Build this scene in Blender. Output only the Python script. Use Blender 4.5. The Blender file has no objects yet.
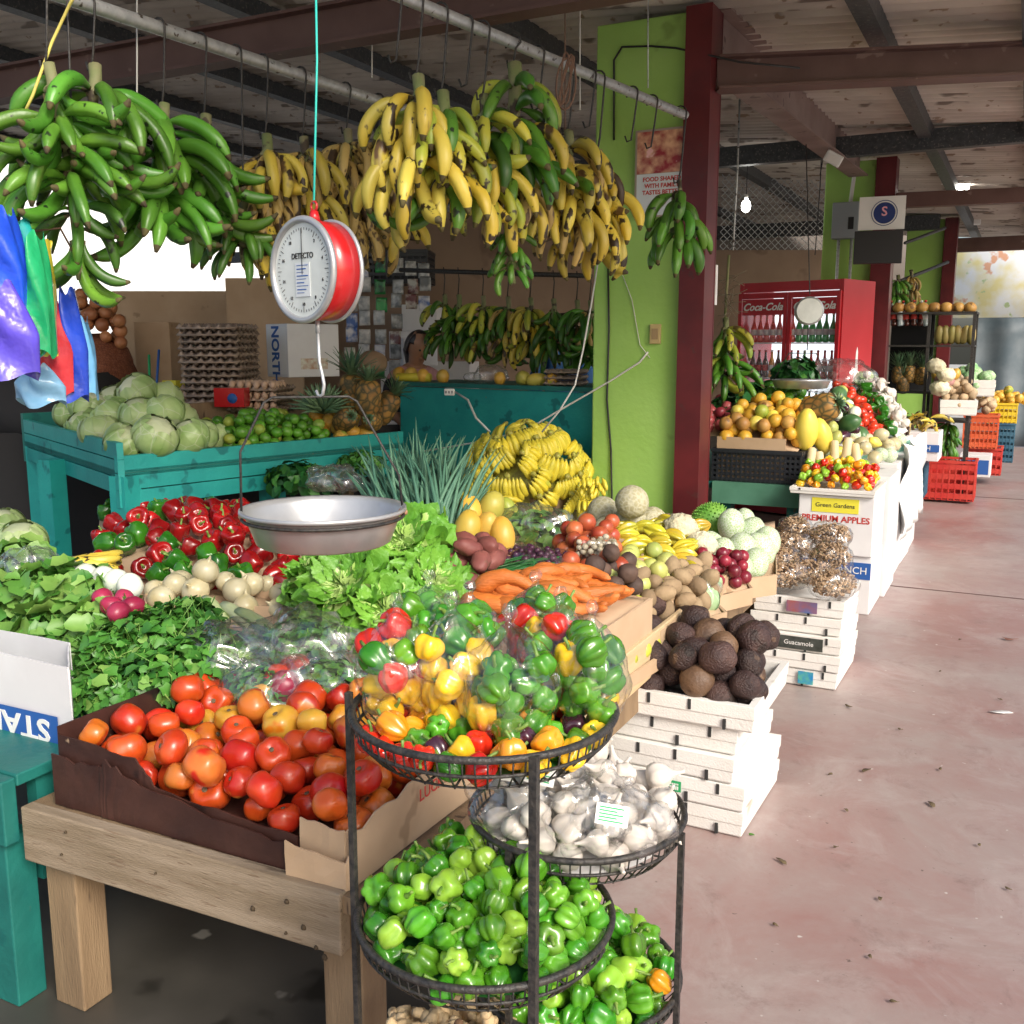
import bpy, bmesh, math, random
from mathutils import Vector, Matrix, Euler, noise
random.seed(7)
rnd = random.uniform
R_ = math.radians
SC = bpy.context.scene
COL = SC.collection

# ------------------------------------------------------------------ camera
F_PX, CAM_H, PITCH, YAW = 1000.0, 1.6, R_(9.5), R_(27.0)
cam = bpy.data.cameras.new('camera'); camo = bpy.data.objects.new('camera', cam); COL.objects.link(camo)
camo.location = (0, 0, CAM_H); camo.rotation_euler = (R_(90) - PITCH, 0, YAW)
cam.sensor_width = 36; cam.lens = 36 * F_PX / 1024; cam.clip_end = 500; cam.clip_start = 0.05
SC.camera = camo
# ------------------------------------------------------------------ sky, sun, exposure
SUN_EL, SUN_AZ = R_(34), R_(122)          # azimuth measured from +Y towards +X
w = bpy.data.worlds.new('World'); SC.world = w; w.use_nodes = True
nt = w.node_tree; bg = nt.nodes['Background']
sky = nt.nodes.new('ShaderNodeTexSky'); sky.sky_type = 'NISHITA'; sky.sun_disc = False
sky.sun_elevation = SUN_EL; sky.sun_rotation = SUN_AZ; sky.air_density = 1.0; sky.dust_density = 4.0; sky.ozone_density = 1.0
nt.links.new(sky.outputs[0], bg.inputs[0]); bg.inputs[1].default_value = 0.125
sl = bpy.data.lights.new('sun', 'SUN'); sl.energy = 1.7; sl.angle = R_(20); sl.color = (1, 0.965, 0.9)
so = bpy.data.objects.new('sun', sl); COL.objects.link(so)
sd = Vector((math.sin(SUN_AZ) * math.cos(SUN_EL), math.cos(SUN_AZ) * math.cos(SUN_EL), math.sin(SUN_EL)))
so.rotation_euler = sd.to_track_quat('Z', 'Y').to_euler(); so.location = sd * 20
SC.view_settings.view_transform = 'Standard'; SC.view_settings.look = 'None'
SC.view_settings.exposure = 0.76; SC.view_settings.gamma = 1
SC.render.engine = 'CYCLES'

# ------------------------------------------------------------------ measuring helpers (photo point -> place in the world)
FW = Vector((-math.sin(YAW) * math.cos(PITCH), math.cos(YAW) * math.cos(PITCH), -math.sin(PITCH)))
RT = Vector((math.cos(YAW), math.sin(YAW), 0)); UP = RT.cross(FW); C0 = Vector((0, 0, CAM_H))
def ray(x, y): return FW + RT * ((x - 512) / F_PX) - UP * ((y - 512) / F_PX)
def P(x, y, z): d = ray(x, y); return C0 + d * ((z - CAM_H) / d.z)
def D(x, y, dep): return C0 + ray(x, y) * dep
def PY(x, y, Y): d = ray(x, y); return C0 + d * (Y / d.y)
def PX(x, y, X): d = ray(x, y); return C0 + d * (X / d.x)
def proj(p):
    v = p - C0; d = v.dot(FW); return (512 + F_PX * v.dot(RT) / d, 512 - F_PX * v.dot(UP) / d, d)

# ------------------------------------------------------------------ materials
def lin(c):
    return tuple(c) + (1,) if len(c) == 3 else tuple(c)
def M(name, c1, c2=None, scale=8, rough=.5, bump=0, bscale=40, rnd_v=0.0, rnd_h=0.0, spots=None, spots2=None, metal=0, coat=0,
      stretch=(1, 1, 1), pole=None, ramp=(.35, .65), island=None, spec=.5, trans=0, sss=0, emit=None, vor=None, alpha=None, wave=None):
    m = bpy.data.materials.new(name); m.use_nodes = True
    n = m.node_tree.nodes; L = m.node_tree.links; b = n['Principled BSDF']
    tc = n.new('ShaderNodeTexCoord'); mp = n.new('ShaderNodeMapping'); mp.inputs['Scale'].default_value = stretch
    L.new(tc.outputs['Object'], mp.inputs[0])
    oi = n.new('ShaderNodeObjectInfo')
    ad = n.new('ShaderNodeVectorMath'); ad.operation = 'ADD'; L.new(mp.outputs[0], ad.inputs[0])
    mm = n.new('ShaderNodeMath'); mm.operation = 'MULTIPLY'; mm.inputs[1].default_value = 37.0; L.new(oi.outputs['Random'], mm.inputs[0]); L.new(mm.outputs[0], ad.inputs[1])
    vec = ad.outputs[0]
    def noi(s, det=4, v=None):
        t = n.new('ShaderNodeTexNoise'); t.inputs['Scale'].default_value = s; t.inputs['Detail'].default_value = det; L.new(v or vec, t.inputs['Vector']); return t
    def rampn(src, lo, hi):
        r = n.new('ShaderNodeMapRange'); r.inputs[1].default_value = lo; r.inputs[2].default_value = hi; L.new(src, r.inputs[0]); return r.outputs[0]
    def mix(fac, a, bb):
        x = n.new('ShaderNodeMix'); x.data_type = 'RGBA'; L.new(fac, x.inputs[0])
        if isinstance(a, tuple): x.inputs[6].default_value = a
        else: L.new(a, x.inputs[6])
        if isinstance(bb, tuple): x.inputs[7].default_value = bb
        else: L.new(bb, x.inputs[7])
        return x.outputs[2]
    rgb = n.new('ShaderNodeRGB'); rgb.outputs[0].default_value = lin(c1); col = rgb.outputs[0]
    if c2: col = mix(rampn(noi(scale).outputs[0], *ramp), col, lin(c2))
    if island:
        g = n.new('ShaderNodeNewGeometry'); col = mix(g.outputs['Random Per Island'], col, lin(island))
    if wave:   # (colour, scale, axis, threshold)
        wv = n.new('ShaderNodeTexWave'); wv.bands_direction = wave[2]; wv.inputs['Scale'].default_value = wave[1]; wv.inputs['Distortion'].default_value = 1.5; wv.inputs['Detail Scale'].default_value = 3
        L.new(mp.outputs[0], wv.inputs[0]); col = mix(rampn(wv.outputs['Fac'], wave[3], 1), col, lin(wave[0]))
    if vor:    # (colour, scale, width) line network
        vt = n.new('ShaderNodeTexVoronoi'); vt.feature = 'DISTANCE_TO_EDGE'; vt.inputs['Scale'].default_value = vor[1]; L.new(vec, vt.inputs['Vector'])
        col = mix(rampn(vt.outputs['Distance'], 0, vor[2]), lin(vor[0]), col)
    for sp in (spots, spots2):
        if sp:
            col = mix(rampn(noi(sp[1], 3).outputs[0], sp[2], sp[2] + .04), col, lin(sp[0]))
    if pole:   # (colour, z start, z end) of the natural colour near the stem end
        sx = n.new('ShaderNodeSeparateXYZ'); L.new(tc.outputs['Generated'], sx.inputs[0])
        col = mix(rampn(sx.outputs[2], pole[1], pole[2]), col, lin(pole[0]))
    if rnd_v or rnd_h:
        hs = n.new('ShaderNodeHueSaturation'); L.new(col, hs.inputs['Color'])
        r1 = n.new('ShaderNodeMapRange'); r1.inputs[3].default_value = 1 - rnd_v; r1.inputs[4].default_value = 1 + rnd_v; L.new(oi.outputs['Random'], r1.inputs[0]); L.new(r1.outputs[0], hs.inputs['Value'])
        if rnd_h:
            f = n.new('ShaderNodeMath'); f.operation = 'MULTIPLY'; f.inputs[1].default_value = 7.31; L.new(oi.outputs['Random'], f.inputs[0])
            f2 = n.new('ShaderNodeMath'); f2.operation = 'FRACT'; L.new(f.outputs[0], f2.inputs[0])
            r2 = n.new('ShaderNodeMapRange'); r2.inputs[3].default_value = .5 - rnd_h; r2.inputs[4].default_value = .5 + rnd_h; L.new(f2.outputs[0], r2.inputs[0]); L.new(r2.outputs[0], hs.inputs['Hue'])
        col = hs.outputs[0]
    L.new(col, b.inputs['Base Color'])
    b.inputs['Roughness'].default_value = rough; b.inputs['Metallic'].default_value = metal
    b.inputs['Specular IOR Level'].default_value = spec
    if coat: b.inputs['Coat Weight'].default_value = coat; b.inputs['Coat Roughness'].default_value = .12
    if trans: b.inputs['Transmission Weight'].default_value = trans
    if sss:
        b.inputs['Subsurface Weight'].default_value = sss; b.inputs['Subsurface Radius'].default_value = (.01, .006, .003); b.inputs['Subsurface Scale'].default_value = .5
    if emit: b.inputs['Emission Color'].default_value = lin(emit[0]); b.inputs['Emission Strength'].default_value = emit[1]
    if bump:
        bp = n.new('ShaderNodeBump'); bp.inputs['Strength'].default_value = bump; bp.inputs['Distance'].default_value = .01
        t = noi(bscale, 3); L.new(t.outputs[0], bp.inputs['Height']); L.new(bp.outputs[0], b.inputs['Normal'])
    return m

def floor_tex(m):
    # worn red paint: soft large patches with fine scuffs and specks
    n = m.node_tree.nodes; L = m.node_tree.links; b = n['Principled BSDF']; tc = n.new('ShaderNodeTexCoord')
    def noi(s, det, ro, dist=0):
        t = n.new('ShaderNodeTexNoise'); t.inputs['Scale'].default_value = s; t.inputs['Detail'].default_value = det; t.inputs['Roughness'].default_value = ro; t.inputs['Distortion'].default_value = dist; L.new(tc.outputs['Object'], t.inputs[0]); return t.outputs[0]
    def mr(a, lo, hi):
        r = n.new('ShaderNodeMapRange'); r.inputs[1].default_value = lo; r.inputs[2].default_value = hi; L.new(a, r.inputs[0]); return r.outputs[0]
    def mix(f, a, c):
        x = n.new('ShaderNodeMix'); x.data_type = 'RGBA'; L.new(f, x.inputs[0])
        for i, q in ((6, a), (7, c)):
            if isinstance(q, tuple): x.inputs[i].default_value = q
            else: L.new(q, x.inputs[i])
        return x.outputs[2]
    c = mix(mr(noi(.9, 8, .72, .4), .38, .62), (.31, .185, .17, 1), (.345, .28, .26, 1))
    c = mix(mr(noi(2.6, 9, .75, .8), .50, .78), c, (.42, .355, .335, 1))
    c = mix(mr(noi(5, 10, .8, .5), .55, .80), c, (.19, .12, .11, 1))
    c = mix(mr(noi(38, 3, .6), .70, .76), c, (.13, .09, .08, 1))
    c = mix(mr(noi(26, 2, .5), .74, .78), c, (.55, .51, .48, 1))
    L.new(c, b.inputs['Base Color'])
    r = n.new('ShaderNodeMapRange'); r.inputs[3].default_value = .20; r.inputs[4].default_value = .55; L.new(noi(3, 8, .7), r.inputs[0]); L.new(r.outputs[0], b.inputs['Roughness'])

def plastic_film(name, white=.012, tint=(1, 1, 1), gloss=.26, bscale=14):
    m = bpy.data.materials.new(name); m.use_nodes = True; n = m.node_tree.nodes; L = m.node_tree.links
    n.remove(n['Principled BSDF']); out = n['Material Output']
    tr = n.new('ShaderNodeBsdfTransparent'); gl = n.new('ShaderNodeBsdfGlossy'); gl.inputs['Roughness'].default_value = .11
    df = n.new('ShaderNodeBsdfDiffuse'); df.inputs[0].default_value = tint + (1,)
    tc = n.new('ShaderNodeTexCoord'); t = n.new('ShaderNodeTexNoise'); t.inputs['Scale'].default_value = bscale; t.inputs['Distortion'].default_value = 1.2; t.inputs['Detail'].default_value = 2
    L.new(tc.outputs['Object'], t.inputs[0])
    bp = n.new('ShaderNodeBump'); bp.inputs['Strength'].default_value = .8; bp.inputs['Distance'].default_value = .012; L.new(t.outputs[0], bp.inputs['Height'])
    L.new(bp.outputs[0], gl.inputs['Normal']); L.new(bp.outputs[0], df.inputs['Normal'])
    lw = n.new('ShaderNodeLayerWeight'); lw.inputs[0].default_value = .35; L.new(bp.outputs[0], lw.inputs['Normal'])
    mr = n.new('ShaderNodeMapRange'); mr.inputs[3].default_value = gloss * .25; mr.inputs[4].default_value = gloss * 1.8; L.new(lw.outputs['Facing'], mr.inputs[0])
    m1 = n.new('ShaderNodeMixShader'); L.new(mr.outputs[0], m1.inputs[0]); L.new(tr.outputs[0], m1.inputs[1]); L.new(gl.outputs[0], m1.inputs[2])
    r2 = n.new('ShaderNodeMapRange'); r2.inputs[1].default_value = .55; r2.inputs[2].default_value = .75; r2.inputs[3].default_value = white * .4; r2.inputs[4].default_value = white * 4; L.new(t.outputs[0], r2.inputs[0])
    m2 = n.new('ShaderNodeMixShader'); L.new(r2.outputs[0], m2.inputs[0]); L.new(m1.outputs[0], m2.inputs[1]); L.new(df.outputs[0], m2.inputs[2])
    L.new(m2.outputs[0], out.inputs[0]); return m

# ------------------------------------------------------------------ mesh builder
class MB:
    def __init__(s): s.v = []; s.f = []; s.m = []
    def add(s, vs, fs, mi=0):
        o = len(s.v); s.v += [tuple(v) for v in vs]
        for f in fs: s.f.append([i + o for i in f]); s.m.append(mi)
        return o
    def box(s, x0, x1, y0, y1, z0, z1, mi=0, jit=0):
        vs = [Vector((x, y, z)) + Vector((rnd(-jit, jit), rnd(-jit, jit), rnd(-jit, jit))) for z in (z0, z1) for x, y in ((x0, y0), (x1, y0), (x1, y1), (x0, y1))]
        s.add(vs, [(0, 3, 2, 1), (4, 5, 6, 7), (0, 1, 5, 4), (1, 2, 6, 5), (2, 3, 7, 6), (3, 0, 4, 7)], mi)
    def bar(s, a, b, wx, wz, up=(0, 0, 1), mi=0):   # rectangular bar from a to b
        a = Vector(a); b = Vector(b); d = (b - a).normalized(); u = Vector(up); sx = d.cross(u)
        if sx.length < 1e-4: sx = d.cross(Vector((1, 0, 0)))
        sx.normalize(); u = sx.cross(d)
        vs = [p + sx * i * wx / 2 + u * j * wz / 2 for p in (a, b) for i, j in ((-1, -1), (1, -1), (1, 1), (-1, 1))]
        s.add(vs, [(0, 1, 2, 3), (7, 6, 5, 4), (0, 4, 5, 1), (1, 5, 6, 2), (2, 6, 7, 3), (3, 7, 4, 0)], mi)
    def sweep(s, pts, rad, seg=8, sh=None, mi=0, mcap=None, close=False):
        pts = [Vector(p) for p in pts]; n = len(pts)
        if not hasattr(rad, '__len__'): rad = [rad] * n
        t0 = (pts[1] - pts[0]).normalized(); nn = t0.orthogonal().normalized(); vs = []; pt = t0
        for i in range(n):
            t = (pts[(i + 1) % n] - pts[i - 1]) if close else (pts[min(i + 1, n - 1)] - pts[max(i - 1, 0)])
            t.normalize(); q = pt.rotation_difference(t); nn = q @ nn; nn = (nn - t * nn.dot(t)).normalized(); pt = t; bb = t.cross(nn)
            for k in range(seg):
                a = 2 * math.pi * k / seg; r = rad[i] * (sh(a, i / (n - 1)) if sh else 1)
                vs.append(pts[i] + (nn * math.cos(a) + bb * math.sin(a)) * r)
        fs = []; mis = []
        for i in range(n if close else n - 1):
            i2 = (i + 1) % n
            for k in range(seg):
                fs.append((i * seg + k, i * seg + (k + 1) % seg, i2 * seg + (k + 1) % seg, i2 * seg + k))
                mis.append(mcap if (mcap is not None and not close and (i < 1 or i >= n - 2)) else mi)
        if not close:
            fs.append(tuple(range(seg))[::-1]); mis.append(mi if mcap is None else mcap)
            fs.append(tuple((n - 1) * seg + k for k in range(seg))); mis.append(mi if mcap is None else mcap)
        o = len(s.v); s.v += [tuple(v) for v in vs]
        for f, q in zip(fs, mis): s.f.append([i + o for i in f]); s.m.append(q)
    def blob(s, prof, seg=20, rfn=None, off=(0, 0, 0), rot=None, mi=0, sc=(1, 1, 1), noi=0, nsc=3):
        # prof: [(r,z)] from top to bottom, poles closed; rfn(theta, t) scales the radius
        vs = []; n = len(prof); off = Vector(off); ph = Vector((rnd(0, 50), rnd(0, 50), rnd(0, 50)))
        for i, (r, z) in enumerate(prof):
            for k in range(seg):
                a = 2 * math.pi * k / seg; q = r * (rfn(a, i / (n - 1)) if rfn else 1)
                p = Vector((q * math.cos(a) * sc[0], q * math.sin(a) * sc[1], z * sc[2]))
                if noi: p *= 1 + noi * noise.noise(p.normalized() * nsc + ph)
                if rot: p = rot @ p
                vs.append(p + off)
        fs = [(i * seg + k, (i + 1) * seg + k, (i + 1) * seg + (k + 1) % seg, i * seg + (k + 1) % seg) for i in range(n - 1) for k in range(seg)]
        fs.append(tuple(range(seg))); fs.append(tuple((n - 1) * seg + k for k in range(seg))[::-1])
        s.add(vs, fs, mi)
    def grid(s, fn, nu, nv, mi=0, thick=0):
        vs = [Vector(fn(i / nu, j / nv)) for j in range(nv + 1) for i in range(nu + 1)]
        fs = [(j * (nu + 1) + i, j * (nu + 1) + i + 1, (j + 1) * (nu + 1) + i + 1, (j + 1) * (nu + 1) + i) for j in range(nv) for i in range(nu)]
        s.add(vs, fs, mi)
    def mesh(s, name, mats, smooth=True):
        me = bpy.data.meshes.new(name); me.from_pydata(s.v, [], s.f); me.update()
        if not isinstance(mats, (list, tuple)): mats = [mats]
        for m in mats: me.materials.append(m)
        if len(mats) > 1: me.polygons.foreach_set('material_index', s.m)
        me.polygons.foreach_set('use_smooth', [smooth] * len(me.polygons)); me.update()
        return me
def smoothfn(prof, k=4):   # catmull-rom resample
    out = []; n = len(prof)
    for i in range(n - 1):
        p0, p1, p2, p3 = prof[max(i - 1, 0)], prof[i], prof[i + 1], prof[min(i + 2, n - 1)]
        for j in range(k):
            t = j / k
            out.append(tuple(.5 * ((2 * b) + (c - a) * t + (2 * a - 5 * b + 4 * c - d) * t * t + (-a + 3 * b - 3 * c + d) * t ** 3) for a, b, c, d in zip(p0, p1, p2, p3)))
    out.append(tuple(prof[-1])); return out
def ball(r, rz=None, n=10, bot=1.0):
    rz = rz or r; return [(max(r * math.sin(math.pi * i / n), .0008), rz * math.cos(math.pi * i / n) * (bot if i > n / 2 else 1)) for i in range(n + 1)]

# ------------------------------------------------------------------ scene objects
def link(o, parent=None):
    COL.objects.link(o)
    if parent: o.parent = parent
    return o
def tag(o, label, cat, group=None, kind=None):
    if label: o['label'] = label
    if cat: o['category'] = cat
    if group: o['group'] = group
    if kind: o['kind'] = kind
    return o
def obj(name, me, parent=None, loc=(0, 0, 0), rot=(0, 0, 0), sc=1, bevel=0, solid=0):
    o = bpy.data.objects.new(name, me); link(o, parent); o.location = loc; o.rotation_euler = rot
    o.scale = (sc, sc, sc) if not hasattr(sc, '__len__') else sc
    if solid: s = o.modifiers.new('s', 'SOLIDIFY'); s.thickness = solid
    if bevel: b = o.modifiers.new('b', 'BEVEL'); b.width = bevel; b.segments = 2; b.limit_method = 'ANGLE'
    return o
def thing(name, label, cat, loc=(0, 0, 0), rot=(0, 0, 0), group=None):
    o = bpy.data.objects.new(name, None); link(o); o.location = loc; o.rotation_euler = rot; o.empty_display_size = .05
    return tag(o, label, cat, group)
def struct(name, me, **k):
    o = obj(name, me, **k); o['kind'] = 'structure'; return o
def text(s, size, mat, parent, loc, rot, name='lettering', ext=.0008, shear=0, align='CENTER', bold=0, sx=1):
    c = bpy.data.curves.new('t', 'FONT'); c.body = s; c.size = size; c.extrude = ext; c.shear = shear; c.align_x = align; c.align_y = 'CENTER'; c.offset = bold; c.resolution_u = 3
    o = bpy.data.objects.new('t', c); COL.objects.link(o); dg = bpy.context.evaluated_depsgraph_get(); dg.update()
    me = bpy.data.meshes.new_from_object(o.evaluated_get(dg)); bpy.data.objects.remove(o); me.materials.clear(); me.materials.append(mat)
    return obj(name, me, parent, loc, rot, (sx, 1, 1))

ORD = ['', 'first', 'second', 'third', 'fourth', 'fifth', 'sixth', 'seventh', 'eighth', 'ninth', 'tenth', 'eleventh', 'twelfth', 'thirteenth', 'fourteenth', 'fifteenth', 'sixteenth', 'seventeenth', 'eighteenth', 'nineteenth', 'twentieth']
def ordl(i, n):
    if n == 1: return 'alone'
    if i == 0: return 'leftmost'
    if i == n - 1: return 'rightmost'
    return (ORD[i + 1] if i + 1 < len(ORD) else '%dth' % (i + 1)) + ' from left'
def name_items(items, where, group, zone_at=900):
    # items: [(object, description)]; a place in the heap for every one, read off the picture
    q = []
    for o, d in items:
        x, y, _ = proj(o.location); q.append((o, d, x, y))
    n = len(q)
    if n == 0: return
    if n == 1: q[0][0]['label'] = '%s %s' % (q[0][1], where); return
    xs = [a[2] for a in q]; ys = [a[3] for a in q]; w_ = max(xs) - min(xs) + 1; h_ = max(ys) - min(ys) + 1
    if n > zone_at:
        for o, d, x, y in q:
            u = int(3.999 * (x - min(xs)) / w_); v = int(3.999 * (y - min(ys)) / h_)
            o['label'] = '%s at the %s %s %s' % (d, ('back', 'middle back', 'middle front', 'front')[v], ('far left', 'centre left', 'centre right', 'far right')[u], where); o['group'] = group
        return
    rows = 1 if (n <= 5 or w_ > h_ * n * .8) else max(2, round(math.sqrt(n * h_ / w_)))
    rows = min(rows, 12)
    q.sort(key=lambda a: -a[3]); per = math.ceil(n / rows); rr = [q[i:i + per] for i in range(0, n, per)]
    for k, row in enumerate(rr):
        row.sort(key=lambda a: a[2])
        rn = '' if len(rr) == 1 else (', front row' if k == 0 else ', back row' if k == len(rr) - 1 else ', %s row' % ORD[k + 1])
        for i, (o, d, x, y) in enumerate(row):
            o['label'] = '%s %s%s, %s' % (d, ordl(i, len(row)), rn, where); o['group'] = group

def quad_pt(q, u, v):
    a = q[0].lerp(q[1], u); b = q[3].lerp(q[2], u); return a.lerp(b, v)
def hump(u, v, m): return m * (1 - abs(2 * u - 1) ** 2.2) * (1 - abs(2 * v - 1) ** 2.2)
def Q(*pts): return [P(*p) if len(p) == 3 else Vector(p[1:]) for p in pts]
def pile_pts(q, r, n, mound=0, K=14, inset=.02, sq=.95):
    pts = []
    for i in range(n):
        best = None
        for k in range(K):
            u, v = rnd(inset, 1 - inset), rnd(inset, 1 - inset); b = quad_pt(q, u, v); z = b.z + hump(u, v, mound) + r * .9; z0 = z
            for p in pts:
                d2 = (p.x - b.x) ** 2 + (p.y - b.y) ** 2; rr = (1.86 * r) ** 2
                if d2 < rr: z = max(z, p.z + math.sqrt(rr - d2) * sq)
            if best is None or z - z0 < best[0]: best = (z - z0, Vector((b.x, b.y, z)))
        pts.append(best[1])
    return pts
def pile(name, protos, q, r, n, where, group, mound=0, sc=(.88, 1.1), tilt=3.14, stem=None, zone_at=900, K=14, sq=.95):
    # protos: [(mesh, description, weight)]
    items = []; ws = [p[2] for p in protos]
    for c in pile_pts(q, r, n, mound, K, sq=sq):
        me, d, _ = random.choices(protos, ws)[0]; s = rnd(*sc)
        o = obj(name, me, None, c, (rnd(-tilt, tilt), rnd(-tilt, tilt), rnd(0, 6.28)), s); tag(o, None, name.replace('_', ' '), group)
        if stem: obj('stem', stem, o)
        items.append((o, d))
    name_items(items, where, group, zone_at); return items
def filler(q, mound, mat, parent, name='liner', drop=.004):
    b = MB(); N = 10
    b.grid(lambda u, v: quad_pt(q, u, v) + Vector((0, 0, hump(u, v, mound) - drop - .002)), N, N)
    return obj(name, b.mesh(name, mat), parent, solid=.004)
def tray(name, label, cat, q, zb, zt, mat, th=.008, fill=None, fmat=None, mound=0, group=None):
    b = MB(); out = [Vector((p.x, p.y, 0)) for p in q]; c = sum(out, Vector()) / 4
    # push the walls just outside the goods
    out = [p + (p - c).normalized() * .02 for p in out]
    inn = [p + (c - p).normalized() * th * 1.5 for p in out]
    zt_ = zt if hasattr(zt, '__len__') else [zt] * 4; vs = []
    for i in range(4): vs += [(out[i].x, out[i].y, zb), (out[i].x, out[i].y, zt_[i] + rnd(-.003, .003)), (inn[i].x, inn[i].y, zt_[i]), (inn[i].x, inn[i].y, zb)]
    fs = []
    for i in range(4):
        a = 4 * i; d = 4 * ((i + 1) % 4); fs += [(a, d, d + 1, a + 1), (a + 1, d + 1, d + 2, a + 2), (a + 2, d + 2, d + 3, a + 3), (a + 3, d + 3, d, a)]
    b.add(vs, fs); b.add([(p.x, p.y, zb + .003) for p in inn], [(0, 1, 2, 3)])
    o = obj(name, b.mesh(name, mat, False)); tag(o, label, cat, group)
    filler(q, mound, fmat or mat, o)
    return o
# ------------------------------------------------------------------ materials
m_floor = M('red_concrete', (.30, .195, .18), (.34, .285, .27), 1.2, rough=.42, bump=.12, bscale=14, ramp=(.3, .7), spec=.4)
floor_tex(m_floor)
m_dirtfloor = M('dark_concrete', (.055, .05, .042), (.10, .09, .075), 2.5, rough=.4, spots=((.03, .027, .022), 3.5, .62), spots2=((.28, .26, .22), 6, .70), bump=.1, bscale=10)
m_roof = M('corrugated_zinc', (.46, .40, .35), (.68, .62, .56), 1.6, rough=.6, metal=.15, spots=((.22, .18, .15), 3, .60), spots2=((.30, .22, .16), 12, .64), bump=.1, stretch=(.8, 1.2, 1))
m_purlin = M('dark_steel', (.035, .04, .045), (.06, .065, .07), 30, rough=.5, spots=((.14, .13, .12), 60, .62))
m_brown = M('brown_painted_steel', (.10, .05, .042), (.13, .07, .06), 5, rough=.55, spots=((.2, .13, .11), 9, .66))
m_mauve = M('dusty_brown_steel', (.20, .13, .115), (.27, .19, .165), 4, rough=.6, spots=((.12, .07, .06), 8, .64))
m_redcol = M('dark_red_steel', (.085, .009, .012), (.13, .014, .017), 5, rough=.42, spots=((.08, .02, .02), 12, .66))
m_green = M('lime_green_paint', (.31, .55, .11), (.35, .59, .14), 3, rough=.55, bump=.25, bscale=28, spots=((.24, .40, .09), 3, .70), spots2=((.40, .52, .2), 40, .74))
m_teal = M('teal_paint', (.012, .27, .255), (.02, .34, .31), 5, rough=.5, spots=((.008, .17, .17), 8, .62), spots2=((.14, .12, .08), 30, .735), bump=.2, bscale=50)
m_tealdk = M('worn_teal_paint', (.010, .125, .11), (.014, .17, .145), 6, rough=.5, spots=((.008, .12, .11), 8, .6), spots2=((.16, .12, .07), 14, .68), bump=.2, bscale=50)
m_wood = M('weathered_board', (.22, .165, .105), (.32, .25, .175), 5, rough=.7, bump=.3, bscale=60, stretch=(.7, 6, 6), spots=((.10, .07, .045), 7, .66), spots2=((.20, .14, .09), 22, .62))
m_wood2 = M('brown_board', (.19, .125, .07), (.27, .185, .105), 5, rough=.7, bump=.3, bscale=60, stretch=(4, 4, .5), spots=((.08, .05, .03), 8, .66))
m_knot = M('knot', (.06, .04, .02), rough=.8)
m_pine = M('pale_plank', (.55, .40, .22), (.62, .47, .28), 6, rough=.65, stretch=(6, .6, 6), bump=.2, spots=((.36, .24, .12), 6, .7))
m_card = M('cardboard', (.45, .31, .19), (.52, .37, .24), 4, rough=.8, bump=.12, bscale=30, spots=((.33, .22, .13), 7, .68))
m_carddk = M('dark_printed_cardboard', (.035, .013, .010), (.07, .028, .02), 6, rough=.5, bump=.3, bscale=25, spots=((.40, .28, .18), 17, .70), spots2=((.015, .008, .007), 5, .6))
m_cardwhite = M('white_carton', (.75, .75, .76), (.68, .67, .68), 5, rough=.6, bump=.1, bscale=15)
m_styro = M('expanded_polystyrene', (.80, .79, .76), (.74, .72, .68), 5, rough=.75, bump=.25, bscale=160, spots=((.55, .50, .42), 5, .70))
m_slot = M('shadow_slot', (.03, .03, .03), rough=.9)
m_blackmetal = M('black_iron', (.02, .02, .021), (.05, .045, .04), 90, rough=.45, bump=.3, bscale=160, spec=.4)
m_galv = M('galvanised_pipe', (.42, .44, .46), (.55, .57, .58), 40, rough=.45, metal=.5, spots=((.10, .08, .07), 30, .62))
m_alu = M('scuffed_aluminium', (.40, .41, .42), (.52, .53, .54), 8, rough=.36, metal=.55, spots=((.35, .28, .2), 10, .76), bump=.05)
m_scalered = M('red_enamel', (.42, .008, .010), (.48, .012, .014), 5, rough=.28, coat=.4)
m_white = M('white_paint', (.78, .78, .76), rough=.45)
m_dial = M('dial_paper', (.66, .70, .68), (.56, .60, .58), 14, rough=.35, coat=.5)
m_black = M('black_plastic', (.018, .018, .02), rough=.4)
m_dark = M('flat_dark', (.02, .02, .022), rough=.9)
m_ink = M('black_ink', (.03, .03, .03), rough=.7)
m_inkblue = M('blue_ink', (.02, .10, .36), rough=.6)
m_inkred = M('red_ink', (.5, .04, .03), rough=.6)
m_inkgreen = M('green_ink', (.02, .35, .12), rough=.6)
m_inkyel = M('yellow_ink', (.75, .68, .05), rough=.6)
m_pink = M('pink_ink', (.8, .3, .62), rough=.6)
m_film = plastic_film('clear_film')
m_film2 = plastic_film('milky_film', .05, (.95, .97, 1), .34, 11)
m_cord = M('white_cord', (.62, .62, .58), rough=.5)
m_yelrope = M('yellow_rope', (.7, .6, .15), rough=.7)
m_cyan = M('cyan_cord', (.03, .5, .42), rough=.6)
m_bluerope = M('blue_rope', (.02, .08, .4), rough=.6)
m_browncord = M('brown_string', (.16, .09, .06), rough=.8)
m_tarp = M('white_tarp', (.80, .82, .82), rough=.6, bump=.3, bscale=5)
m_greytarp = M('grey_blue_tarp', (.10, .14, .17), (.17, .21, .24), 3, rough=.5, bump=.4, bscale=4)
m_brownwall = M('brown_board_wall', (.25, .17, .12), (.30, .21, .15), 2.5, rough=.7, spots=((.2, .13, .09), 2, .6))

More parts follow.
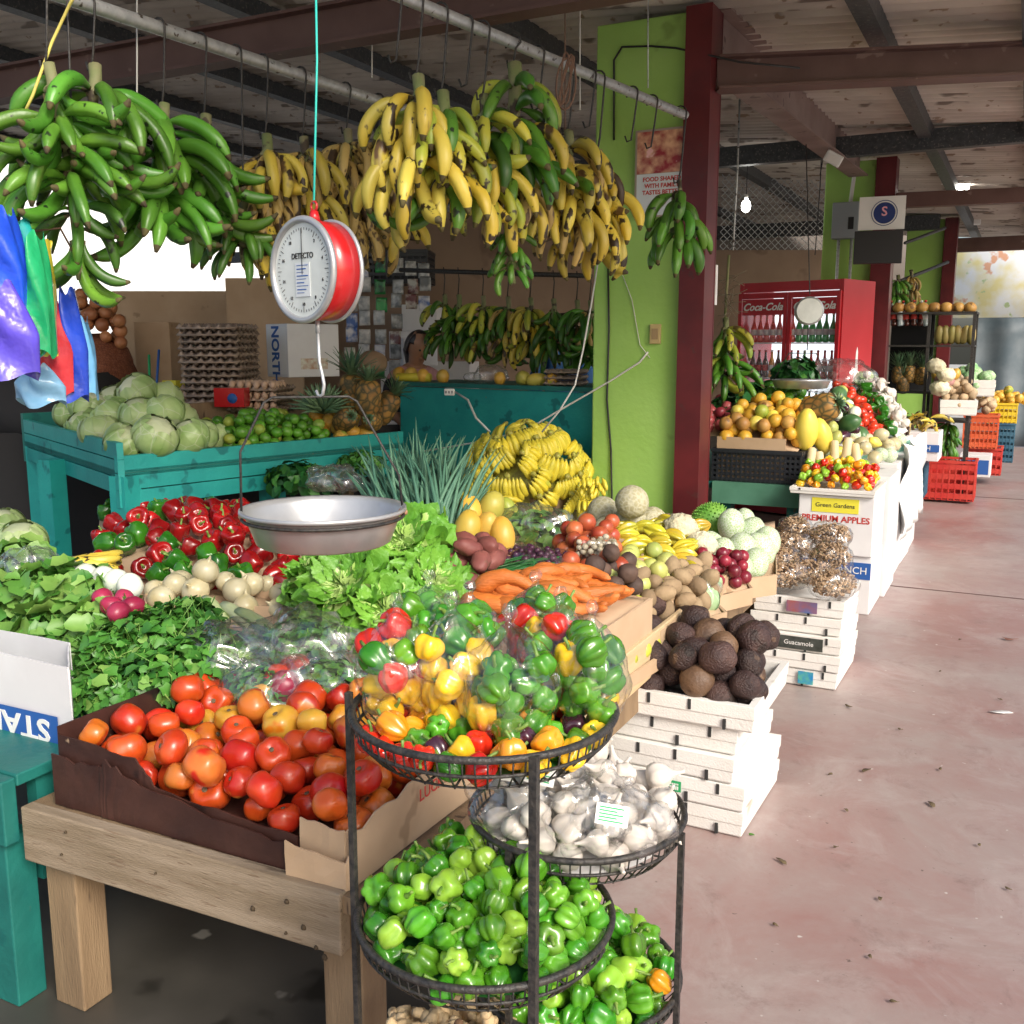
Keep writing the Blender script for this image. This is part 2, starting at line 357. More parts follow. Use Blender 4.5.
# ------------------------------------------------------------------ ground and building
b = MB(); b.add([(-60, -30, 0), (60, -30, 0), (60, 90, 0), (-60, 90, 0)], [(0, 1, 2, 3)]); struct('ground', b.mesh('ground', M('yard_ground', (.40, .38, .34), (.5, .48, .43), 1, rough=.8)))
b = MB(); b.grid(lambda u, v: (-1.15 + 3.4 * u, -2 + 20.6 * v, .004), 2, 8)
struct('floor', b.mesh('floor', m_floor))
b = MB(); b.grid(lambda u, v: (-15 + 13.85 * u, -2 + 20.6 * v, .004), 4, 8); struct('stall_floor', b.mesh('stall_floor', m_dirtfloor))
b = MB(); b.box(-1.1, 2.2, 6.97, 6.985, .0045, .0065); b.box(-1.1, 2.2, 11.6, 11.62, .0045, .0065)
struct('floor_joint', b.mesh('floor_joint', M('joint_dirt', (.16, .09, .08), rough=.8)))
# small litter on the floor
m_leafdry = M('dry_leaf', (.10, .07, .04), (.16, .12, .06), 20, rough=.8)
litter = [(849, 707), (931, 805), (782, 862), (867, 771), (836, 848), (979, 846), (1008, 890), (880, 900), (894, 1003), (846, 811), (752, 780), (940, 770), (1000, 700), (775, 926), (813, 640), (940, 672), (870, 958), (960, 640), (900, 730), (830, 775)]
def chip(sx, sy, thick=.003, curl=.006):
    b = MB(); k = 9; ph = rnd(0, 6)
    ring = [(sx * math.cos(6.283 * i / k) * rnd(.6, 1.1), sy * math.sin(6.283 * i / k) * rnd(.6, 1.1), .002 + curl * abs(math.sin(ph + i * .8))) for i in range(k)]
    b.add([(0, 0, .003)] + ring, [(0, i + 1, (i + 1) % k + 1) for i in range(k)]); return b
for i, (x, y) in enumerate(litter):
    s_ = .007 if i > 3 else .014
    o = obj('dry_leaf', chip(s_ * 1.8, s_ * .8).mesh('dry_leaf', m_leafdry), None, P(x, y, .008), (0, 0, rnd(0, 6)), solid=.001)
    tag(o, None, 'leaf', 'dry leaf bits on the floor')
name_items([(o, 'small dry brown leaf bit') for o in COL.objects if o.name.startswith('dry_leaf')], 'on the pink floor', 'dry leaf bits on the floor', 99)
o = obj('paper_scrap', chip(.05, .02).mesh('paper_scrap', m_white), None, P(1001, 713, .008), (0, 0, .3), solid=.001); tag(o, 'torn white paper scrap on the pink floor', 'scrap')
o = obj('green_scrap', chip(.012, .008).mesh('green_scrap', M('leaf_scrap', (.10, .25, .04))), None, P(752, 836, .008), solid=.001); tag(o, 'tiny green leaf scrap on floor beside the mamey crates', 'leaf')
o = obj('orange_peel', chip(.05, .02, curl=.01).mesh('orange_peel', M('peel', (.28, .12, .08))), None, P(1010, 640, .008), solid=.001); tag(o, 'reddish peel lying at right edge of the floor', 'peel')

# corrugated roof: falls to the aisle side
def roofz(x): return 3.42 - .075 * (x + 1.7)
b = MB(); nv = 1250
b.grid(lambda u, v: (-14 + 14.7 * u, 1.9 + 16.6 * v, roofz(-14 + 14.7 * u) + .030 * math.sin(v * 16.6 / .13 * 6.283)), 14, nv)
roof = obj('roof', b.mesh('roof', m_roof)); tag(roof, 'dusty corrugated metal roof over the whole market', 'roof')
b = MB()
pur = [-11.2, -9.8, -8.4, -7.0, -5.6, -4.2, -2.8, -.86, -.10]
for x in pur:
    c = MB(); c.box(x - .05, x + .05, 1.9, 18.4, roofz(x) - .13, roofz(x) - .026)
    obj('purlin', c.mesh('purlin', m_purlin, False), roof)
def beam(name, a, bb, wd, ht, mat, label, cat='beam', group=None):
    c = MB(); a = Vector(a); bb = Vector(bb)
    c.bar(a, bb, .012, ht); up = Vector((0, 0, ht / 2 - .006)); d = (bb - a).normalized().cross(Vector((0, 0, 1))) * wd / 2
    c.bar(a + up + d * .0, bb + up, wd, .014); c.bar(a - up, bb - up, wd, .014)
    o = obj(name, c.mesh(name, mat, False)); return tag(o, label, cat, group)
def boxbeam(name, a, bb, wd, ht, mat, label, cat='beam', group=None):
    c = MB(); c.bar(a, bb, wd, ht); o = obj(name, c.mesh(name, mat, False), bevel=.004); return tag(o, label, cat, group)
zc = 3.0
pa, pb_ = P(0, 85, zc), P(480, 0, zc); dr = (pb_ - pa).normalized()
beam('roof_beam', pa - dr * 4, Vector((-1.0, pb_.y, zc)), .11, .17, m_brown, 'brown steel beam crossing above the hanging plantains')
# pillars and columns
def pillar(name, x0, x1, y0, y1, z1, label):
    c = MB(); c.box(x0, x1, y0, y1, 0, z1); o = obj(name, c.mesh(name, m_green, False), bevel=.01); return tag(o, label, 'pillar')
Yp = 5.5
X0, X1, X2 = PY(592, 400, Yp).x, PY(679, 400, Yp).x, PY(702, 400, Yp).x
pillar('green_pillar', X0, X1 - .002, Yp, Yp + .3, 3.35, 'lime green pillar standing behind the melons beside dark red column')
def column(x0, x1, y0, z1, label):
    c = MB(); wd = x1 - x0
    c.box(x0, x1, y0, y0 + .012, 0, z1); c.box(x0, x1, y0 + .2, y0 + .212, 0, z1); c.box(x1 - .014, x1 - .002, y0 + .012, y0 + .2, 0, z1)
    c.box(x0 + .002, x0 + .014, y0 + .012, y0 + .2, 0, z1)
    o = obj('steel_column', c.mesh('steel_column', m_redcol, False)); tag(o, label, 'column')
    c = MB(); c.box(x0 - .03, x1 + .03, y0 - .03, y0 + .24, 0, .012); obj('base_plate', c.mesh('base_plate', m_redcol, False), o); return o
column(X1, X2 + .01, Yp - .06, 3.36, 'dark red steel column against the nearest green pillar')
Y2 = 10.2
xa, xb, xc, xd = PY(822, 250, Y2).x, PY(872, 250, Y2).x, PY(873, 250, Y2).x, PY(893, 250, Y2).x
pillar('green_pillar', xa, xb, Y2, Y2 + .3, 3.3, 'green pillar behind the drinks fridge with grey meter box')
column(xc, xd, Y2 - .1, 3.3, 'dark brown red column behind the round logo sign')
Y3 = 15.3
xa3, xb3, xd3 = PY(906, 250, Y3).x, PY(944, 250, Y3).x, PY(957, 250, Y3).x
pillar('green_pillar', xa3, xb3 - .01, Y3, Y3 + .3, 3.3, 'far green pillar beside the bright exit at right')
column(xb3, xd3, Y3 - .1, 3.3, 'far dark column beside the bright exit at right')
# cross rafters and long beam
a = PY(716, 75, Yp + .05); e = PY(1060, 59, Yp + .9); e2 = a + (e - a) * 1.25
beam('cross_rafter', Vector((X2 + .012, Yp + .05, a.z)), e2, .14, .17, m_brown, 'wide dark brown rafter crossing at top right')
a = PY(893, 201, Y2); boxbeam('cross_rafter', Vector((xd + .002, Y2, a.z)), Vector((1.0, Y2, a.z - .04)), .12, .13, m_brown, 'thinner brown rafter above the round logo sign')
a = PY(893, 155, Y2 - 2); boxbeam('cross_rafter', (-9, Y2 - 1.2, PY(760, 155, Y2 - 1.2).z), (1.0, Y2 - 1.2, PY(900, 145, Y2 - 1.2).z + .02), .10, .16, m_purlin, 'dark rafter behind the long dusty beam')
boxbeam('cross_rafter', (-1.5, 16.6, 3.05), (1.5, 16.6, 3.05), .12, .2, m_brown, 'far dark lintel over the bright exit')
xl = (X1 + X2) / 2 + .03
za, zb_ = PX(735, 70, xl).z, PX(885, 196, xl).z
beam('long_beam', (xl, Yp + .16, PX(735, 58, xl).z + .0), (xl + .12, Y2 - .12, PX(885, 200, xl).z), .17, .30, m_mauve, 'dusty brown long beam running from red column to the logo sign')
boxbeam('cross_rafter', (-14, 15.2, 3.25), (-1.2, 15.2, 3.25), .1, .2, m_purlin, 'far dark rafter above wire mesh at the back')
# galvanised pipes the fruit hangs from
ZP = 2.7
p1a, p1b = P(75, 0, ZP), P(390, 105, ZP); p2a, p2b = P(410, 0, ZP), P(685, 115, ZP)
def pipe(a, bb, r, ext, label, ext2=.0):
    d = (bb - a).normalized(); c = MB(); c.sweep([a - d * ext, a, bb, bb + d * ext2], r, 14)
    o = obj('hanging_pipe', c.mesh('hanging_pipe', m_galv)); return tag(o, label, 'pipe')
pipe(p1a, p1b, .024, 1.2, 'grey metal pipe above the green plantains at left', .5)
pipe(p2a, p2b, .021, 1.0, 'pale speckled metal pipe ending at the green pillar')
def cord(pts, r, mat, name, label, cat, parent=None, seg=6, group=None):
    c = MB(); c.sweep(pts, r, seg); o = obj(name, c.mesh(name, mat), parent)
    if not parent: tag(o, label, cat, group)
    return o
# wires hanging from roof to pipes
for (x, y0, y1, mt, lb) in [(137, 0, 145, m_cord, 'thin white wire dropping behind the green plantains'), (372, -30, 78, m_cord, 'thin white wire beside the pale pipe left end'), (500, -30, 60, m_bluerope, 'blue'), (565, -30, 130, m_browncord, 'thin brown string hanging over pipe near its middle'),
                        (648, -10, 88, m_galv, 'twisted wire holding the pale pipe against the green pillar'), (580, -20, 110, m_cord, 'white string hanging in front of the green pillar')]:
    if lb == 'blue': continue
    px_ = (x - 75) / 315 if x < 380 else (x - 410) / 275
    a = (p1a.lerp(p1b, px_) if x < 380 else p2a.lerp(p2b, px_)); dep = proj(a)[2]
    cord([D(x, y0 - 60, dep), D(x, y1, dep)], .003, mt, 'hanging_wire', lb, 'wire')
cord([D(86, -14, 3.18), D(76, -6, 3.1), D(70, 4, 3.15), D(52, 42, 3.16), D(33, 95, 3.18), D(22, 118, 3.2)], .005, m_yelrope, 'yellow_rope', 'pale yellow rope hanging from the pipe to the leftmost green plantains', 'rope')
c = MB()
for k in range(4): c.sweep([D(566 + 9 * math.sin(t * 6.28 + k) * (.5 + k * .2), 52 + 26 - 26 * math.cos(t * 6.28) + k * 2, 3.85) for t in [i / 14 for i in range(15)]], .004, 5)
tag(obj('string_coil', c.mesh('string_coil', m_browncord)), 'coil of brown string looped on the pale pipe', 'string')
# far exit: bright banner, tarp; outside wall
b = MB(); b.grid(lambda u, v: (PY(950, 250, 25).x + 4.5 * u, 25, PY(950, 318, 25).z + (PY(950, 250, 25).z - PY(950, 318, 25).z) * v), 2, 2)
bn = obj('mural_banner', b.mesh('mural_banner', M('banner_print', (.92, .91, .86), (.85, .74, .34), 1.8, rough=.6, spots=((.80, .42, .25), 2.6, .63), spots2=((.52, .62, .3), 3.4, .66), ramp=(.45, .65))), solid=.01)
tag(bn, 'sunlit painted fruit banner outside the far exit', 'banner')
b = MB(); b.grid(lambda u, v: (PY(978, 300, 17.6).x + 2.4 * u, 17.6 + .04 * math.sin(u * 25), .02 + (PY(980, 318, 17.6).z - .02) * v), 60, 8)
tag(obj('tarp', b.mesh('tarp', m_greytarp), solid=.004), 'grey blue tarp hanging at the far right exit', 'tarp')
# left background
wa, wb_ = D(-90, 240, 27), D(318, 240, 29.5)
b = MB(); b.grid(lambda u, v: tuple(wa.lerp(wb_, u).xy) + (.01 + 6.5 * v + .03 * math.sin(u * 90),), 60, 6)
tag(obj('tarp_screen', b.mesh('tarp_screen', m_tarp), solid=.02), 'washed out white tarp screen outdoors beyond the green plantains', 'tarp')
bk = D(200, 320, 9.0)
b = MB(); A_, B_ = D(100, 250, 11), D(460, 250, 11)
b.grid(lambda u, v: tuple(A_.lerp(B_, u).xy) + (1.0 + 2.2 * v,), 10, 4)
def wallp(name, xa_, xb_, ytop, ybot, dep, mat, label, cat, dep2=None, th=.03):
    a0, a1 = D(xa_, ytop, dep), D(xb_, ytop, dep2 or dep); z0 = D(xa_, ybot, dep).z; z1 = a0.z; c = MB()
    dd = (a1 - a0); dd.z = 0; nrm = Vector((-dd.y, dd.x, 0)).normalized() * th
    vs = [Vector((q.x, q.y, z)) + o_ for o_ in (Vector(), nrm) for q, z in ((a0, z0), (a1, z0), (a1, z1), (a0, z1))]
    c.add(vs, [(0, 1, 2, 3), (7, 6, 5, 4), (0, 4, 5, 1), (1, 5, 6, 2), (2, 6, 7, 3), (3, 7, 4, 0)])
    o = obj(name, c.mesh(name, mat, False)); return tag(o, label, cat)
wallp('board_partition', 112, 288, 291, 460, 8.2, m_card, 'tan board partition behind the egg trays', 'partition')
wallp('brown_partition', 398, 600, 212, 470, 9.5, m_brownwall, 'dark brown partition behind the far hanging plantains', 'partition')
wallp('brown_partition', 300, 405, 262, 470, 8.8, m_brownwall, 'brown board partition behind the strung foil packets', 'partition')
wallp('brown_partition', 225, 300, 278, 400, 7.7, m_card, 'brown panel with pale ring stain behind white carton', 'partition')
wallp('back_wall', 540, 938, 150, 520, 17.5, M('dim_back_wall', (.14, .12, .10), (.2, .17, .15), 1, rough=.8), 'long dim wall closing the market hall at the back', 'wall')
wallp('brown_partition', 700, 830, 250, 420, 11.5, m_brownwall, 'brown partition behind the red drinks fridge', 'partition')
wallp('shade_backing', -120, 400, 436, 640, 6.3, m_dark, 'dark sheet added to shade the space behind the teal stall legs', 'dark filler', dep2=7.2)  # added sheet, its dark colour stands in for the shade under the stall
# wire mesh over the fridge
c = MB(); a0, a1 = D(722, 180, 11.4), D(826, 180, 11.4); zt, zb2 = D(722, 168, 11.4).z, D(722, 252, 11.4).z
LL = (a1 - a0).xy.length; hh = zt - zb2
nd = 15; sl_ = hh / LL
for k in range(-2 * nd, 2 * nd):
    for sg in (1, -1):
        u0 = k / nd; t0, t1 = 0.0, 1.0; du = sg * sl_
        lo, hi = sorted(((0 - u0) / du, (1 - u0) / du)); t0, t1 = max(0, lo), min(1, hi)
        if t1 - t0 < .02: continue
        q0, q1 = a0.lerp(a1, u0 + du * t0), a0.lerp(a1, u0 + du * t1); c.bar((q0.x, q0.y + .004 * sg, zb2 + hh * t0), (q1.x, q1.y + .004 * sg, zb2 + hh * t1), .006, .006)
tag(obj('wire_mesh', c.mesh('wire_mesh', m_galv, False)), 'diamond wire mesh above the red drinks fridge', 'wire mesh')

# ------------------------------------------------------------------ teal counter wall, sloped teal stall, near tables
cz = 1.345
cl, cr = D(400, 383, 7.0), PY(592, 388, Yp + .1)
def plank_wall(name, a, bb, z0, z1, mat, th=.04, n=1, gap=.006):
    c = MB(); h = (z1 - z0) / n; d = (bb - a); d.z = 0; d.normalize(); nn = Vector((-d.y, d.x, 0)) * th / 2
    for i in range(n): c.bar(Vector((a.x, a.y, z0 + h * (i + .5))) + nn, Vector((bb.x, bb.y, z0 + h * (i + .5))) + nn, th, h - gap)
    return c.mesh(name, mat, False)
cw = thing('teal_counter', 'tall teal counter wall between pineapple stall and green pillar', 'counter', (cl.x, cl.y, 0))
def sub(me, name, root, **k):
    o = obj(name, me, root, **k); o.location = Vector(k.get('loc', (0, 0, 0))) - root.location if k.get('loc') is None else o.location - root.location; return o
sub(plank_wall('front_panel', cl, Vector((X0 - .003, Yp + .12, 0)), .1, cz - .03, m_teal), 'front_panel', cw)
c = MB(); d = (Vector((X0 - .003, Yp + .12, 0)) - Vector((cl.x, cl.y, 0))).normalized(); nn = Vector((-d.y, d.x, 0))
c.add([Vector((p.x, p.y, 0)) + nn * o_ + Vector((0, 0, z)) for z in (cz - .028, cz) for p, o_ in ((cl, -.015), (Vector((X0 - .003, Yp + .12)).to_3d(), -.015), (Vector((X0 - .003, Yp + .12)).to_3d(), .6), (cl, .6))],
      [(0, 3, 2, 1), (4, 5, 6, 7), (0, 1, 5, 4), (1, 2, 6, 5), (2, 3, 7, 6), (3, 0, 4, 7)])
sub(c.mesh('counter_top', m_tealdk, False), 'counter_top', cw)

# sloped teal stall (cabbages, limes, pineapples)
tc_, tr_, tl_ = D(117, 456, 4.65), D(403, 425, 6.0), D(23, 419, 6.1)
tb_ = tl_ + (tr_ - tc_) * .95; tb_.z += .02
zt_ = tc_.z
TS = thing('teal_stall', 'teal plank stall table holding cabbages limes and pineapples', 'stall table', (tc_.x, tc_.y, 0))
hb = .25
for a, bb, nm in ((tc_, tr_, 'front_board'), (tl_, tc_, 'end_board')):
    n_ = 3
    sub(plank_wall(nm, a, bb, a.z - hb, a.z, m_teal, .03, n_), nm, TS)
sub(plank_wall('back_board', tl_, tb_, zt_ - .2, zt_ + .1, m_tealdk, .03, 1), 'back_board', TS)
c = MB(); c.add([Vector((p.x, p.y, zt_ - .07)) for p in (tc_, tr_, tb_, tl_)] + [Vector((p.x, p.y, zt_ - .1)) for p in (tc_, tr_, tb_, tl_)], [(0, 1, 2, 3), (7, 6, 5, 4), (0, 4, 5, 1), (1, 5, 6, 2), (2, 6, 7, 3), (3, 7, 4, 0)])
sub(c.mesh('deck', m_tealdk, False), 'deck', TS)
for u, p in ((0, tc_.lerp(tb_, .02)), (1, tl_.lerp(tr_, .03)), (2, tc_.lerp(tr_, .5) + Vector((-.08, .02, 0))), (3, tr_.lerp(tl_, .04)), (4, D(50, 470, 5.4))):
    c = MB(); c.box(p.x - .05, p.x + .05, p.y - .04, p.y + .06, 0, zt_ - .1); sub(c.mesh('leg', m_teal, False), 'leg', TS)
# divider board on the teal stall
c = MB(); q0, q1 = tc_.lerp(tl_, .45) + (tr_ - tc_) * .35, tc_.lerp(tl_, .45) + (tr_ - tc_) * .98; c.bar(q0 + Vector((0, 0, .03)), q1 + Vector((0, 0, .03)), .02, .2)
sub(c.mesh('divider_board', m_wood2, False), 'divider_board', TS)

# near wooden table row
TT = .53
tb = thing('produce_table', 'long weathered wooden table carrying the tomatoes and the produce boxes', 'table', (-1.98, 1.46, 0))
c = MB(); c.bar((-2.03, 1.455, TT - .068), (-1.13, 1.485, TT - .068), .035, .135); ap = sub(c.mesh('apron', m_wood, False), 'apron', tb, bevel=.004)
for i in range(5):
    c = MB(); y0 = 1.478 + i * .73; c.box(-3.3 if i > 1 else -2.04, -1.09, y0, y0 + .72, TT - .045, TT - .008); sub(c.mesh('deck_board', m_wood2, False), 'deck_board', tb)
for x, y in ((-1.965, 1.52), (-1.16, 1.55), (-1.14, 3.2), (-1.14, 4.9), (-3.2, 4.9), (-3.2, 3.0), (-2.0, 2.9)):
    c = MB(); c.box(x - .05, x + .05, y - .04, y + .045, 0.005, TT - .046 if y > 1.6 else TT - .046); sub(c.mesh('leg', m_wood2, False), 'leg', tb, bevel=.004)
c = MB(); c.bar((-1.085, 1.51, TT - .07), (-1.085, 5.1, TT - .07), .03, .14); sub(c.mesh('side_rail', m_wood2, False), 'side_rail', tb)
c = MB()
for x, z in ((-1.245, .43), (-1.24, .50), (-1.17, .42), (-1.33, .46), (-1.9, .44), (-1.88, .50), (-1.60, .47), (-1.2, .455), (-1.15, .405)):
    r = rnd(.003, .008); c.sweep([(x, 1.4405, z), (x, 1.4365, z)], [r, r * .6], 9)
sub(c.mesh('nail_holes', m_knot), 'knots', tb)
# dark teal stand at left edge
ts2 = thing('teal_stand', 'short worn teal stand at the left edge under white box', 'stand', (-2.3, 1.55, 0))
c = MB(); c.box(-2.75, -2.04, 1.40, 1.44, .44, .60); c.box(-3.05, -2.04, 1.442, 2.04, .575, .605); sub(c.mesh('top_box', m_tealdk, False), 'top_box', ts2, bevel=.004)
c = MB(); c.box(-2.18, -2.072, 1.42, 1.5, 0.005, .44); sub(c.mesh('leg', m_tealdk, False), 'leg', ts2, bevel=.004)
c = MB(); c.box(-2.74, -2.63, 1.42, 1.5, 0.005, .44); sub(c.mesh('leg', m_tealdk, False), 'leg', ts2, bevel=.004)
c = MB(); c.box(-2.10, -2.065, 1.51, 1.95, .30, .57); sub(c.mesh('side_panel', m_tealdk, False), 'side_panel', ts2)
# side table rising behind for peppers, greens
bt = thing('back_table', 'low table behind the tomatoes hidden under greens and peppers', 'table', (-3.3, 2.6, 0))
c = MB(); c.box(-3.75, -2.06, 2.05, 4.3, .55, .58); sub(c.mesh('table_top', m_wood2, False), 'table_top', bt)
for x, y in ((-3.7, 2.1), (-2.3, 2.12), (-3.7, 4.2), (-2.3, 4.2)):
    c = MB(); c.box(x - .04, x + .04, y - .04, y + .04, 0.005, .55); sub(c.mesh('leg', m_wood2, False), 'leg', bt)
# ------------------------------------------------------------------ produce materials
def G(name, c1, c2=None, **k): k.setdefault('rnd_v', .18); return M(name, c1, c2, **k)
f_tomred = G('tomato_red', (.46, .022, .008), (.58, .07, .012), scale=9, rough=.3, rnd_h=.008, coat=.12, spots=((.66, .22, .03), 7, .66), sss=.0)
f_tomor = G('tomato_orange', (.60, .11, .012), (.58, .19, .03), scale=9, rough=.3, rnd_h=.01, coat=.12, spots=((.5, .05, .01), 8, .6))
f_tomye = G('tomato_yellow', (.66, .28, .02), (.58, .36, .05), scale=9, rough=.3, coat=.12, spots=((.6, .18, .01), 9, .62))
f_grn = G('pepper_green', (.040, .185, .010), (.10, .31, .018), scale=14, rough=.24, rnd_h=.018, rnd_v=.3, coat=.2)
f_grn2 = G('pepper_pale_green', (.20, .42, .03), (.28, .48, .05), scale=14, rough=.22, rnd_v=.2, coat=.2)
f_pepred = G('pepper_red', (.50, .012, .008), (.62, .03, .01), scale=9, rough=.2, rnd_v=.25, coat=.3)
f_pepor = G('pepper_orange', (.78, .26, .01), (.8, .35, .02), scale=9, rough=.22, coat=.3)
f_pepyel = G('pepper_yellow', (.82, .55, .02), (.85, .48, .02), scale=9, rough=.22, coat=.3)
f_peppur = G('pepper_purple', (.03, .01, .02), (.06, .015, .03), scale=9, rough=.18, coat=.3)
f_bellred = G('bell_red', (.20, .004, .006), (.36, .010, .010), scale=10, rough=.2, rnd_v=.35, coat=.2, spots=((.04, .10, .012), 5, .70))
f_bellgrn = G('bell_green', (.015, .10, .008), (.04, .19, .012), scale=10, rough=.22, rnd_v=.25, coat=.2)
f_bellmix = G('bell_mixed', (.36, .06, .01), (.05, .12, .01), scale=7, rough=.14, coat=.5)
f_stem = M('green_stem', (.10, .22, .03), (.2, .3, .06), 40, rough=.5)
f_drystem = M('dry_stem', (.16, .11, .06), (.07, .05, .03), 30, rough=.8)
f_onion = G('onion_skin', (.50, .43, .24), (.58, .54, .38), scale=6, rough=.32, stretch=(3, 3, .4), rnd_v=.1, spots=((.45, .33, .14), 6, .68))
f_whitera = G('white_radish', (.78, .80, .72), (.7, .78, .62), scale=5, rough=.35, rnd_v=.06)
f_radish = G('radish_pink', (.26, .012, .045), (.36, .03, .08), scale=8, rough=.35)
f_potato = G('sweet_potato_skin', (.19, .055, .048), (.26, .085, .07), scale=12, rough=.6, bump=.3, spots=((.18, .07, .05), 20, .62))
f_carrot = G('carrot', (.58, .16, .025), (.50, .15, .035), scale=8, rough=.5, rnd_v=.15, bump=.4, bscale=60, stretch=(.4, 4, 4), spots=((.35, .14, .05), 16, .66))
f_beet = G('beet_skin', (.05, .03, .025), (.12, .07, .05), scale=12, rough=.7, bump=.4, bscale=40)
f_mamey = G('mamey_skin', (.028, .014, .014), (.065, .034, .028), scale=9, rough=.5, bump=.8, bscale=120, rnd_v=.35, spots=((.12, .07, .045), 14, .64), spots2=((.02, .012, .01), 6, .62))
f_mameyl = G('mamey_pale', (.13, .075, .045), (.19, .11, .06), scale=9, rough=.55, bump=.4, bscale=90, spots=((.09, .05, .03), 10, .6))
f_kiwi = G('kiwi_skin', (.27, .185, .105), (.36, .26, .15), scale=12, rough=.8, bump=.3, bscale=80)
f_plum = G('plum_skin', (.16, .012, .03), (.28, .02, .035), scale=7, rough=.3, rnd_v=.35, coat=.1)
f_nect = G('nectarine_skin', (.26, .015, .015), (.48, .13, .045), scale=5, rough=.35, rnd_v=.25)
f_pear = G('pale_green_fruit', (.42, .50, .13), (.55, .55, .16), scale=6, rough=.4, spots=((.3, .33, .1), 14, .68))
f_star = G('starfruit_skin', (.62, .44, .025), (.45, .45, .04), scale=6, rough=.25, coat=.3, rnd_h=.012, spots=((.75, .33, .03), 7, .66))
f_star2 = G('starfruit_green', (.35, .42, .04), (.62, .36, .03), scale=5, rough=.25, coat=.3, rnd_v=.25)
f_melon = G('cantaloupe_rind', (.36, .33, .19), (.42, .39, .24), scale=8, rough=.7, vor=((.52, .50, .36), 45, .2), bump=.5, bscale=60, rnd_v=.08)
f_mango = G('mango_skin', (.76, .40, .05), (.68, .48, .10), scale=5, rough=.4, spots=((.12, .06, .02), 9, .66), spots2=((.36, .42, .06), 4, .62))
f_papaya = G('papaya_skin', (.62, .42, .06), (.45, .42, .08), scale=4, rough=.4, spots=((.20, .12, .04), 8, .64))
f_orange = G('orange_skin', (.74, .36, .03), (.66, .42, .05), scale=6, rough=.42, bump=.15, bscale=120, rnd_v=.15, spots=((.35, .38, .06), 5, .66))
f_orbrown = G('brown_orange_fruit', (.45, .22, .06), (.55, .32, .08), scale=8, rough=.5, spots=((.2, .1, .03), 12, .62))
f_yelfr = G('yellow_fruit', (.76, .60, .06), (.8, .66, .12), scale=6, rough=.4)
f_greenish = G('green_orange', (.22, .36, .05), (.4, .42, .06), scale=6, rough=.4)
f_lime = G('lime_skin', (.05, .20, .012), (.12, .32, .03), scale=6, rough=.28, rnd_v=.3, bump=.12, bscale=150)
f_cab = G('cabbage_leaf', (.48, .57, .31), (.64, .69, .47), scale=3, rough=.38, rnd_v=.08, bump=.45, bscale=14, vor=((.58, .64, .44), 9, .03))
f_cabc = G('cabbage_outer', (.26, .42, .13), (.48, .60, .28), scale=5, rough=.4, bump=.45, bscale=18, vor=((.50, .58, .36), 10, .03))
f_grncab = G('green_cabbage', (.16, .36, .14), (.36, .52, .28), scale=6, rough=.45, bump=.3, bscale=20, vor=((.5, .62, .42), 12, .06))
f_lett = G('lettuce_leaf', (.095, .29, .022), (.19, .43, .05), scale=6, rough=.45, rnd_v=.1, bump=.4, bscale=60)
f_lettcore = G('lettuce_heart', (.34, .53, .12), (.46, .62, .22), scale=20, rough=.45, rnd_v=.05)
f_cut = M('cut_stalk', (.55, .35, .22), (.4, .2, .12), 30, rough=.6)
f_herb = M('herb_leaf', (.015, .09, .012), (.05, .20, .025), 9, rough=.36, island=(.09, .27, .04))
f_herb.node_tree.nodes['Principled BSDF'].inputs['Roughness'].default_value = .4
f_herblt = M('light_herb_leaf', (.16, .34, .06), (.26, .42, .10), 7, rough=.45, island=(.07, .22, .03))
f_dkleaf = M('dark_leaf', (.012, .06, .012), (.03, .11, .02), 7, rough=.4, island=(.02, .14, .03))
f_onionlf = M('spring_onion_leaf', (.035, .12, .085), (.09, .22, .15), 12, rough=.4, island=(.12, .25, .16))
f_celery = G('celery_stalk', (.50, .62, .26), (.66, .72, .42), scale=8, rough=.4, stretch=(.3, 3, 3))
f_pinap = G('pineapple_rind', (.26, .13, .035), (.40, .22, .05), scale=14, rough=.6, vor=((.05, .05, .02), 26, .22), rnd_v=.2)
f_pinlf = G('pineapple_leaf', (.06, .15, .08), (.16, .25, .13), scale=8, rough=.5)
f_cauli = G('cauliflower', (.66, .60, .40), (.74, .70, .52), scale=30, rough=.75, bump=.8, bscale=90)
f_sour = G('soursop_skin', (.09, .26, .03), (.20, .40, .06), scale=10, rough=.55)
f_foam = G('foam_net_fruit', (.34, .48, .22), (.40, .54, .27), scale=6, rough=.5, vor=((.72, .76, .70), 115, .16), rnd_v=.05)
f_garlic = G('garlic_skin', (.70, .66, .60), (.62, .56, .50), scale=10, rough=.5, stretch=(3, 3, .5), rnd_v=.06)
f_ginger = G('ginger_skin', (.56, .40, .22), (.64, .48, .28), scale=20, rough=.7, bump=.4, bscale=70, spots=((.36, .23, .12), 24, .66))
f_gingerdk = G('turmeric_skin', (.28, .16, .09), (.20, .11, .06), scale=20, rough=.7, bump=.4, bscale=70)
f_peanut = G('peanut_shell', (.42, .27, .15), (.5, .34, .2), scale=30, rough=.8, rnd_v=.2)
f_egg = G('egg_tray_pulp', (.30, .22, .17), (.40, .31, .24), scale=20, rough=.85, bump=.3, bscale=60)
f_banyel = G('banana_skin', (.74, .60, .04), (.66, .58, .06), scale=5, rough=.45, rnd_v=.1, spots=((.45, .50, .06), 4, .64), spots2=((.30, .18, .04), 20, .74))
f_bangrn = M('banana_neck', (.42, .44, .06), (.30, .24, .05), 60, rough=.5)
f_bantip = M('banana_tip', (.05, .038, .02), (.12, .10, .035), 30, rough=.8)
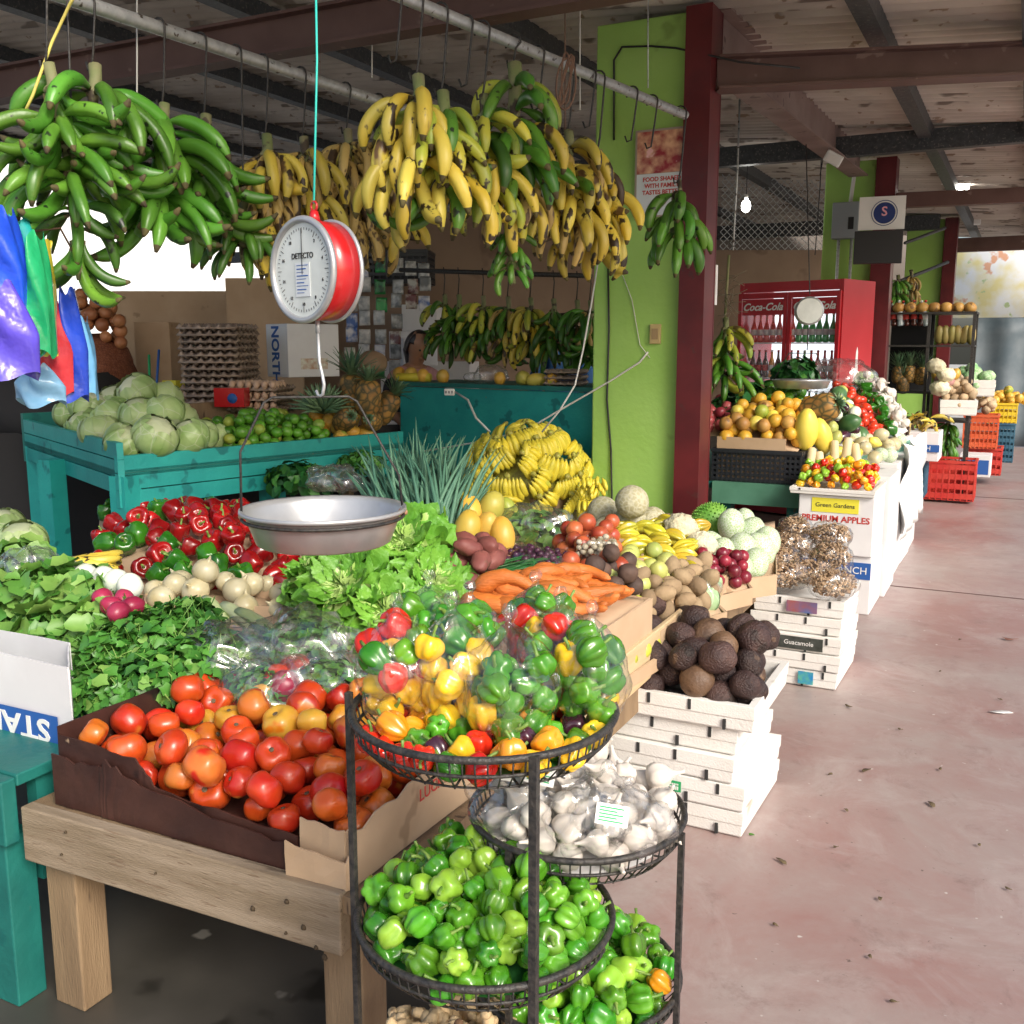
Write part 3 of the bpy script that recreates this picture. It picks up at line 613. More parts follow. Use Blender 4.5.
f_plgreen = G('plantain_green', (.055, .17, .016), (.10, .26, .028), scale=6, rough=.36, rnd_v=.3, rnd_h=.014, spots=((.012, .025, .008), 26, .64), spots2=((.16, .26, .05), 5, .68), bump=.15)
f_plgreendk = G('plantain_dark_green', (.03, .10, .012), (.07, .18, .02), scale=6, rough=.4, rnd_v=.25, spots=((.01, .02, .008), 12, .66))
f_plyel = G('plantain_yellow', (.60, .42, .04), (.54, .46, .08), scale=5, rough=.42, rnd_v=.25, spots=((.035, .022, .012), 22, .60), spots2=((.10, .055, .02), 9, .63), stretch=(1, 1, .55))
f_plbrown = G('plantain_tan', (.40, .27, .08), (.50, .37, .12), scale=5, rough=.5, rnd_v=.3, spots=((.05, .03, .016), 14, .55), spots2=((.12, .07, .03), 30, .60), stretch=(1, 1, .45))
f_plmix = G('plantain_turning', (.20, .32, .035), (.48, .44, .05), scale=4, rough=.42, rnd_v=.25, spots=((.04, .03, .012), 20, .60), spots2=((.14, .09, .03), 7, .66))
f_stalk = M('bunch_stalk', (.16, .20, .07), (.24, .22, .12), 14, rough=.7, spots=((.06, .045, .03), 12, .58))

# ------------------------------------------------------------------ produce shapes
def tomato(mat, n=3):
    out = []
    for i in range(n):
        r = .05; prof = smoothfn([(.001, .030), (.010, .033), (.028, .036), (.045, .022), (.050, 0), (.044, -.022), (.026, -.037), (.008, -.040), (.001, -.039)], 3)
        k = random.choice((4, 5, 6)); ph = rnd(0, 6); am = rnd(.05, .14)
        b = MB(); b.blob(prof, 26, lambda a, t: 1 - am * (1 - abs(math.sin(k * a / 2 + ph))) ** 2 * (1.4 - t), noi=.13, nsc=1.2, mi=0)
        b.blob([(.001, .0325), (.005, .0335), (.007, .0335), (.007, .030), (.001, .029)], 8, mi=1)
        out.append(b.mesh('tomato', [mat, f_drystem]))
    return out
def bonnet(mat, n=4):
    out = []
    for i in range(n):
        k = random.choice((4, 5, 5, 6)); ph = rnd(0, 6); am = rnd(.26, .42); tall = rnd(.8, 1.25)
        prof = smoothfn([(.002, .017), (.012, .020), (.021, .016), (.0255, .005), (.025, -.006), (.018, -.018), (.009, -.024), (.001, -.025)], 3)
        prof = [(r, z * tall) for r, z in prof]
        b = MB(); b.blob(prof, 28, lambda a, t: 1 - am * (1 - abs(math.sin(k * a / 2 + ph)) ** .7) * (.45 + .8 * t), noi=.13, nsc=1.5)
        out.append(b.mesh('scotch_bonnet', mat))
    return out
def stem_mesh(l=.022, r=.0025, mat=None, z0=.016, base=.007):
    b = MB(); b.sweep([(0, 0, z0 - .006), (0, 0, z0 + .003), (l * .12, 0, z0 + l * .5), (l * .4, l * .1, z0 + l)], [base, base * .5, r, r * 1.2], 7); return b.mesh('stem', mat or f_stem)
def bell(mat, n=3):
    out = []
    for i in range(n):
        k = random.choice((3, 4)); ph = rnd(0, 6); am = rnd(.14, .24); t_ = rnd(.85, 1.15)
        prof = smoothfn([(.002, .028), (.012, .026), (.026, .036), (.039, .028), (.041, .008), (.037, -.018), (.030, -.038), (.018, -.045), (.002, -.040)], 3)
        prof = [(r, z * t_) for r, z in prof]
        b = MB(); b.blob(prof, 28, lambda a, t: 1 - am * (1 - abs(math.sin(k * a / 2 + ph)) ** .6), noi=.18, nsc=1.4)
        out.append(b.mesh('bell_pepper', mat))
    return out
def rounded(name, mat, r, rz, n=2, noi=.05, seg=18, pr=10, nsc=1.6, bot=1, rfn=None):
    out = []
    for i in range(n):
        b = MB(); b.blob(ball(r, rz, pr, bot), seg, rfn, noi=noi, nsc=nsc); out.append(b.mesh(name, mat))
    return out
def onion(mat, n=2):
    out = []
    for i in range(n):
        prof = smoothfn([(.002, .062), (.005, .052), (.010, .043), (.030, .032), (.043, .010), (.042, -.010), (.026, -.030), (.006, -.037), (.001, -.036)], 3)
        b = MB(); b.blob(prof, 22, noi=.04); out.append(b.mesh('onion', mat))
    return out
def carrot(n=4):
    out = []
    for i in range(n):
        L = rnd(.14, .22); bend = rnd(-.05, .05); N = 12; r0 = rnd(.025, .033)
        b = MB(); b.sweep([((t - .5) * L, bend * math.sin(t * 3.14), 0) for t in [j / N for j in range(N + 1)]],
                          [r0 * (.35 if j == 0 else .8 if j == 1 else 1) * (1 - .62 * (j / N) ** 1.2) * (1 if j < N else .4) * rnd(.90, 1.08) for j in range(N + 1)], 12)
        out.append(b.mesh('carrot', f_carrot))
    return out
def starfruit(n=2):
    out = []
    for i in range(n):
        b = MB(); N = 14; L = .11
        rad = [.004 + .033 * math.sin(math.pi * j / N) ** .7 for j in range(N + 1)]
        b.sweep([((j / N - .5) * L, 0, 0) for j in range(N + 1)], rad, 30, lambda a, t: .52 + .48 * abs(math.cos(2.5 * a)) ** 1.6)
        out.append(b.mesh('starfruit', f_star))
    return out
def finger_mesh(name, L, R, a0, a1, mat, tip=None, N=15, seg=7, neck=.16):
    # starts at origin, sets off outward (+x) at angle a0 and bends round to a1 (radians below horizontal)
    p = Vector((0, 0, 0)); pts = [p.copy()]
    for j in range(N):
        t = j / (N - 1); a = a0 + (a1 - a0) * t; p = p + Vector((math.cos(a), 0, -math.sin(a))) * L / N; pts.append(p.copy())
    rad = []
    for j in range(N + 1):
        t = j / N
        r = .34 + (.66 * min(1, max(0, (t - neck * .5) / .22))) if t < .5 else 1
        if t > .72: r = max(.22, 1 - ((t - .72) / .28) ** 1.7 * .8)
        rad.append(R * r)
    b = MB(); ph = rnd(0, 1)
    b.sweep(pts, rad, seg * 2, lambda a, t: 1 - .17 * (1 - abs(math.cos(2.5 * a + ph))) , mcap=1); return b.mesh(name, [mat, tip or f_bantip])
def fingers(L, R, mat, n=4, spread=(0.1, 1.7), tip=None):
    return [finger_mesh('finger', L * rnd(.85, 1.15), R * rnd(.88, 1.12), spread[0] + rnd(-.35, .35), spread[1] + rnd(-.45, .35), mat, tip) for i in range(n)]
def leaf_cluster(name, mats, n, rad, size, shape='round', up=.4, stems=0, stemmat=None, fold=.25, layer=0):
    # n small leaves through an ellipsoid of half sizes rad; every leaf its own island
    b = MB()
    for i in range(n):
        while True:
            p = Vector((rnd(-1, 1), rnd(-1, 1), rnd(-1, 1)))
            if layer < p.length <= 1: break
        q = Vector((p.x * rad[0], p.y * rad[1], p.z * rad[2])); nrm = (p + Vector((rnd(-.6, .6), rnd(-.6, .6), up + rnd(-.3, .6)))).normalized()
        t = nrm.orthogonal(); t.rotate(Matrix.Rotation(rnd(0, 6.28), 3, nrm)); s = size * rnd(.6, 1.35); bb = nrm.cross(t)
        if shape == 'round':   # three-lobed little leaf
            ol = [(0, 0), (.35, -.42), (.75, -.5), (.85, -.18), (1.05, 0), (.85, .18), (.75, .5), (.35, .42)]
        elif shape == 'oval':
            ol = [(0, 0), (.3, -.28), (.7, -.3), (1.1, 0), (.7, .3), (.3, .28)]
        elif shape == 'big':
            ol = [(0, 0), (.15, -.3), (.45, -.5), (.65, -.38), (.95, -.42), (1.15, -.12), (1.1, .15), (.9, .42), (.6, .36), (.4, .5), (.12, .28)]
        else: ol = [(0, 0), (.5, -.06), (1.5, 0), (.5, .06)]
        vs = [q + t * x * s + bb * y * s + nrm * (abs(y) * fold * 2 * s - x * x * .25 * s + rnd(-.04, .04) * s) for x, y in ol]
        mid = q + t * .55 * s - nrm * .06 * s; k = len(vs)
        b.add([mid] + vs, [(0, j + 1, (j + 1) % k + 1) for j in range(k)], random.randrange(len(mats)) if i % 3 == 0 else 0)
    for i in range(stems):
        p = Vector((rnd(-1, 1) * rad[0] * .8, rnd(-1, 1) * rad[1] * .8, rnd(-.8, .4) * rad[2])); e = p + Vector((rnd(-.5, .5) * rad[0], rnd(-.5, .5) * rad[1], rnd(.2, .9) * rad[2]))
        b.sweep([p, p.lerp(e, .5) + Vector((rnd(-.01, .01), 0, .005)), e], .0016, 4, mi=len(mats) - 1)
    return b.mesh(name, mats)
def lettuce_mesh():
    b = MB()
    for L_, (n, rr, lift, sz) in enumerate([(7, .155, .15, .15), (8, .125, .5, .14), (7, .09, .9, .12), (6, .05, 1.25, .09)]):
        for i in range(n):
            az = 6.283 * i / n + rnd(-.3, .3) + L_ * .4; ph = rnd(0, 6); fr = rnd(5, 7); am = .02 * sz / .15
            ca, sa = math.cos(az), math.sin(az); li = lift + rnd(-.15, .15)
            def fn(u, v):
                u_ = (u - .5) * 2; w_ = sz * (.25 + .9 * math.sin(min(1, v * 1.05) * 2.2)) * .62
                r = rr * 1.1 * v * math.cos(li * (1 - .4 * v)); z = rr * v * math.sin(li) * 1.1 - .05 * v * v * (1 if L_ < 2 else .3)
                ed = max(abs(u_), v) ** 3
                ru = am * ed * (math.sin(fr * 1.5 * u_ + ph + v * 6) + .45 * math.sin(fr * 3.6 * u_ + v * 11 + ph))
                y = u_ * w_ + ru * .4; x = r + ru * .5; zz = z + ru + .03 * u_ * u_
                return (x * ca - y * sa, x * sa + y * ca, zz)
            NU, NV = 18, 11; o = len(b.v); k0 = len(b.f)
            b.grid(fn, NU, NV)
            for q in range(k0, len(b.f)):
                v_ = ((q - k0) // NU) / NV; u_ = abs(((q - k0) % NU) / NU - .5)
                if v_ < .38 + (.2 if u_ < .06 else 0) + L_ * .06: b.m[q] = 1
    return b.mesh('lettuce', [f_lett, f_lettcore])
def cabbage_mesh():
    b = MB(); R = .1; b.blob(ball(R, R * .86, 16), 30, noi=.04)
    for i in range(6):
        az = 1.05 * i + rnd(-.2, .2); R2 = R * (1.015 + .012 * i); a0 = rnd(.1, .5); sp = rnd(.8, 1.1); ph = rnd(0, 6)
        def fn(u, v):
            th = az + (u - .5) * 2 * sp * (1 - .25 * v); el = -1.2 + v * (1.9 + .3 * math.sin(u * 3.14)) + a0 * .3
            q = R2 * (1 + .05 * v ** 3 * (1 + .6 * math.sin(u * 14 + ph)) + .05 * abs(u - .5) ** 2 * 4)
            return (q * math.cos(el) * math.cos(th), q * math.cos(el) * math.sin(th), q * .86 * math.sin(el))
        b.grid(fn, 14, 12, 1)
    return b.mesh('cabbage', [f_cab, f_cabc])
def pineapple(name, label, loc, rot, group=None, s=1.0, crown=1.0):
    b = MB(); prof = smoothfn([(.004, .095), (.04, .088), (.06, .06), (.066, 0), (.062, -.055), (.042, -.088), (.004, -.095)], 4)
    b.blob(prof, 32, lambda a, t: 1 + .035 * math.sin(a * 8 + t * 34) * math.sin(a * 8 - t * 34))
    o = obj(name, b.mesh(name, f_pinap), None, loc, rot, s); tag(o, label, 'pineapple', group)
    b = MB()
    for i in range(34):
        az = i * 2.399; t = i / 34; L = (.10 + .07 * (1 - abs(t - .45) * 1.6)) * crown; out = .9 - t * .8
        ca, sa = math.cos(az), math.sin(az); r0 = .016 * (1 - t)
        def fn(u, v):
            wd = .011 * (1 - v) ** .7 * (u - .5) * 2; r = r0 + L * v * math.sin(out) + .35 * out * L * v * v * .5; z = .085 + L * v * math.cos(out) - out * .04 * v * v + .003 * (u - .5) ** 2 * 4
            return (r * ca - wd * sa, r * sa + wd * ca, z)
        b.grid(fn, 2, 6)
    obj('crown', b.mesh('crown', f_pinlf), o); return o

T_red, T_or, T_ye = tomato(f_tomred, 4), tomato(f_tomor), tomato(f_tomye, 2)
B_g, B_p, B_r, B_o, B_y, B_u = bonnet(f_grn, 6), bonnet(f_grn2, 3), bonnet(f_pepred, 2), bonnet(f_pepor, 2), bonnet(f_pepyel, 2), bonnet(f_peppur, 2)
S_small, S_bell = stem_mesh(), stem_mesh(.026, .0035, None, .024, .011)
BR, BG, BM = bell(f_bellred), bell(f_bellgrn), bell(f_bellmix, 1)
def W(meshes, desc, wt): return [(m, desc, wt / len(meshes)) for m in meshes]

# plantain bunches ----------------------------------------------------
def rotz_dir(v): return math.atan2(v.y, v.x)
FGS = {'green': 5, 'dark': 3, 'tan': 5, 'turn': 4, 'yellow': 5}
FG = {'green': fingers(.31, .0245, f_plgreen, 5, (-.1, 1.3)) + fingers(.32, .0245, f_plgreen, 6, (1.25, -.35)), 'dark': fingers(.25, .024, f_plgreendk, 3) + fingers(.25, .024, f_plgreendk, 3, (1.2, -.2)), 'yellow': fingers(.275, .0245, f_plyel, 5, (.0, 1.75)) + fingers(.25, .026, f_plyel, 2, (1.2, .2)),
      'tan': fingers(.25, .0195, f_plbrown, 5, (.2, 1.9)) + fingers(.22, .021, f_plbrown, 2, (1.2, .2)), 'turn': fingers(.275, .0235, f_plmix, 4, (.1, 1.6)) + fingers(.26, .026, f_plmix, 3, (1.2, -.1)), 'sgreen': fingers(.17, .018, f_plgreen, 4, (.2, 1.5)),
      'small': fingers(.12, .016, f_plgreen, 3, (.3, 1.6)), 'ban': fingers(.16, .021, f_banyel, 5, (.15, 1.25), f_bangrn), 'baby': fingers(.085, .012, f_banyel, 3, (.2, 1.4), f_bangrn)}
def bunch(label, top, hands, nf, kinds, hook=True, step=.075, azc=None, spread=1.6, tiltv=(0, 0), s=1.0, group='plantain bunches hung from the pipes', cat='plantain bunch', name='plantain_bunch', pipe_at=None, r0=.018, droop=0):
    # top: world point of the cut stalk end; hands: number of hands down the stalk
    t = thing(name, label, cat, top, (tiltv[0], tiltv[1], 0), group)
    L = .10 + step * hands
    b = MB(); n = 8; b.sweep([(.012 * math.sin(i), .012 * math.cos(i * 1.3), -L * i / n) for i in range(n + 1)], [r0 * (1.15 - .45 * i / n) * rnd(.9, 1.1) for i in range(n + 1)], 9)
    obj('stalk', b.mesh('stalk', f_stalk), t)
    camaz = math.atan2(-top.y, -top.x) if azc is None else azc
    for h in range(hands):
        az0 = camaz + rnd(-.5, .5); k = (nf if not hasattr(nf, '__len__') else nf[h % len(nf)]) + 1
        style = rnd(0, 1) < .6
        b = MB(); b.blob(ball(.026 * s, .02 * s, 6), 10, noi=.3, off=(0, 0, -.08 - step * h)); obj('hand_crown', b.mesh('hand_crown', f_stalk), t)
        for i in range(k):
            u = (i + .5) / k - .5; az = az0 + u * 2 * spread + rnd(-.12, .12); kd = random.choice(kinds[h % len(kinds)] if isinstance(kinds[0], (list, tuple)) else kinds)
            pool = FG[kd] if kd not in FGS else (FG[kd][:FGS[kd]] if (style or kd not in ('green', 'dark')) and rnd(0, 1) < .93 else FG[kd][FGS[kd]:]); f = obj('finger', random.choice(pool), t, (.02 * math.cos(az), .02 * math.sin(az), -.075 - step * h + rnd(-.012, .012) - (i % 2) * .02), (0, 0, 0), s * rnd(.9, 1.08))
            f.rotation_euler = Euler((rnd(-.22, .22), rnd(-.22, .2) + (i % 2) * .25 + droop, az), 'XYZ')
    if pipe_at is not None:   # black wire hook from pipe to stalk
        a = Vector(pipe_at); e = Vector(top); rr = .032
        pts = [a + Vector((rr * math.cos(q), 0, rr * math.sin(q))) for q in [math.pi * 1.15 - j * math.pi * 1.15 / 7 for j in range(8)]]
        pts = [p.lerp(p, 0) for p in pts] + [e + Vector((.012, 0, .05)), e + Vector((.0, 0, -.01)), e + Vector((-.02, 0, -.015)), e + Vector((-.025, 0, .012))]
        c = MB(); c.sweep(pts, .0042, 6); o = obj('wire_hook', c.mesh('wire_hook', m_blackmetal))
        o['category'] = 'hook'; o['group'] = 'black wire hooks on the hanging pipes'; HOOKS.append((o, top, label))
    return t
HOOKS = []
# ------------------------------------------------------------------ hanging plantains
def on_pipe(x, y=None, which=1):
    a, bb = (p1a, p1b) if which == 1 else (p2a, p2b)
    x0, x1 = (75, 390) if which == 1 else (410, 685)
    # exact position along the pipe by bisection in picture x
    lo, hi = -1.5, 1.5
    for _ in range(40):
        m = (lo + hi) / 2
        if proj(a.lerp(bb, m))[0] < x: lo = m
        else: hi = m
    return a.lerp(bb, lo)
def hang(label, x, ytop, which, hands, nf, kinds, off=0.0, **k):
    pp = on_pipe(x, None, which); dep = proj(pp)[2]; top = D(x, ytop, dep)
    top.x = pp.x; top.y = pp.y
    return bunch(label, top, hands, nf, kinds, pipe_at=pp, **k)
hang('large green plantain bunch at the far left top of the frame', 40, 60, 1, 4, 7, ['green'], s=.95, step=.085, spread=2.4, tiltv=(.2, 0))
hang('green plantain bunch hung just left of the grey pipe hook pair', 88, 62, 1, 3, 7, ['green'], s=1.0, step=.08, spread=2.2)
hang('biggest green plantain bunch sweeping down under the grey pipe', 158, 100, 1, 4, 9, ['green'], s=1.08, step=.08, spread=1.9, tiltv=(0, .2))
hang('full green plantain bunch left of the tan spotted ones', 200, 112, 1, 3, 8, ['green', 'green', 'dark'], s=1.0, step=.075, spread=1.8, tiltv=(.0, .1))
hang('thin dark green bunch hanging low behind the big green plantains', 60, 150, 1, 3, 5, ['dark', 'green'], s=.85, step=.10, spread=2.6)
hang('tan spotted plantain bunch right of the green ones', 262, 132, 1, 5, 9, ['tan', 'tan', 'yellow'], s=.95, step=.07, spread=1.5)
hang('tan black speckled plantain bunch above the red scale', 300, 135, 1, 5, 9, ['tan', 'yellow', 'tan'], s=.95, step=.075, spread=1.5)
hang('tan overripe plantain bunch just right of the scale cord', 345, 128, 1, 5, 9, ['tan'], s=1.0, step=.08, spread=1.7)
hang('brownish plantain bunch hanging right of the red scale', 378, 128, 1, 5, 8, ['tan', 'tan', 'yellow'], s=1.05, step=.085, spread=1.6)
hang('small dark green bunch under the big green plantains', 235, 200, 1, 2, 6, ['dark'], s=.85, step=.07, spread=2)
hang('bunch with three fat yellow plantains beside the grey pipe end', 415, 72, 2, 3, [5, 6, 6], [['yellow'], ['turn', 'yellow'], ['yellow']], s=1.0, step=.10, spread=1.4)
hang('half green plantain bunch on a long bare stalk', 440, 88, 2, 4, 7, [['turn', 'green'], ['turn', 'dark'], ['turn'], ['green', 'yellow']], s=.95, step=.08, spread=2.0)
hang('tall plantain bunch with bright green fingers and thick pale stalk', 513, 62, 2, 5, [4, 6, 6, 6, 6], [['green', 'turn'], ['green', 'dark'], ['yellow', 'green'], ['green', 'turn'], ['yellow', 'tan']], s=1.0, step=.095, spread=1.8, r0=.024)
hang('mixed green and yellow plantain bunch behind the tall stalk', 482, 92, 2, 4, 6, [['turn'], ['dark', 'turn'], ['yellow'], ['turn']], s=.92, step=.08, spread=2.2)
hang('ripe yellow plantain bunch tied left of the food poster', 568, 128, 2, 4, 8, [['yellow', 'tan'], ['yellow'], ['green', 'yellow'], ['tan', 'yellow']], s=.95, step=.085, spread=1.7)
hang('bright yellow plantain bunch nearest the food poster', 598, 148, 2, 4, 9, [['yellow', 'tan'], ['yellow'], ['yellow'], ['yellow']], s=.92, step=.08, spread=1.3)
hang('small green plantain bunch in front of the red column', 680, 178, 2, 3, [3, 6, 5], ['sgreen'], s=1.45, step=.085, spread=1.5, r0=.010)
t = bunch('tiny bunch of immature green plantains hanging low over far counter', on_pipe(512, None, 2) + Vector((0, 0, -.62)), 3, 4, ['small'], step=.05, s=.9, spread=2.5, r0=.012)
# empty hooks along the pale pipe
for x in (538, 590, 632, 652, 395, 466):
    pp = on_pipe(x, None, 2); rr = .028
    c = MB(); c.sweep([pp + Vector((rr * math.cos(q), 0, rr * math.sin(q))) for q in [math.pi * 1.2 - j * math.pi * 1.2 / 8 for j in range(9)]] + [pp + Vector((.012, 0, -.12)), pp + Vector((.0, 0, -.20)), pp + Vector((-.02, 0, -.205)), pp + Vector((-.03, 0, -.18))], .0042, 6)
    o = obj('wire_hook', c.mesh('wire_hook', m_blackmetal)); o['category'] = 'hook'; HOOKS.append((o, pp, 'empty'))
HOOKS.sort(key=lambda a: proj(a[1])[0])
for i, (o, tp, lb) in enumerate(HOOKS): tag(o, 'black bent wire hook over the hanging pipe, %s from left' % ('%s' % (ORD[i + 1] if i < 20 else '%dth' % (i + 1))), 'hook', 'black wire hooks on the hanging pipes')
# far row of bunches on a rod over the teal counter
fr0, fr1 = D(400, 270, 7.3), D(592, 276, 6.6)
cord([fr0, fr1], .016, m_blackmetal, 'dark_rod', 'dark rod carrying the far row of plantains', 'rod', seg=8)
kk = [['dark', 'turn'], ['dark', 'green'], ['turn', 'dark'], ['dark', 'tan'], ['turn', 'yellow'], ['dark'], ['dark', 'tan'], ['dark', 'green']]
xs_ = [447, 462, 487, 512, 534, 556, 578, 590]
far_lab = ['leftmost', 'second from left', 'third from left', 'fourth from left', 'fifth from left', 'sixth from left', 'seventh from left', 'rightmost']
for i, x in enumerate(xs_):
    u = (x - 400) / 192; pp = fr0.lerp(fr1, u)
    bunch('dim plantain bunch over the far counter, %s of the row' % far_lab[i], pp + Vector((0, 0, -.16)), 3, 7, kk[i], step=.10, s=.95, spread=2.0, pipe_at=None, group='plantain bunches in the dim far row', r0=.016)
    c = MB(); c.sweep([pp + Vector((0, 0, .03)), pp + Vector((.01, 0, -.05)), pp + Vector((0, 0, -.17))], .004, 5); o = obj('wire_hook', c.mesh('wire_hook', m_blackmetal)); tag(o, 'dark wire hook on the far rod, %s' % far_lab[i], 'hook', 'hooks on the far rod')

# ------------------------------------------------------------------ hanging scale
dc = D(316, 271, 2.42); dir_ = (C0 - dc); dir_.z = 0; dir_.normalize()
face_az = math.atan2(dir_.y, dir_.x) - .92          # dial turned to the left of the camera
SCL = thing('hanging_scale', 'round hanging dial scale with red rim and large metal pan', 'scale', dc, (0, 0, face_az + math.pi / 2))
# local frame: dial faces -Y
b = MB(); RD = .118
b.sweep([(0, -.035, 0), (0, -.034, 0), (0, .045, 0), (0, .0455, 0)], [RD * .9, RD, RD, RD * .9], 56); obj('rim', b.mesh('rim', m_scalered), SCL)
b = MB(); b.sweep([(RD * math.cos(a), -.040, RD * math.sin(a)) for a in [6.2832 * i / 56 for i in range(56)]], .0085, 8, close=True); obj('bezel', b.mesh('bezel', m_alu), SCL)
b = MB(); b.sweep([(RD * math.cos(a) * 1.005, .044, RD * math.sin(a) * 1.005) for a in [6.2832 * i / 56 for i in range(56)]], .006, 6, close=True); obj('back_rim', b.mesh('back_rim', m_alu), SCL)
b = MB(); b.sweep([(0, -.0365, 0), (0, -.0385, 0)], RD * .94, 56); obj('dial', b.mesh('dial', m_dial, False), SCL)
b = MB()
for i in range(60):
    a = 6.2832 * i / 60; r1 = RD * .84; r0 = r1 - (.014 if i % 5 == 0 else .006)
    b.bar((r0 * math.cos(a), -.0395, r0 * math.sin(a)), (r1 * math.cos(a), -.0395, r1 * math.sin(a)), .0012, .0006, up=(0, 1, 0))
obj('dial_marks', b.mesh('dial_marks', m_ink, False), SCL)
b = MB(); b.bar((0, -.041, -.01), (0, -.041, RD * .82), .002, .0008, up=(0, 1, 0)); obj('pointer', b.mesh('pointer', m_ink, False), SCL)
text('DETECTO', .019, m_ink, SCL, (0, -.0392, .033), (math.pi / 2, 0, 0), bold=.0002)
for i, n_ in enumerate(['0', '2', '4', '6', '8', '10', '12', '14', '16', '18']):
    a = math.pi / 2 - 6.2832 * i / 10
    if i: text(n_, .011, m_ink, SCL, (RD * .68 * math.cos(a), -.0392, RD * .68 * math.sin(a)), (math.pi / 2, 0, 0), name='number')
b = MB(); b.box(-.028, .028, -.0405, -.0390, -.062, .018); st = obj('sticker', b.mesh('sticker', M('sticker_paper', (.62, .66, .68), rough=.5), False), SCL)
b = MB()
for i in range(9): b.box(-.022, .022 - (i % 3) * .008, -.0412, -.0406, .012 - i * .008, .0095 - i * .008 + (.0 if i % 2 else .0012))
obj('sticker_print', b.mesh('sticker_print', m_inkblue, False), st)
b = MB(); b.sweep([(0, 0, RD - .005), (0, 0, RD + .022)], [.016, .01], 8); b.sweep([(.011 * math.cos(a), 0, RD + .033 + .011 * math.sin(a)) for a in [6.283 * i / 14 for i in range(14)]], .003, 6, close=True); obj('hanger_ring', b.mesh('hanger_ring', m_scalered), SCL)
b = MB(); b.sweep([(0, 0, -RD), (0, 0, -RD - .03)], .006, 8)
b.sweep([(.0, 0, -RD - .03), (.002, 0, -RD - .10), (.012, 0, -RD - .13), (.018, 0, -RD - .155), (.012, 0, -RD - .178), (-.004, 0, -RD - .185), (-.014, 0, -RD - .17)], .0042, 6); obj('hook', b.mesh('hook', m_galv), SCL)
# pan and bail
pc = D(321, 508, 2.60); pc.x, pc.y = dc.x, dc.y; pz = pc.z - dc.z; RP = .20
prof = [(.001, -.075), (RP * .80, -.075), (RP * .84, -.070), (RP * .97, .0), (RP * 1.0, .012), (RP * 1.03, .014), (RP * 1.03, .008), (RP * .99, .004)]
b = MB(); seg = 64
vs = [(r * math.cos(6.2832 * k / seg), r * math.sin(6.2832 * k / seg), z) for r, z in prof for k in range(seg)]
b.add(vs, [(i * seg + k, i * seg + (k + 1) % seg, (i + 1) * seg + (k + 1) % seg, (i + 1) * seg + k) for i in range(len(prof) - 1) for k in range(seg)] )
obj('pan', b.mesh('pan', m_alu), SCL, (0, 0, pz), solid=.0025)
b = MB(); b.sweep([(RP * 1.0 * math.cos(a), RP * 1.0 * math.sin(a), -.007) for a in [6.2832 * i / 64 for i in range(64)]], .0045, 6, close=True); obj('pan_band', b.mesh('pan_band', m_blackmetal), SCL, (0, 0, pz))
# bail: two rods bent into a trapezoid over the pan, in the plane facing the camera
ax = rotz_dir(RT) - (face_az + math.pi / 2); bx_, by_ = math.cos(ax + .25), math.sin(ax + .25); zt2 = -RD - .185
b = MB(); pts = [(-RP * bx_, -RP * by_, pz), (-RP * .98 * bx_, -RP * .98 * by_, pz + .16), (-.135 * bx_, -.135 * by_, zt2 - .012), (-.115 * bx_, -.115 * by_, zt2), (.07 * bx_, .07 * by_, zt2), (.09 * bx_, .09 * by_, zt2 - .012), (RP * .96 * bx_, RP * .96 * by_, pz + .09), (RP * bx_, RP * by_, pz)]
b.sweep(pts, .0032, 6); obj('bail', b.mesh('bail', m_blackmetal), SCL)
b = MB(); b.blob(ball(.013, .012, 6), 8, off=(RP * bx_, RP * by_, pz - .004), noi=.4); b.blob(ball(.008, .008, 6), 8, off=(-RP * bx_, -RP * by_, pz), noi=.4); obj('wire_knot', b.mesh('wire_knot', f_cut), SCL)
cord([D(315, -60, 2.42), D(317, 60, 2.42), dc + Vector((0, 0, RD + .04))], .0028, m_cyan, 'cord', 'turquoise cord holding up the red dial scale', 'cord')

# ------------------------------------------------------------------ tomatoes in the dark printed cardboard tray (front)
q = Q((64, 812, TT), (318, 866, TT), (468, 772, TT), (180, 735, TT))
def box_tray_world(x0, x1, y0, y1, z): return [Vector((x0, y0, z)), Vector((x1, y0, z)), Vector((x1, y1, z)), Vector((x0, y1, z))]
tz = .60
q = box_tray_world(-1.93, -1.16, 1.53, 2.10, tz)
t1 = thing('tomato_box', 'torn dark printed cardboard box full of ripe tomatoes', 'cardboard box', (-1.54, 1.8, TT))
def cardsheet(pts, mat, name, th=.004, parent=None, wav=.004):
    # a sheet of board given as (x,y,z0,z1) stations
    b = MB(); n = len(pts); vs = []; sub_ = 6; st = []
    for i in range(n - 1):
        for j in range(sub_): st.append([pts[i][k] * (1 - j / sub_) + pts[i + 1][k] * j / sub_ for k in range(4)])
    st.append(list(pts[-1])); N = 3
    for s_ in st:
        jz = rnd(-wav, wav)
        for k in range(N + 1):
            vs.append((s_[0] + rnd(-.001, .001), s_[1] + rnd(-.001, .001), s_[2] + (s_[3] + jz - s_[2]) * k / N))
    fs = [(i * (N + 1) + k, (i + 1) * (N + 1) + k, (i + 1) * (N + 1) + k + 1, i * (N + 1) + k + 1) for i in range(len(st) - 1) for k in range(N)]
    b.add(vs, fs); me = b.mesh(name, mat, False); o = obj(name, me, parent, solid=th)
    if parent: o.location = -parent.location
    return o
z0 = TT - .004
cardsheet([(-1.965, 1.505, z0, .695), (-1.72, 1.508, z0, .68), (-1.66, 1.51, z0, .62), (-1.40, 1.512, z0, .605), (-1.27, 1.515, z0, .60)], m_carddk, 'front_panel', parent=t1)
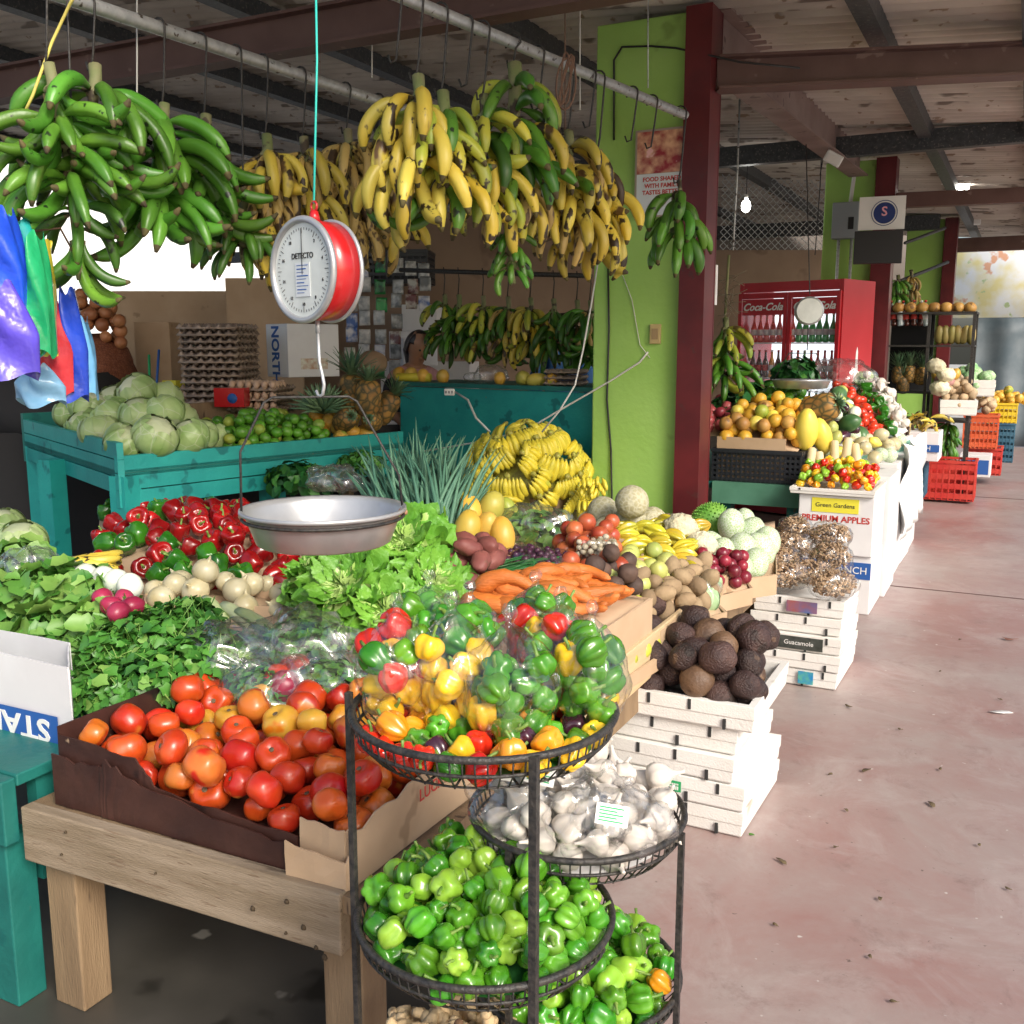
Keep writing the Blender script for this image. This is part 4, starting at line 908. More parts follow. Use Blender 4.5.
cardsheet([(-1.975, 1.49, z0, .645), (-1.83, 1.493, z0, .64), (-1.80, 1.492, z0, .665), (-1.70, 1.495, z0, .63), (-1.45, 1.497, z0, .59), (-1.26, 1.50, z0, .585)], m_carddk, 'outer_flap', parent=t1, wav=.008)
cardsheet([(-1.275, 1.48, z0, .60), (-1.13, 1.488, z0, .585), (-1.122, 1.50, z0, .60)], m_card, 'front_patch', parent=t1)
cardsheet([(-1.122, 1.502, z0, .64), (-1.12, 1.75, z0, .665), (-1.11, 2.15, z0, .70)], m_card, 'side_panel', parent=t1, wav=.008)
cardsheet([(-1.26, 1.512, z0, .645), (-1.15, 1.515, z0, .635), (-1.14, 1.53, z0, .64)], m_card, 'corner_flap', parent=t1)
cardsheet([(-1.97, 1.51, z0, .71), (-1.97, 2.16, z0, .71)], m_carddk, 'end_panel', parent=t1)
cardsheet([(-1.97, 2.165, z0, .70), (-1.11, 2.165, z0, .70)], m_card, 'back_panel', parent=t1)
o = text('LUCKY', .04, m_inkred, t1, (0, 0, 0), (math.pi / 2, 0, math.pi / 2)); o.location = Vector((-1.112, 1.80, .625)) - t1.location
qf = box_tray_world(-1.945, -1.165, 1.535, 2.13, .565); qf[2].z = qf[3].z = .585
fo = filler(qf, .0, m_carddk, t1, 'packing'); fo.location = -t1.location
random.seed(21)
pile('tomato', W(T_red, 'ripe red tomato', .72) + W(T_or, 'orange red tomato', .19) + W(T_ye, 'yellow orange tomato', .09), qf, .041, 112, 'in the front tomato box', 'ripe tomatoes in the front box', mound=.0, sc=(.70, .98), tilt=1.0, zone_at=999, K=22)
qm = box_tray_world(-1.12, -1.10, 1.62, 1.66, .66)
# ------------------------------------------------------------------ film bags, leafy goods and the middle of the display
def film_bag(label, c, rx, ry, rz, mat=None, knot=True, rot=0, cat='plastic bag', group=None, crump=.22, name='plastic_bag'):
    prof = smoothfn([(.10, 1.55), (.16, 1.38), (.08, 1.2), (.30, 1.0), (.62, .72), (.95, .25), (1.0, -.3), (.86, -.8), (.55, -1.0), (.02, -1.03)] if knot else [(.02, 1.0), (.4, .95), (.8, .65), (1.0, .1), (.98, -.4), (.8, -.85), (.5, -1.0), (.02, -1.02)], 4)
    b = MB(); k1 = random.choice((5, 6, 7)); p1 = rnd(0, 6)
    b.blob(prof, 44, lambda a, t: 1 + .07 * math.sin(k1 * a + p1 + t * 4) * (1.3 - t) + .04 * math.sin(13 * a + t * 9) + .018 * math.sin(23 * a - t * 15), noi=crump, nsc=2.4, sc=(rx, ry, rz))
    o = obj(name, b.mesh(name, mat or m_film), None, c, (0, 0, rot)); return tag(o, label, cat, group)
def cluster(name, label, cat, mats, c, n, rad, size, shape='round', rot=(0, 0, 0), group=None, **k):
    o = obj(name, leaf_cluster(name, mats, n, rad, size, shape, **k), None, c, rot); return tag(o, label, cat, group)
random.seed(5)
# herb bunches in front: several bunches of small leaves, with pale stems trailing left
hp = [((110, 690, .66), .13, 'lowest herb bunch trailing thin stems beside the tomatoes'), ((160, 680, .68), .15, 'dark green herb bunch just behind the yellow tomatoes'), ((150, 640, .74), .15, 'herb bunch of small round leaves in the middle of the greens'),
      ((205, 665, .70), .13, 'herb bunch spilling towards the bagged greens'), ((185, 625, .76), .13, 'topmost small leaved herb bunch below the onions'), ((115, 650, .72), .12, 'herb bunch beside the white carton with blue print')]
for (x, y, z), r, lb in hp:
    cluster('herb_bunch', lb, 'herbs', [f_herb, f_herb, f_herblt], P(x, y, z + .015), 480, (r * .95, r * .75, r * .62), .026, 'round', stems=60, group=None, layer=.2, rot=(rnd(-.3, .3), rnd(-.3, .3), rnd(-.6, .6)))
b = MB()
for i in range(60):
    s_ = P(105 + rnd(-20, 25), 690 + rnd(-10, 15), .62 + rnd(-.02, .02)); e = s_ + Vector((rnd(-.13, -.05), rnd(-.10, .02), rnd(-.02, .03)))
    b.sweep([s_, s_.lerp(e, .5) + Vector((0, 0, rnd(0, .02))), e], .0015, 4)
tag(obj('herb_sprigs', b.mesh('herb_sprigs', f_herblt)), 'thin pale herb stems sticking out over box edge', 'herb stems')
# radish tops and greens at left
gp = [((30, 600, .74), .17, 'leafy greens at the left edge above the dark cucumbers'), ((78, 600, .76), .16, 'broad leaved radish tops left of the pink radishes'), ((60, 640, .70), .15, 'large pale leaf bunch hanging over the cucumbers'),
      ((15, 570, .74), .14, 'dark leafy bunch at left edge below the green cabbages'), ((105, 630, .74), .12, 'radish leaves in front of the pink radishes')]
for (x, y, z), r, lb in gp:
    cluster('leafy_greens', lb, 'leafy greens', [f_herblt, f_herb], P(x, y, z), 230, (r * 1.1, r, r * .75), .05, 'big', stems=14, layer=.35, fold=.5)
b = MB()
mr = rounded('radish', f_radish, .028, .033, 2, .1)
its = []
for x, y in ((103, 598), (112, 606), (124, 600), (118, 612), (133, 606)):
    o = obj('radish', random.choice(mr), None, P(x, y, .83), (rnd(0, 3), rnd(0, 3), 0), 1.1); tag(o, None, 'radish'); its.append((o, 'pink radish'))
name_items(its, 'of the few beside the white ones', 'pink radishes by the greens')
mw = rounded('white_turnip', f_whitera, .045, .048, 2, .06)
its = []
for x, y in ((70, 577), (86, 580), (104, 582), (116, 585), (130, 590)):
    o = obj('white_turnip', random.choice(mw), None, P(x, y - 4, .84), (rnd(0, 3), rnd(0, 3), 0), .9); tag(o, None, 'turnip'); its.append((o, 'round white turnip'))
name_items(its, 'above the radish tops', 'white turnips by the radish tops')
# cucumbers / striped gourds under the greens
cu = M('cucumber_skin', (.02, .10, .012), (.06, .18, .03), 5, rough=.3, rnd_v=.3, wave=((.14, .25, .06), 14, 'Y', .6))
its = []
for (x, y, z, r) in ((12, 652, .66, .05), (40, 658, .66, .05), (72, 668, .66, .045), (80, 690, .64, .03), (60, 642, .70, .045), (25, 630, .70, .05), (88, 672, .66, .028)):
    b = MB(); b.sweep([(-.12, 0, 0), (-.115, 0, 0), (-.09, 0, .003), (0, 0, .006), (.09, 0, .003), (.115, 0, 0), (.12, 0, 0)], [r * .2, r * .55, r * .9, r, r * .9, r * .55, r * .2], 16)
    o = obj('cucumber', b.mesh('cucumber', cu), None, P(x, y, z), (0, rnd(-.1, .1), rnd(-.9, -.2))); tag(o, None, 'cucumber'); its.append((o, 'dark green cucumber'))
name_items(its, 'behind the white carton', 'cucumbers behind the white carton')
its = []
for (x, y, z, s_) in ((2, 528, .82, .9), (22, 543, .80, .95), (0, 552, .76, .8)):
    o = obj('cabbage', cabbage_mesh(), None, P(x, y, z), (rnd(-.4, .4), rnd(-.4, .4), rnd(0, 6)), s_); tag(o, None, 'cabbage'); its.append((o, 'green cabbage'))
name_items(its, 'cut by left frame edge below the teal stall', 'cabbages at the left edge')
film_bag('clear bag slumped beside the yellow plantains at left', P(30, 566, .80), .12, .1, .07, m_film2, knot=False)
t = thing('plantain_hand', 'small hand of spotted yellow plantains lying over the white turnips', 'plantain hand', P(72, 560, .86), (0, 0, 0))
for i in range(6):
    o = obj('finger', random.choice(FG['yellow']), t, (0, 0, rnd(0, .01)), (math.pi / 2 * (1 if i % 2 else .8), 0, -.35 + i * .16), .72)
# white carton STA at left
YC = 1.62
sb = thing('white_carton', 'white carton with upside down blue lettering standing on the teal stand', 'carton', (-2.45, YC, .606))
z1_ = PY(60, 664, YC).z; xr_ = PY(70, 700, YC).x
cardsheet([(-3.0, YC + .01, .608, z1_), (-2.5, YC + .004, .608, z1_ - .003), (xr_, YC, .608, z1_ - .006)], m_cardwhite, 'front_panel', parent=sb, wav=.002)
cardsheet([(xr_, YC + .005, .608, z1_ - .008), (xr_ - .24, YC + .2, .608, z1_ - .03)], m_cardwhite, 'side_panel', parent=sb)
cardsheet([(-3.0, YC + .2, .608, z1_ - .03), (xr_ - .24, YC + .2, .608, z1_ - .03)], m_cardwhite, 'back_panel', parent=sb)
yy = YC - .007; e = PY(57, 712, yy); zt3, zb3 = PY(30, 712, yy).z, PY(30, 741, yy).z
b = MB(); b.add([(-2.9, yy, zb3 + .002), (e.x, yy, zb3 + .002), (e.x, yy, zt3 + .004), (-2.9, yy, zt3 - .002)], [(0, 1, 2, 3)])
o = obj('blue_panel', b.mesh('blue_panel', m_inkblue, False), sb); o.location = -sb.location
o = text('STAR', (zt3 - zb3) * 1.05, m_white, sb, (0, 0, 0), (math.pi / 2, math.pi, 0), align='LEFT', bold=.002, sx=1.25); o.location = Vector((e.x - .03, yy - .0015, (zt3 + zb3) / 2 + .002)) - sb.location
# red pepper heap
q = Q((92, 598, .62), (296, 600, .62), (300, 520, .74), (100, 512, .74))
tray('pepper_box', 'cardboard box heaped with shiny red bell peppers', 'cardboard box', q, .585, .66, m_card, mound=.08)
random.seed(11)
pile('bell_pepper', W(BR, 'glossy red bell pepper', .82) + W(BG, 'dark green bell pepper', .14) + W(BM, 'red and green bell pepper', .04), q, .049, 74, 'in the red heap', 'bell peppers heaped below the teal stall', mound=.10, sc=(1.0, 1.28), tilt=1.2, stem=S_bell, zone_at=999)
# onions, in front of the peppers
q = Q((150, 622, .60), (290, 622, .60), (285, 596, .62), (150, 596, .62))
tray('onion_box', 'low cardboard tray of pale onions below the peppers', 'cardboard box', q, .585, .66, m_card, mound=.05)
pile('onion', W(onion(f_onion), 'pale yellow onion', 1), q, .045, 15, 'in the onion tray', 'pale onions in the tray', mound=.06, tilt=.9, sc=(.85, 1.25))
its = []
for i, (x, y) in enumerate(((215, 612), (238, 618), (256, 624))):
    b = MB(); b.sweep([(-.10, 0, 0), (-.05, 0, .004), (.05, 0, .004), (.10, 0, 0)], [.022, .027, .027, .02], 14, lambda a, t: 1 if math.cos(a) > -.3 else .7)
    o = obj('celery_stick', b.mesh('celery_stick', f_celery), None, P(x, y, .74), (.2, .15, -.5 + i * .1), 1.0); tag(o, None, 'celery'); its.append((o, 'cut pale celery stalk'))
name_items(its, 'lying in front of the onions', 'celery stalks by the onions')
# lettuces
lm = [lettuce_mesh() for i in range(3)]
its = []
for (x, y, z, s_, tx, ty) in ((345, 592, .80, 1.08, .75, -.15), (405, 545, .90, 1.15, .8, .1), (362, 552, .84, 1.0, .3, -.3), (432, 585, .80, .95, .7, .5), (385, 615, .74, 1.0, .8, .1), (312, 575, .78, .9, .4, -.5), (425, 618, .72, .85, .6, .4), (320, 612, .70, .8, .5, -.5)):
    o = obj('lettuce', random.choice(lm), None, P(x, y, z), (tx, ty, rnd(0, .5)), s_ * .88); tag(o, None, 'lettuce'); its.append((o, 'frilly green lettuce'))
name_items(its, 'of the lettuce heap under the pan', 'lettuces under the scale pan')
q = Q((300, 660, .60), (440, 655, .60), (450, 560, .74), (310, 560, .70))
tray('lettuce_crate', 'crate hidden under the heap of lettuces', 'crate', q, .585, .62, m_wood2, mound=.03)
# bagged greens behind the tomatoes
for (x, y, z, rx, rz, lb) in ((232, 655, .70, .13, .075, 'clear bag of herbs left of the other two bagged greens'), (300, 648, .72, .15, .085, 'clear bag of fine green sprigs behind the tomatoes'), (268, 688, .66, .12, .065, 'crumpled clear bag of greens touching the tomatoes'), (330, 680, .68, .10, .06, 'clear bag of greens beside the black rack pole')):
    c = P(x, y, z + .025); film_bag(lb, c, rx * 1.2, rx * .95, rz * 1.25, m_film2, knot=False, rot=rnd(-.5, .5), crump=.3)
    cluster('greens_sprigs', 'green sprigs inside the %s' % lb.replace('clear bag of', 'bag of').replace('crumpled clear', 'crumpled'), 'greens', [f_herb, f_herblt], c, 520, (rx * .95, rx * .72, rz * .9), .024, 'oval', stems=30, layer=.55)
o = obj('radish', mr[0], None, P(285, 688, .70), (0, 0, 0), 1.5); tag(o, 'large pink radish showing through the front bag of greens', 'radish')
cluster('dark_greens', 'dark leafy bunch tucked behind the metal pan', 'greens', [f_dkleaf, f_herb], P(300, 478, .92), 300, (.22, .12, .08), .05, 'oval', layer=.4)
cluster('dark_greens', 'small leafy tips between teal stall and spring onions', 'greens', [f_herb, f_herblt], P(362, 462, .95), 220, (.16, .10, .06), .035, 'oval', layer=.4)
film_bag('black tinted clear bag above the metal pan', P(335, 478, .96), .16, .1, .06, m_film2, knot=False, crump=.35)
# spring onions
b = MB(); random.seed(3)
base = P(425, 548, .80)
for i in range(260):
    s_ = base + Vector((rnd(-.17, .13), rnd(-.08, .10), rnd(-.03, .05))); u = rnd(-1, 1); L = rnd(.30, .55)
    up_ = rnd(.55, .85); dx = RT * (u * .34 - .14); d0 = (dx + Vector((-.15, .45, up_))).normalized(); pts = [s_]; p = s_.copy(); d = d0.copy()
    for k in range(7):
        p = p + d * L / 7; d = (d + Vector((0, 0, -.035 - .05 * abs(u))) + dx * .04).normalized(); pts.append(p.copy())
    b.sweep(pts, [.006, .009, .0095, .009, .0075, .006, .004, .001], 5, mi=0)
tag(obj('spring_onions', b.mesh('spring_onions', f_onionlf)), 'bundle of long blue green spring onion leaves behind the lettuces', 'spring onions')
film_bag('clear bag wrapped around the base of the spring onions', P(410, 515, .86), .13, .10, .13, m_film, knot=False, crump=.3)
q = Q((380, 560, .62), (480, 560, .62), (480, 520, .70), (385, 520, .70)); tray('crate', 'crate holding the spring onions upright', 'crate', q, .55, .72, m_wood2, mound=.02)
# yellow banana heap
def hand(label, c, n, kind, rot, s, group, spread=.9, cat='banana hand'):
    t = thing('banana_hand', label, cat, c, rot, group)
    b = MB(); b.blob(ball(.02 * s, .014 * s, 5), 8, noi=.3); obj('hand_crown', b.mesh('hand_crown', f_bangrn), t)
    for i in range(n):
        az = (i / (n - 1) - .5) * 2 * spread
        obj('finger', random.choice(FG[kind]), t, (.01 * math.cos(az), .03 * math.sin(az) + .016 * (i - n / 2) * s, 0), (0, rnd(-.12, .12), az * .35 + rnd(-.06, .06)), s * rnd(.92, 1.06))
    return t
random.seed(17)
bx = P(524, 528, .62); its = []
# core crate the bananas lean on
cc = P(526, 482, .80); cc.z = .62; RXY, RZ = .39, .50
bcr = thing('banana_crate', 'dark crate buried under the yellow banana heap', 'crate', (cc.x, cc.y, .53))
b = MB(); b.box(-.3, .3, -.25, .25, 0, .22); obj('box', b.mesh('box', m_wood2, False), bcr)
b = MB(); b.blob([(r, abs(z) if z > 0 else 0) for r, z in ball(.30, .42, 12)][:8], 20); obj('padding', b.mesh('padding', f_bangrn), bcr, (0, 0, .12))
az_c = math.atan2(-cc.y, -cc.x)
for el, n_ in ((4, 8), (20, 8), (36, 7), (52, 6), (68, 4), (84, 2)):
    for i in range(n_):
        e_ = R_(el + rnd(-4, 4)); a0 = az_c + (i + .5 - n_ / 2) / n_ * 3.5 * (1 if el < 60 else 1.3) + rnd(-.1, .1)
        n = Vector((math.cos(a0) * math.cos(e_), math.sin(a0) * math.cos(e_), math.sin(e_)))
        p = Vector((cc.x + RXY * n.x, cc.y + RXY * n.y, cc.z + .06 + (RZ - .06) * n.z)) + n * .035
        nn = Vector((n.x / RXY, n.y / RXY, n.z / RZ)).normalized()
        side = Vector((0, 0, 1)).cross(nn)
        if side.length < .1: side = Vector((1, 0, 0))
        side.normalize(); dn = nn.cross(side) * -1
        if dn.z > 0: dn = -dn
        ang = rnd(-1.1, 1.1); xd = (dn * math.cos(ang) + side * math.sin(ang)).normalized(); zdv = nn; yd = zdv.cross(xd)
        t = hand(None, p - xd * .06, random.choice((6, 7, 8, 9)), 'ban', (0, 0, 0), rnd(.88, 1.05), None, spread=.7)
        t.rotation_euler = Matrix((xd, yd, zdv)).transposed().to_euler(); its.append((t, 'bright yellow banana hand'))
name_items(its, 'of the big heap', 'banana hands heaped against the teal counter', 99)
its = []
for i, (x, y, z) in enumerate(((583, 520, .80), (590, 500, .84), (575, 535, .78), (592, 478, .88))):
    t = thing('baby_banana_hand', None, 'banana hand', P(x, y, z), (0, .3, -math.pi / 2 + YAW))
    for k in range(18): obj('finger', random.choice(FG['baby']), t, (rnd(-.02, .02), (k % 6 - 2.5) * .022, -(k // 6) * .026), (rnd(-.3, .3), rnd(-.4, .2), rnd(-.4, .4)))
    its.append((t, 'small hand of baby bananas'))
name_items(its, 'on right flank of the banana heap', 'baby banana hands right of the heap')
# papayas / mangoes
mm_ = rounded('mango', f_mango, .048, .075, 3, .07, bot=1.05) + rounded('mango', f_papaya, .05, .075, 1, .07)
its = []
for (x, y, z) in ((452, 548, .80), (474, 552, .79), (492, 548, .79), (448, 528, .86), (467, 530, .88), (487, 528, .88), (503, 535, .86), (470, 512, .93), (490, 510, .92), (455, 510, .90), (508, 514, .88)):
    o = obj('papaya', random.choice(mm_), None, P(x, y, z), (rnd(-.4, .4), rnd(-.4, .4), rnd(0, 6)), rnd(.95, 1.15)); tag(o, None, 'papaya'); its.append((o, 'spotted yellow orange papaya'))
name_items(its, 'below the banana heap', 'papayas between lettuces and bananas')
q = Q((446, 565, .66), (512, 560, .66), (512, 525, .80), (446, 522, .80)); tray('crate', 'pale slatted crate under the papayas', 'crate', q, .53, .72, m_pine, mound=.03)
# generic goods of the display on an understory of trays
def zone(q, zb, zt, mat, label, name='cardboard_tray', mound=.03): return tray(name, label, 'cardboard tray' if mat is m_card else 'tray', q, zb, zt, mat, mound=mound)
random.seed(23)
q = Q((446, 612, .70), (500, 610, .70), (500, 565, .80), (446, 565, .80)); zone(q, .53, .72, m_card, 'cardboard tray under the reddish sweet potatoes')
sp = rounded('sweet_potato', f_potato, .036, .06, 3, .18)
pile('sweet_potato', W(sp, 'reddish sweet potato', 1), q, .038, 20, 'between lettuces and carrots', 'sweet potatoes left of the carrots', mound=.03, tilt=1.6)
# carrots in a carton
cq = [Vector((-1.52, 2.62, .76)), Vector((-1.075, 2.62, .76)), Vector((-1.065, 3.08, .77)), Vector((-1.52, 3.05, .80))]
tray('carrot_box', 'open cardboard carton with drawn marks holding the carrots', 'cardboard box', cq, .53, [.76, .765, .77, .78], m_card, mound=.02)
cm = carrot(5); its = []
for i, c in enumerate(pile_pts(cq, .023, 44, .035, 20, inset=.16)):
    o = obj('carrot', random.choice(cm), None, c, (rnd(0, 6), rnd(-.12, .12), YAW + rnd(-.5, .25)), rnd(.9, 1.15)); tag(o, None, 'carrot'); its.append((o, 'orange carrot'))
name_items(its, 'in the carrot box', 'carrots in the cardboard box', 99)
q = Q((590, 603, .74), (640, 606, .70), (632, 578, .76), (588, 575, .80)); pile('beetroot', W(rounded('beetroot', f_beet, .036, .034, 2, .12), 'dark rough beetroot', 1), q, .036, 9, 'behind the carrots', 'beetroots behind the carrots', mound=.02)
zone(q, .53, .70, m_card, 'small tray under the beetroots')
# bags between
c = P(535, 528, .85); film_bag('large silvery clear bag below the bananas', c, .19, .12, .10, m_film2, knot=False, crump=.3)
cluster('snap_peas', 'pale green pods inside the silvery clear bag', 'pods', [f_herblt, f_herb], c, 160, (.14, .09, .06), .045, 'oval')
c = P(535, 562, .82); film_bag('clear bag of purple grapes with a white sticker', c, .14, .10, .055, m_film, knot=False, crump=.25)
q = [c + Vector((-.12, -.07, -.03)), c + Vector((.11, -.06, -.03)), c + Vector((.11, .07, -.01)), c + Vector((-.12, .07, -.01))]
gm = rounded('grape', M('grape_skin', (.05, .012, .04), (.09, .02, .06), 8, rough=.3), .012, .013, 1, 0, 10, 6)
pile('grape', W(gm, 'dark purple grape', 1), q, .012, 90, 'in the stickered bag', 'purple grapes in the clear bag', mound=.03)
b = MB(); b.add([(-.018, -.012, 0), (.018, -.012, 0), (.018, .012, 0), (-.018, .012, 0)], [(0, 1, 2, 3)])
o = obj('price_sticker', b.mesh('price_sticker', m_white), None, c + Vector((.08, -.10, .01)), (1.2, 0, .3), solid=.0006); tag(o, 'white sticker on the purple grape bag', 'sticker')
b = MB()
for i in range(40):
    s_ = P(488 + rnd(-10, 20), 570 + rnd(-6, 6), .82); e = s_ + RT * rnd(.08, .2) + Vector((0, .05, rnd(0, .03))); b.sweep([s_, e], .0035, 5)
tag(obj('asparagus', b.mesh('asparagus', f_dkleaf)), 'thin dark green stalks between sweet potatoes and grapes', 'asparagus')
q = Q((470, 600, .70), (590, 595, .70), (590, 545, .78), (480, 545, .78)); zone(q, .53, .73, m_card, 'long low tray under the grapes and nectarines', mound=.01)
q = Q((558, 590, .74), (622, 588, .74), (615, 540, .82), (556, 545, .82)); pile('nectarine', W(rounded('nectarine', f_nect, .034, .032, 3, .05), 'red nectarine', 1), q, .034, 30, 'right of the grape bag', 'nectarines behind the carrots', mound=.03)
# clamshell of quail eggs
c = P(596, 548, .86); b = MB(); b.box(-.075, .075, -.05, .05, -.03, .035); o = obj('clear_punnet', b.mesh('clear_punnet', m_film, False), None, c, (0, 0, YAW), bevel=.008); tag(o, 'clear plastic punnet of pale round nuts behind the nectarines', 'punnet')
q = [c + Matrix.Rotation(YAW, 3, 'Z') @ Vector(v) for v in ((-.07, -.045, -.028), (.07, -.045, -.028), (.07, .045, -.028), (-.07, .045, -.028))]
pile('candlenut', W(rounded('nut', M('nut_pale', (.5, .46, .36), (.35, .3, .2), 30, rough=.5), .012, .012, 1, .1, 9, 6), 'small pale round nut', 1), q, .012, 60, 'in the clear punnet', 'pale nuts in the punnet')
zone(Q((560, 560, .78), (640, 560, .78), (640, 535, .82), (560, 535, .82)), .53, .79, m_card, 'tray raising the nut punnet', mound=0)
# starfruit
q = Q((600, 590, .70), (700, 585, .68), (700, 530, .76), (612, 530, .78)); zone(q, .53, .70, m_card, 'tray under the starfruit')
its = []
sm = starfruit(4)
for m_ in sm[2:]: m_.materials[0] = f_star2
for i, c in enumerate(pile_pts(q, .03, 44, .05, 16)):
    o = obj('starfruit', random.choice(sm), None, c, (rnd(0, 6), rnd(-.4, .4), YAW + rnd(-.9, .9)), rnd(.9, 1.15)); tag(o, None, 'starfruit'); its.append((o, 'yellow ridged starfruit'))
name_items(its, 'of the starfruit heap', 'starfruit before the melons', 99)
# melons
ml = rounded('cantaloupe', f_melon, .075, .074, 3, .03, 30, 18)
its = []
for (x, y, z, s_) in ((603, 512, .84, .98), (632, 502, .92, 1.0), (630, 521, .82, 1.0), (652, 522, .80, .95), (607, 530, .78, .85), (589, 524, .78, .8)):
    o = obj('cantaloupe', random.choice(ml), None, P(x, y, z), (rnd(0, 3), rnd(0, 3), 0), s_); tag(o, None, 'melon'); its.append((o, 'netted beige cantaloupe melon'))
name_items(its, 'in front of the green pillar', 'cantaloupes at the green pillar')
q = Q((585, 548, .70), (680, 545, .68), (670, 512, .72), (588, 515, .74)); zone(q, .53, .70, m_card, 'box under the cantaloupes at the green pillar', mound=.01)
cf = rounded('cauliflower', f_cauli, .075, .06, 2, .22, 26, 16, 3.5)
its = []
for (x, y, z, s_) in ((681, 528, .82, 1.0), (702, 544, .77, .85), (690, 540, .75, .7)):
    o = obj('cauliflower', random.choice(cf), None, P(x, y, z), (rnd(-.3, .3), 0, rnd(0, 6)), s_); tag(o, None, 'cauliflower'); its.append((o, 'pale knobbly cauliflower'))
name_items(its, 'left of the spiky soursop', 'cauliflowers by the soursop')
# soursop with spikes
b = MB(); b.blob(ball(.088, .10, 18), 30, noi=.06)
for i in range(260):
    z = 1 - 2 * (i + .5) / 260; a = i * 2.39996; r = math.sqrt(1 - z * z); p = Vector((r * math.cos(a) * .088, r * math.sin(a) * .088, z * .10)); n_ = p.normalized()
    b.sweep([p * .97, p + n_ * .010], [.006, .001], 5)
o = obj('soursop', b.mesh('soursop', f_sour), None, P(710, 522, .74), (0, .9, .3)); tag(o, 'bright green spiky soursop in front of red column', 'soursop')
# fruit in white foam nets
fm_ = rounded('fruit', f_foam, .052, .062, 3, .05, 22, 14, bot=1.2)
its = []
for (x, y, z, s_) in ((731, 524, .76, 1.0), (752, 532, .72, 1.0), (722, 553, .68, .95), (742, 548, .70, 1.0), (760, 548, .68, 1.0), (738, 565, .66, .9), (712, 545, .70, .9), (756, 562, .66, .9), (768, 540, .70, .9), (700, 558, .68, .7), (745, 520, .74, .8)):
    o = obj('netted_guava', random.choice(fm_), None, P(x, y, z), (rnd(-.8, .8), rnd(-.8, .8), rnd(0, 6)) if x != 731 else (.15, 0, 0), s_ * 1.22); tag(o, None, 'guava'); its.append((o, 'pale green fruit in white foam net'))
name_items(its, 'at the display corner', 'foam netted fruit at the display corner')
q = Q((690, 590, .60), (775, 578, .60), (775, 520, .66), (695, 530, .66)); zone(q, .53, .62, m_card, 'tray under the foam netted fruit')
q = Q((688, 598, .62), (748, 588, .60), (740, 565, .64), (690, 568, .66)); pile('plum', W(rounded('plum', f_plum, .028, .027, 2, .05), 'dark red plum', 1), q, .028, 34, 'in front of the foam netted fruit', 'dark plums at display edge', mound=.03)
zone(q, .53, .60, m_card, 'tray under the dark plums')
gc = [cabbage_mesh() for i in range(1)]
for m_ in gc: m_.materials[0] = f_grncab; m_.materials[1] = f_grncab
its = []
for (x, y, z, s_) in ((683, 588, .66, .72), (700, 598, .64, .7), (672, 580, .70, .6), (708, 582, .66, .5)):
    o = obj('savoy_cabbage', random.choice(gc), None, P(x, y, z), (rnd(-.5, .5), rnd(-.5, .5), rnd(0, 6)), s_); tag(o, None, 'cabbage'); its.append((o, 'small green cabbage under film'))
name_items(its, 'between kiwis and plums', 'small cabbages by the plums')
film_bag('clear film over the small green cabbages', P(690, 590, .66), .12, .10, .07, m_film, knot=False)
q = Q((605, 603, .70), (670, 600, .68), (668, 565, .72), (612, 565, .74)); pile('green_guava', W(rounded('guava', f_pear, .034, .037, 3, .08), 'pale yellow green guava', 1), q, .034, 22, 'below the starfruit', 'pale green guavas below starfruit', mound=.02)
zone(q, .53, .68, m_card, 'tray under the pale guavas')
q = Q((622, 640, .60), (722, 612, .60), (705, 582, .65), (616, 592, .67)); zone(q, .53, .60, m_card, 'tray under the brown kiwis')
pile('kiwi', W(rounded('kiwi', f_kiwi, .032, .045, 3, .06), 'brown fuzzy kiwi', 1), q, .034, 50, 'above the mamey crates', 'kiwis above the mamey crates', mound=.04)
q = Q((612, 690, .56), (655, 660, .56), (650, 605, .62), (612, 625, .62)); zone(q, .53, .575, m_card, 'tray of yellow green fruit behind carrot box')
pile('yellow_guava', W(rounded('guava', G('guava_yel', (.45, .5, .06), (.6, .58, .08), scale=6, rough=.35), .03, .032, 2, .08), 'small yellow green guava', 1), q, .031, 22, 'beside the carrot box', 'yellow guavas beside the carrot box', mound=.03)
q = Q((632, 640, .60), (675, 625, .60), (665, 600, .64), (635, 610, .66)); 
MMY = rounded('mamey', f_mamey, .066, .074, 4, .10, 26, 18)
# plank edge of the display
b = MB(); b.bar((-1.055, 2.2, .565), (-1.04, 4.55, .60), .018, .15); o = obj('edge_plank', b.mesh('edge_plank', m_pine, False), None, bevel=.003); tag(o, 'pale plank along the aisle edge of the display', 'plank')
b = MB(); b.bar((-1.045, 3.15, .612), (-1.03, 4.4, .64), .012, .06); o = obj('edge_plank', b.mesh('edge_plank', m_card, False), None); tag(o, 'tan cardboard strip behind the kiwis above the plank', 'cardboard strip')
b = MB(); b.bar((-1.50, 2.50, .56), (-1.06, 2.50, .56), .012, .08)
tag(obj('cardboard_strip', b.mesh('cardboard_strip', m_card, False)), 'flat cardboard strip below the pepper rack top', 'cardboard strip')
# bell pepper trays between tomatoes and carrots (under the rack)
q = Q((390, 745, .58), (500, 700, .58), (520, 640, .64), (400, 650, .64)); zone(q, .53, .62, m_card, 'crumpled cardboard tray beside the black rack', mound=.03)
pile('bell_pepper', W(BM + BR, 'shiny red pepper', 1), q, .042, 16, 'behind the black rack pole', 'red peppers behind the black rack', mound=.02, tilt=1.2, stem=S_bell)
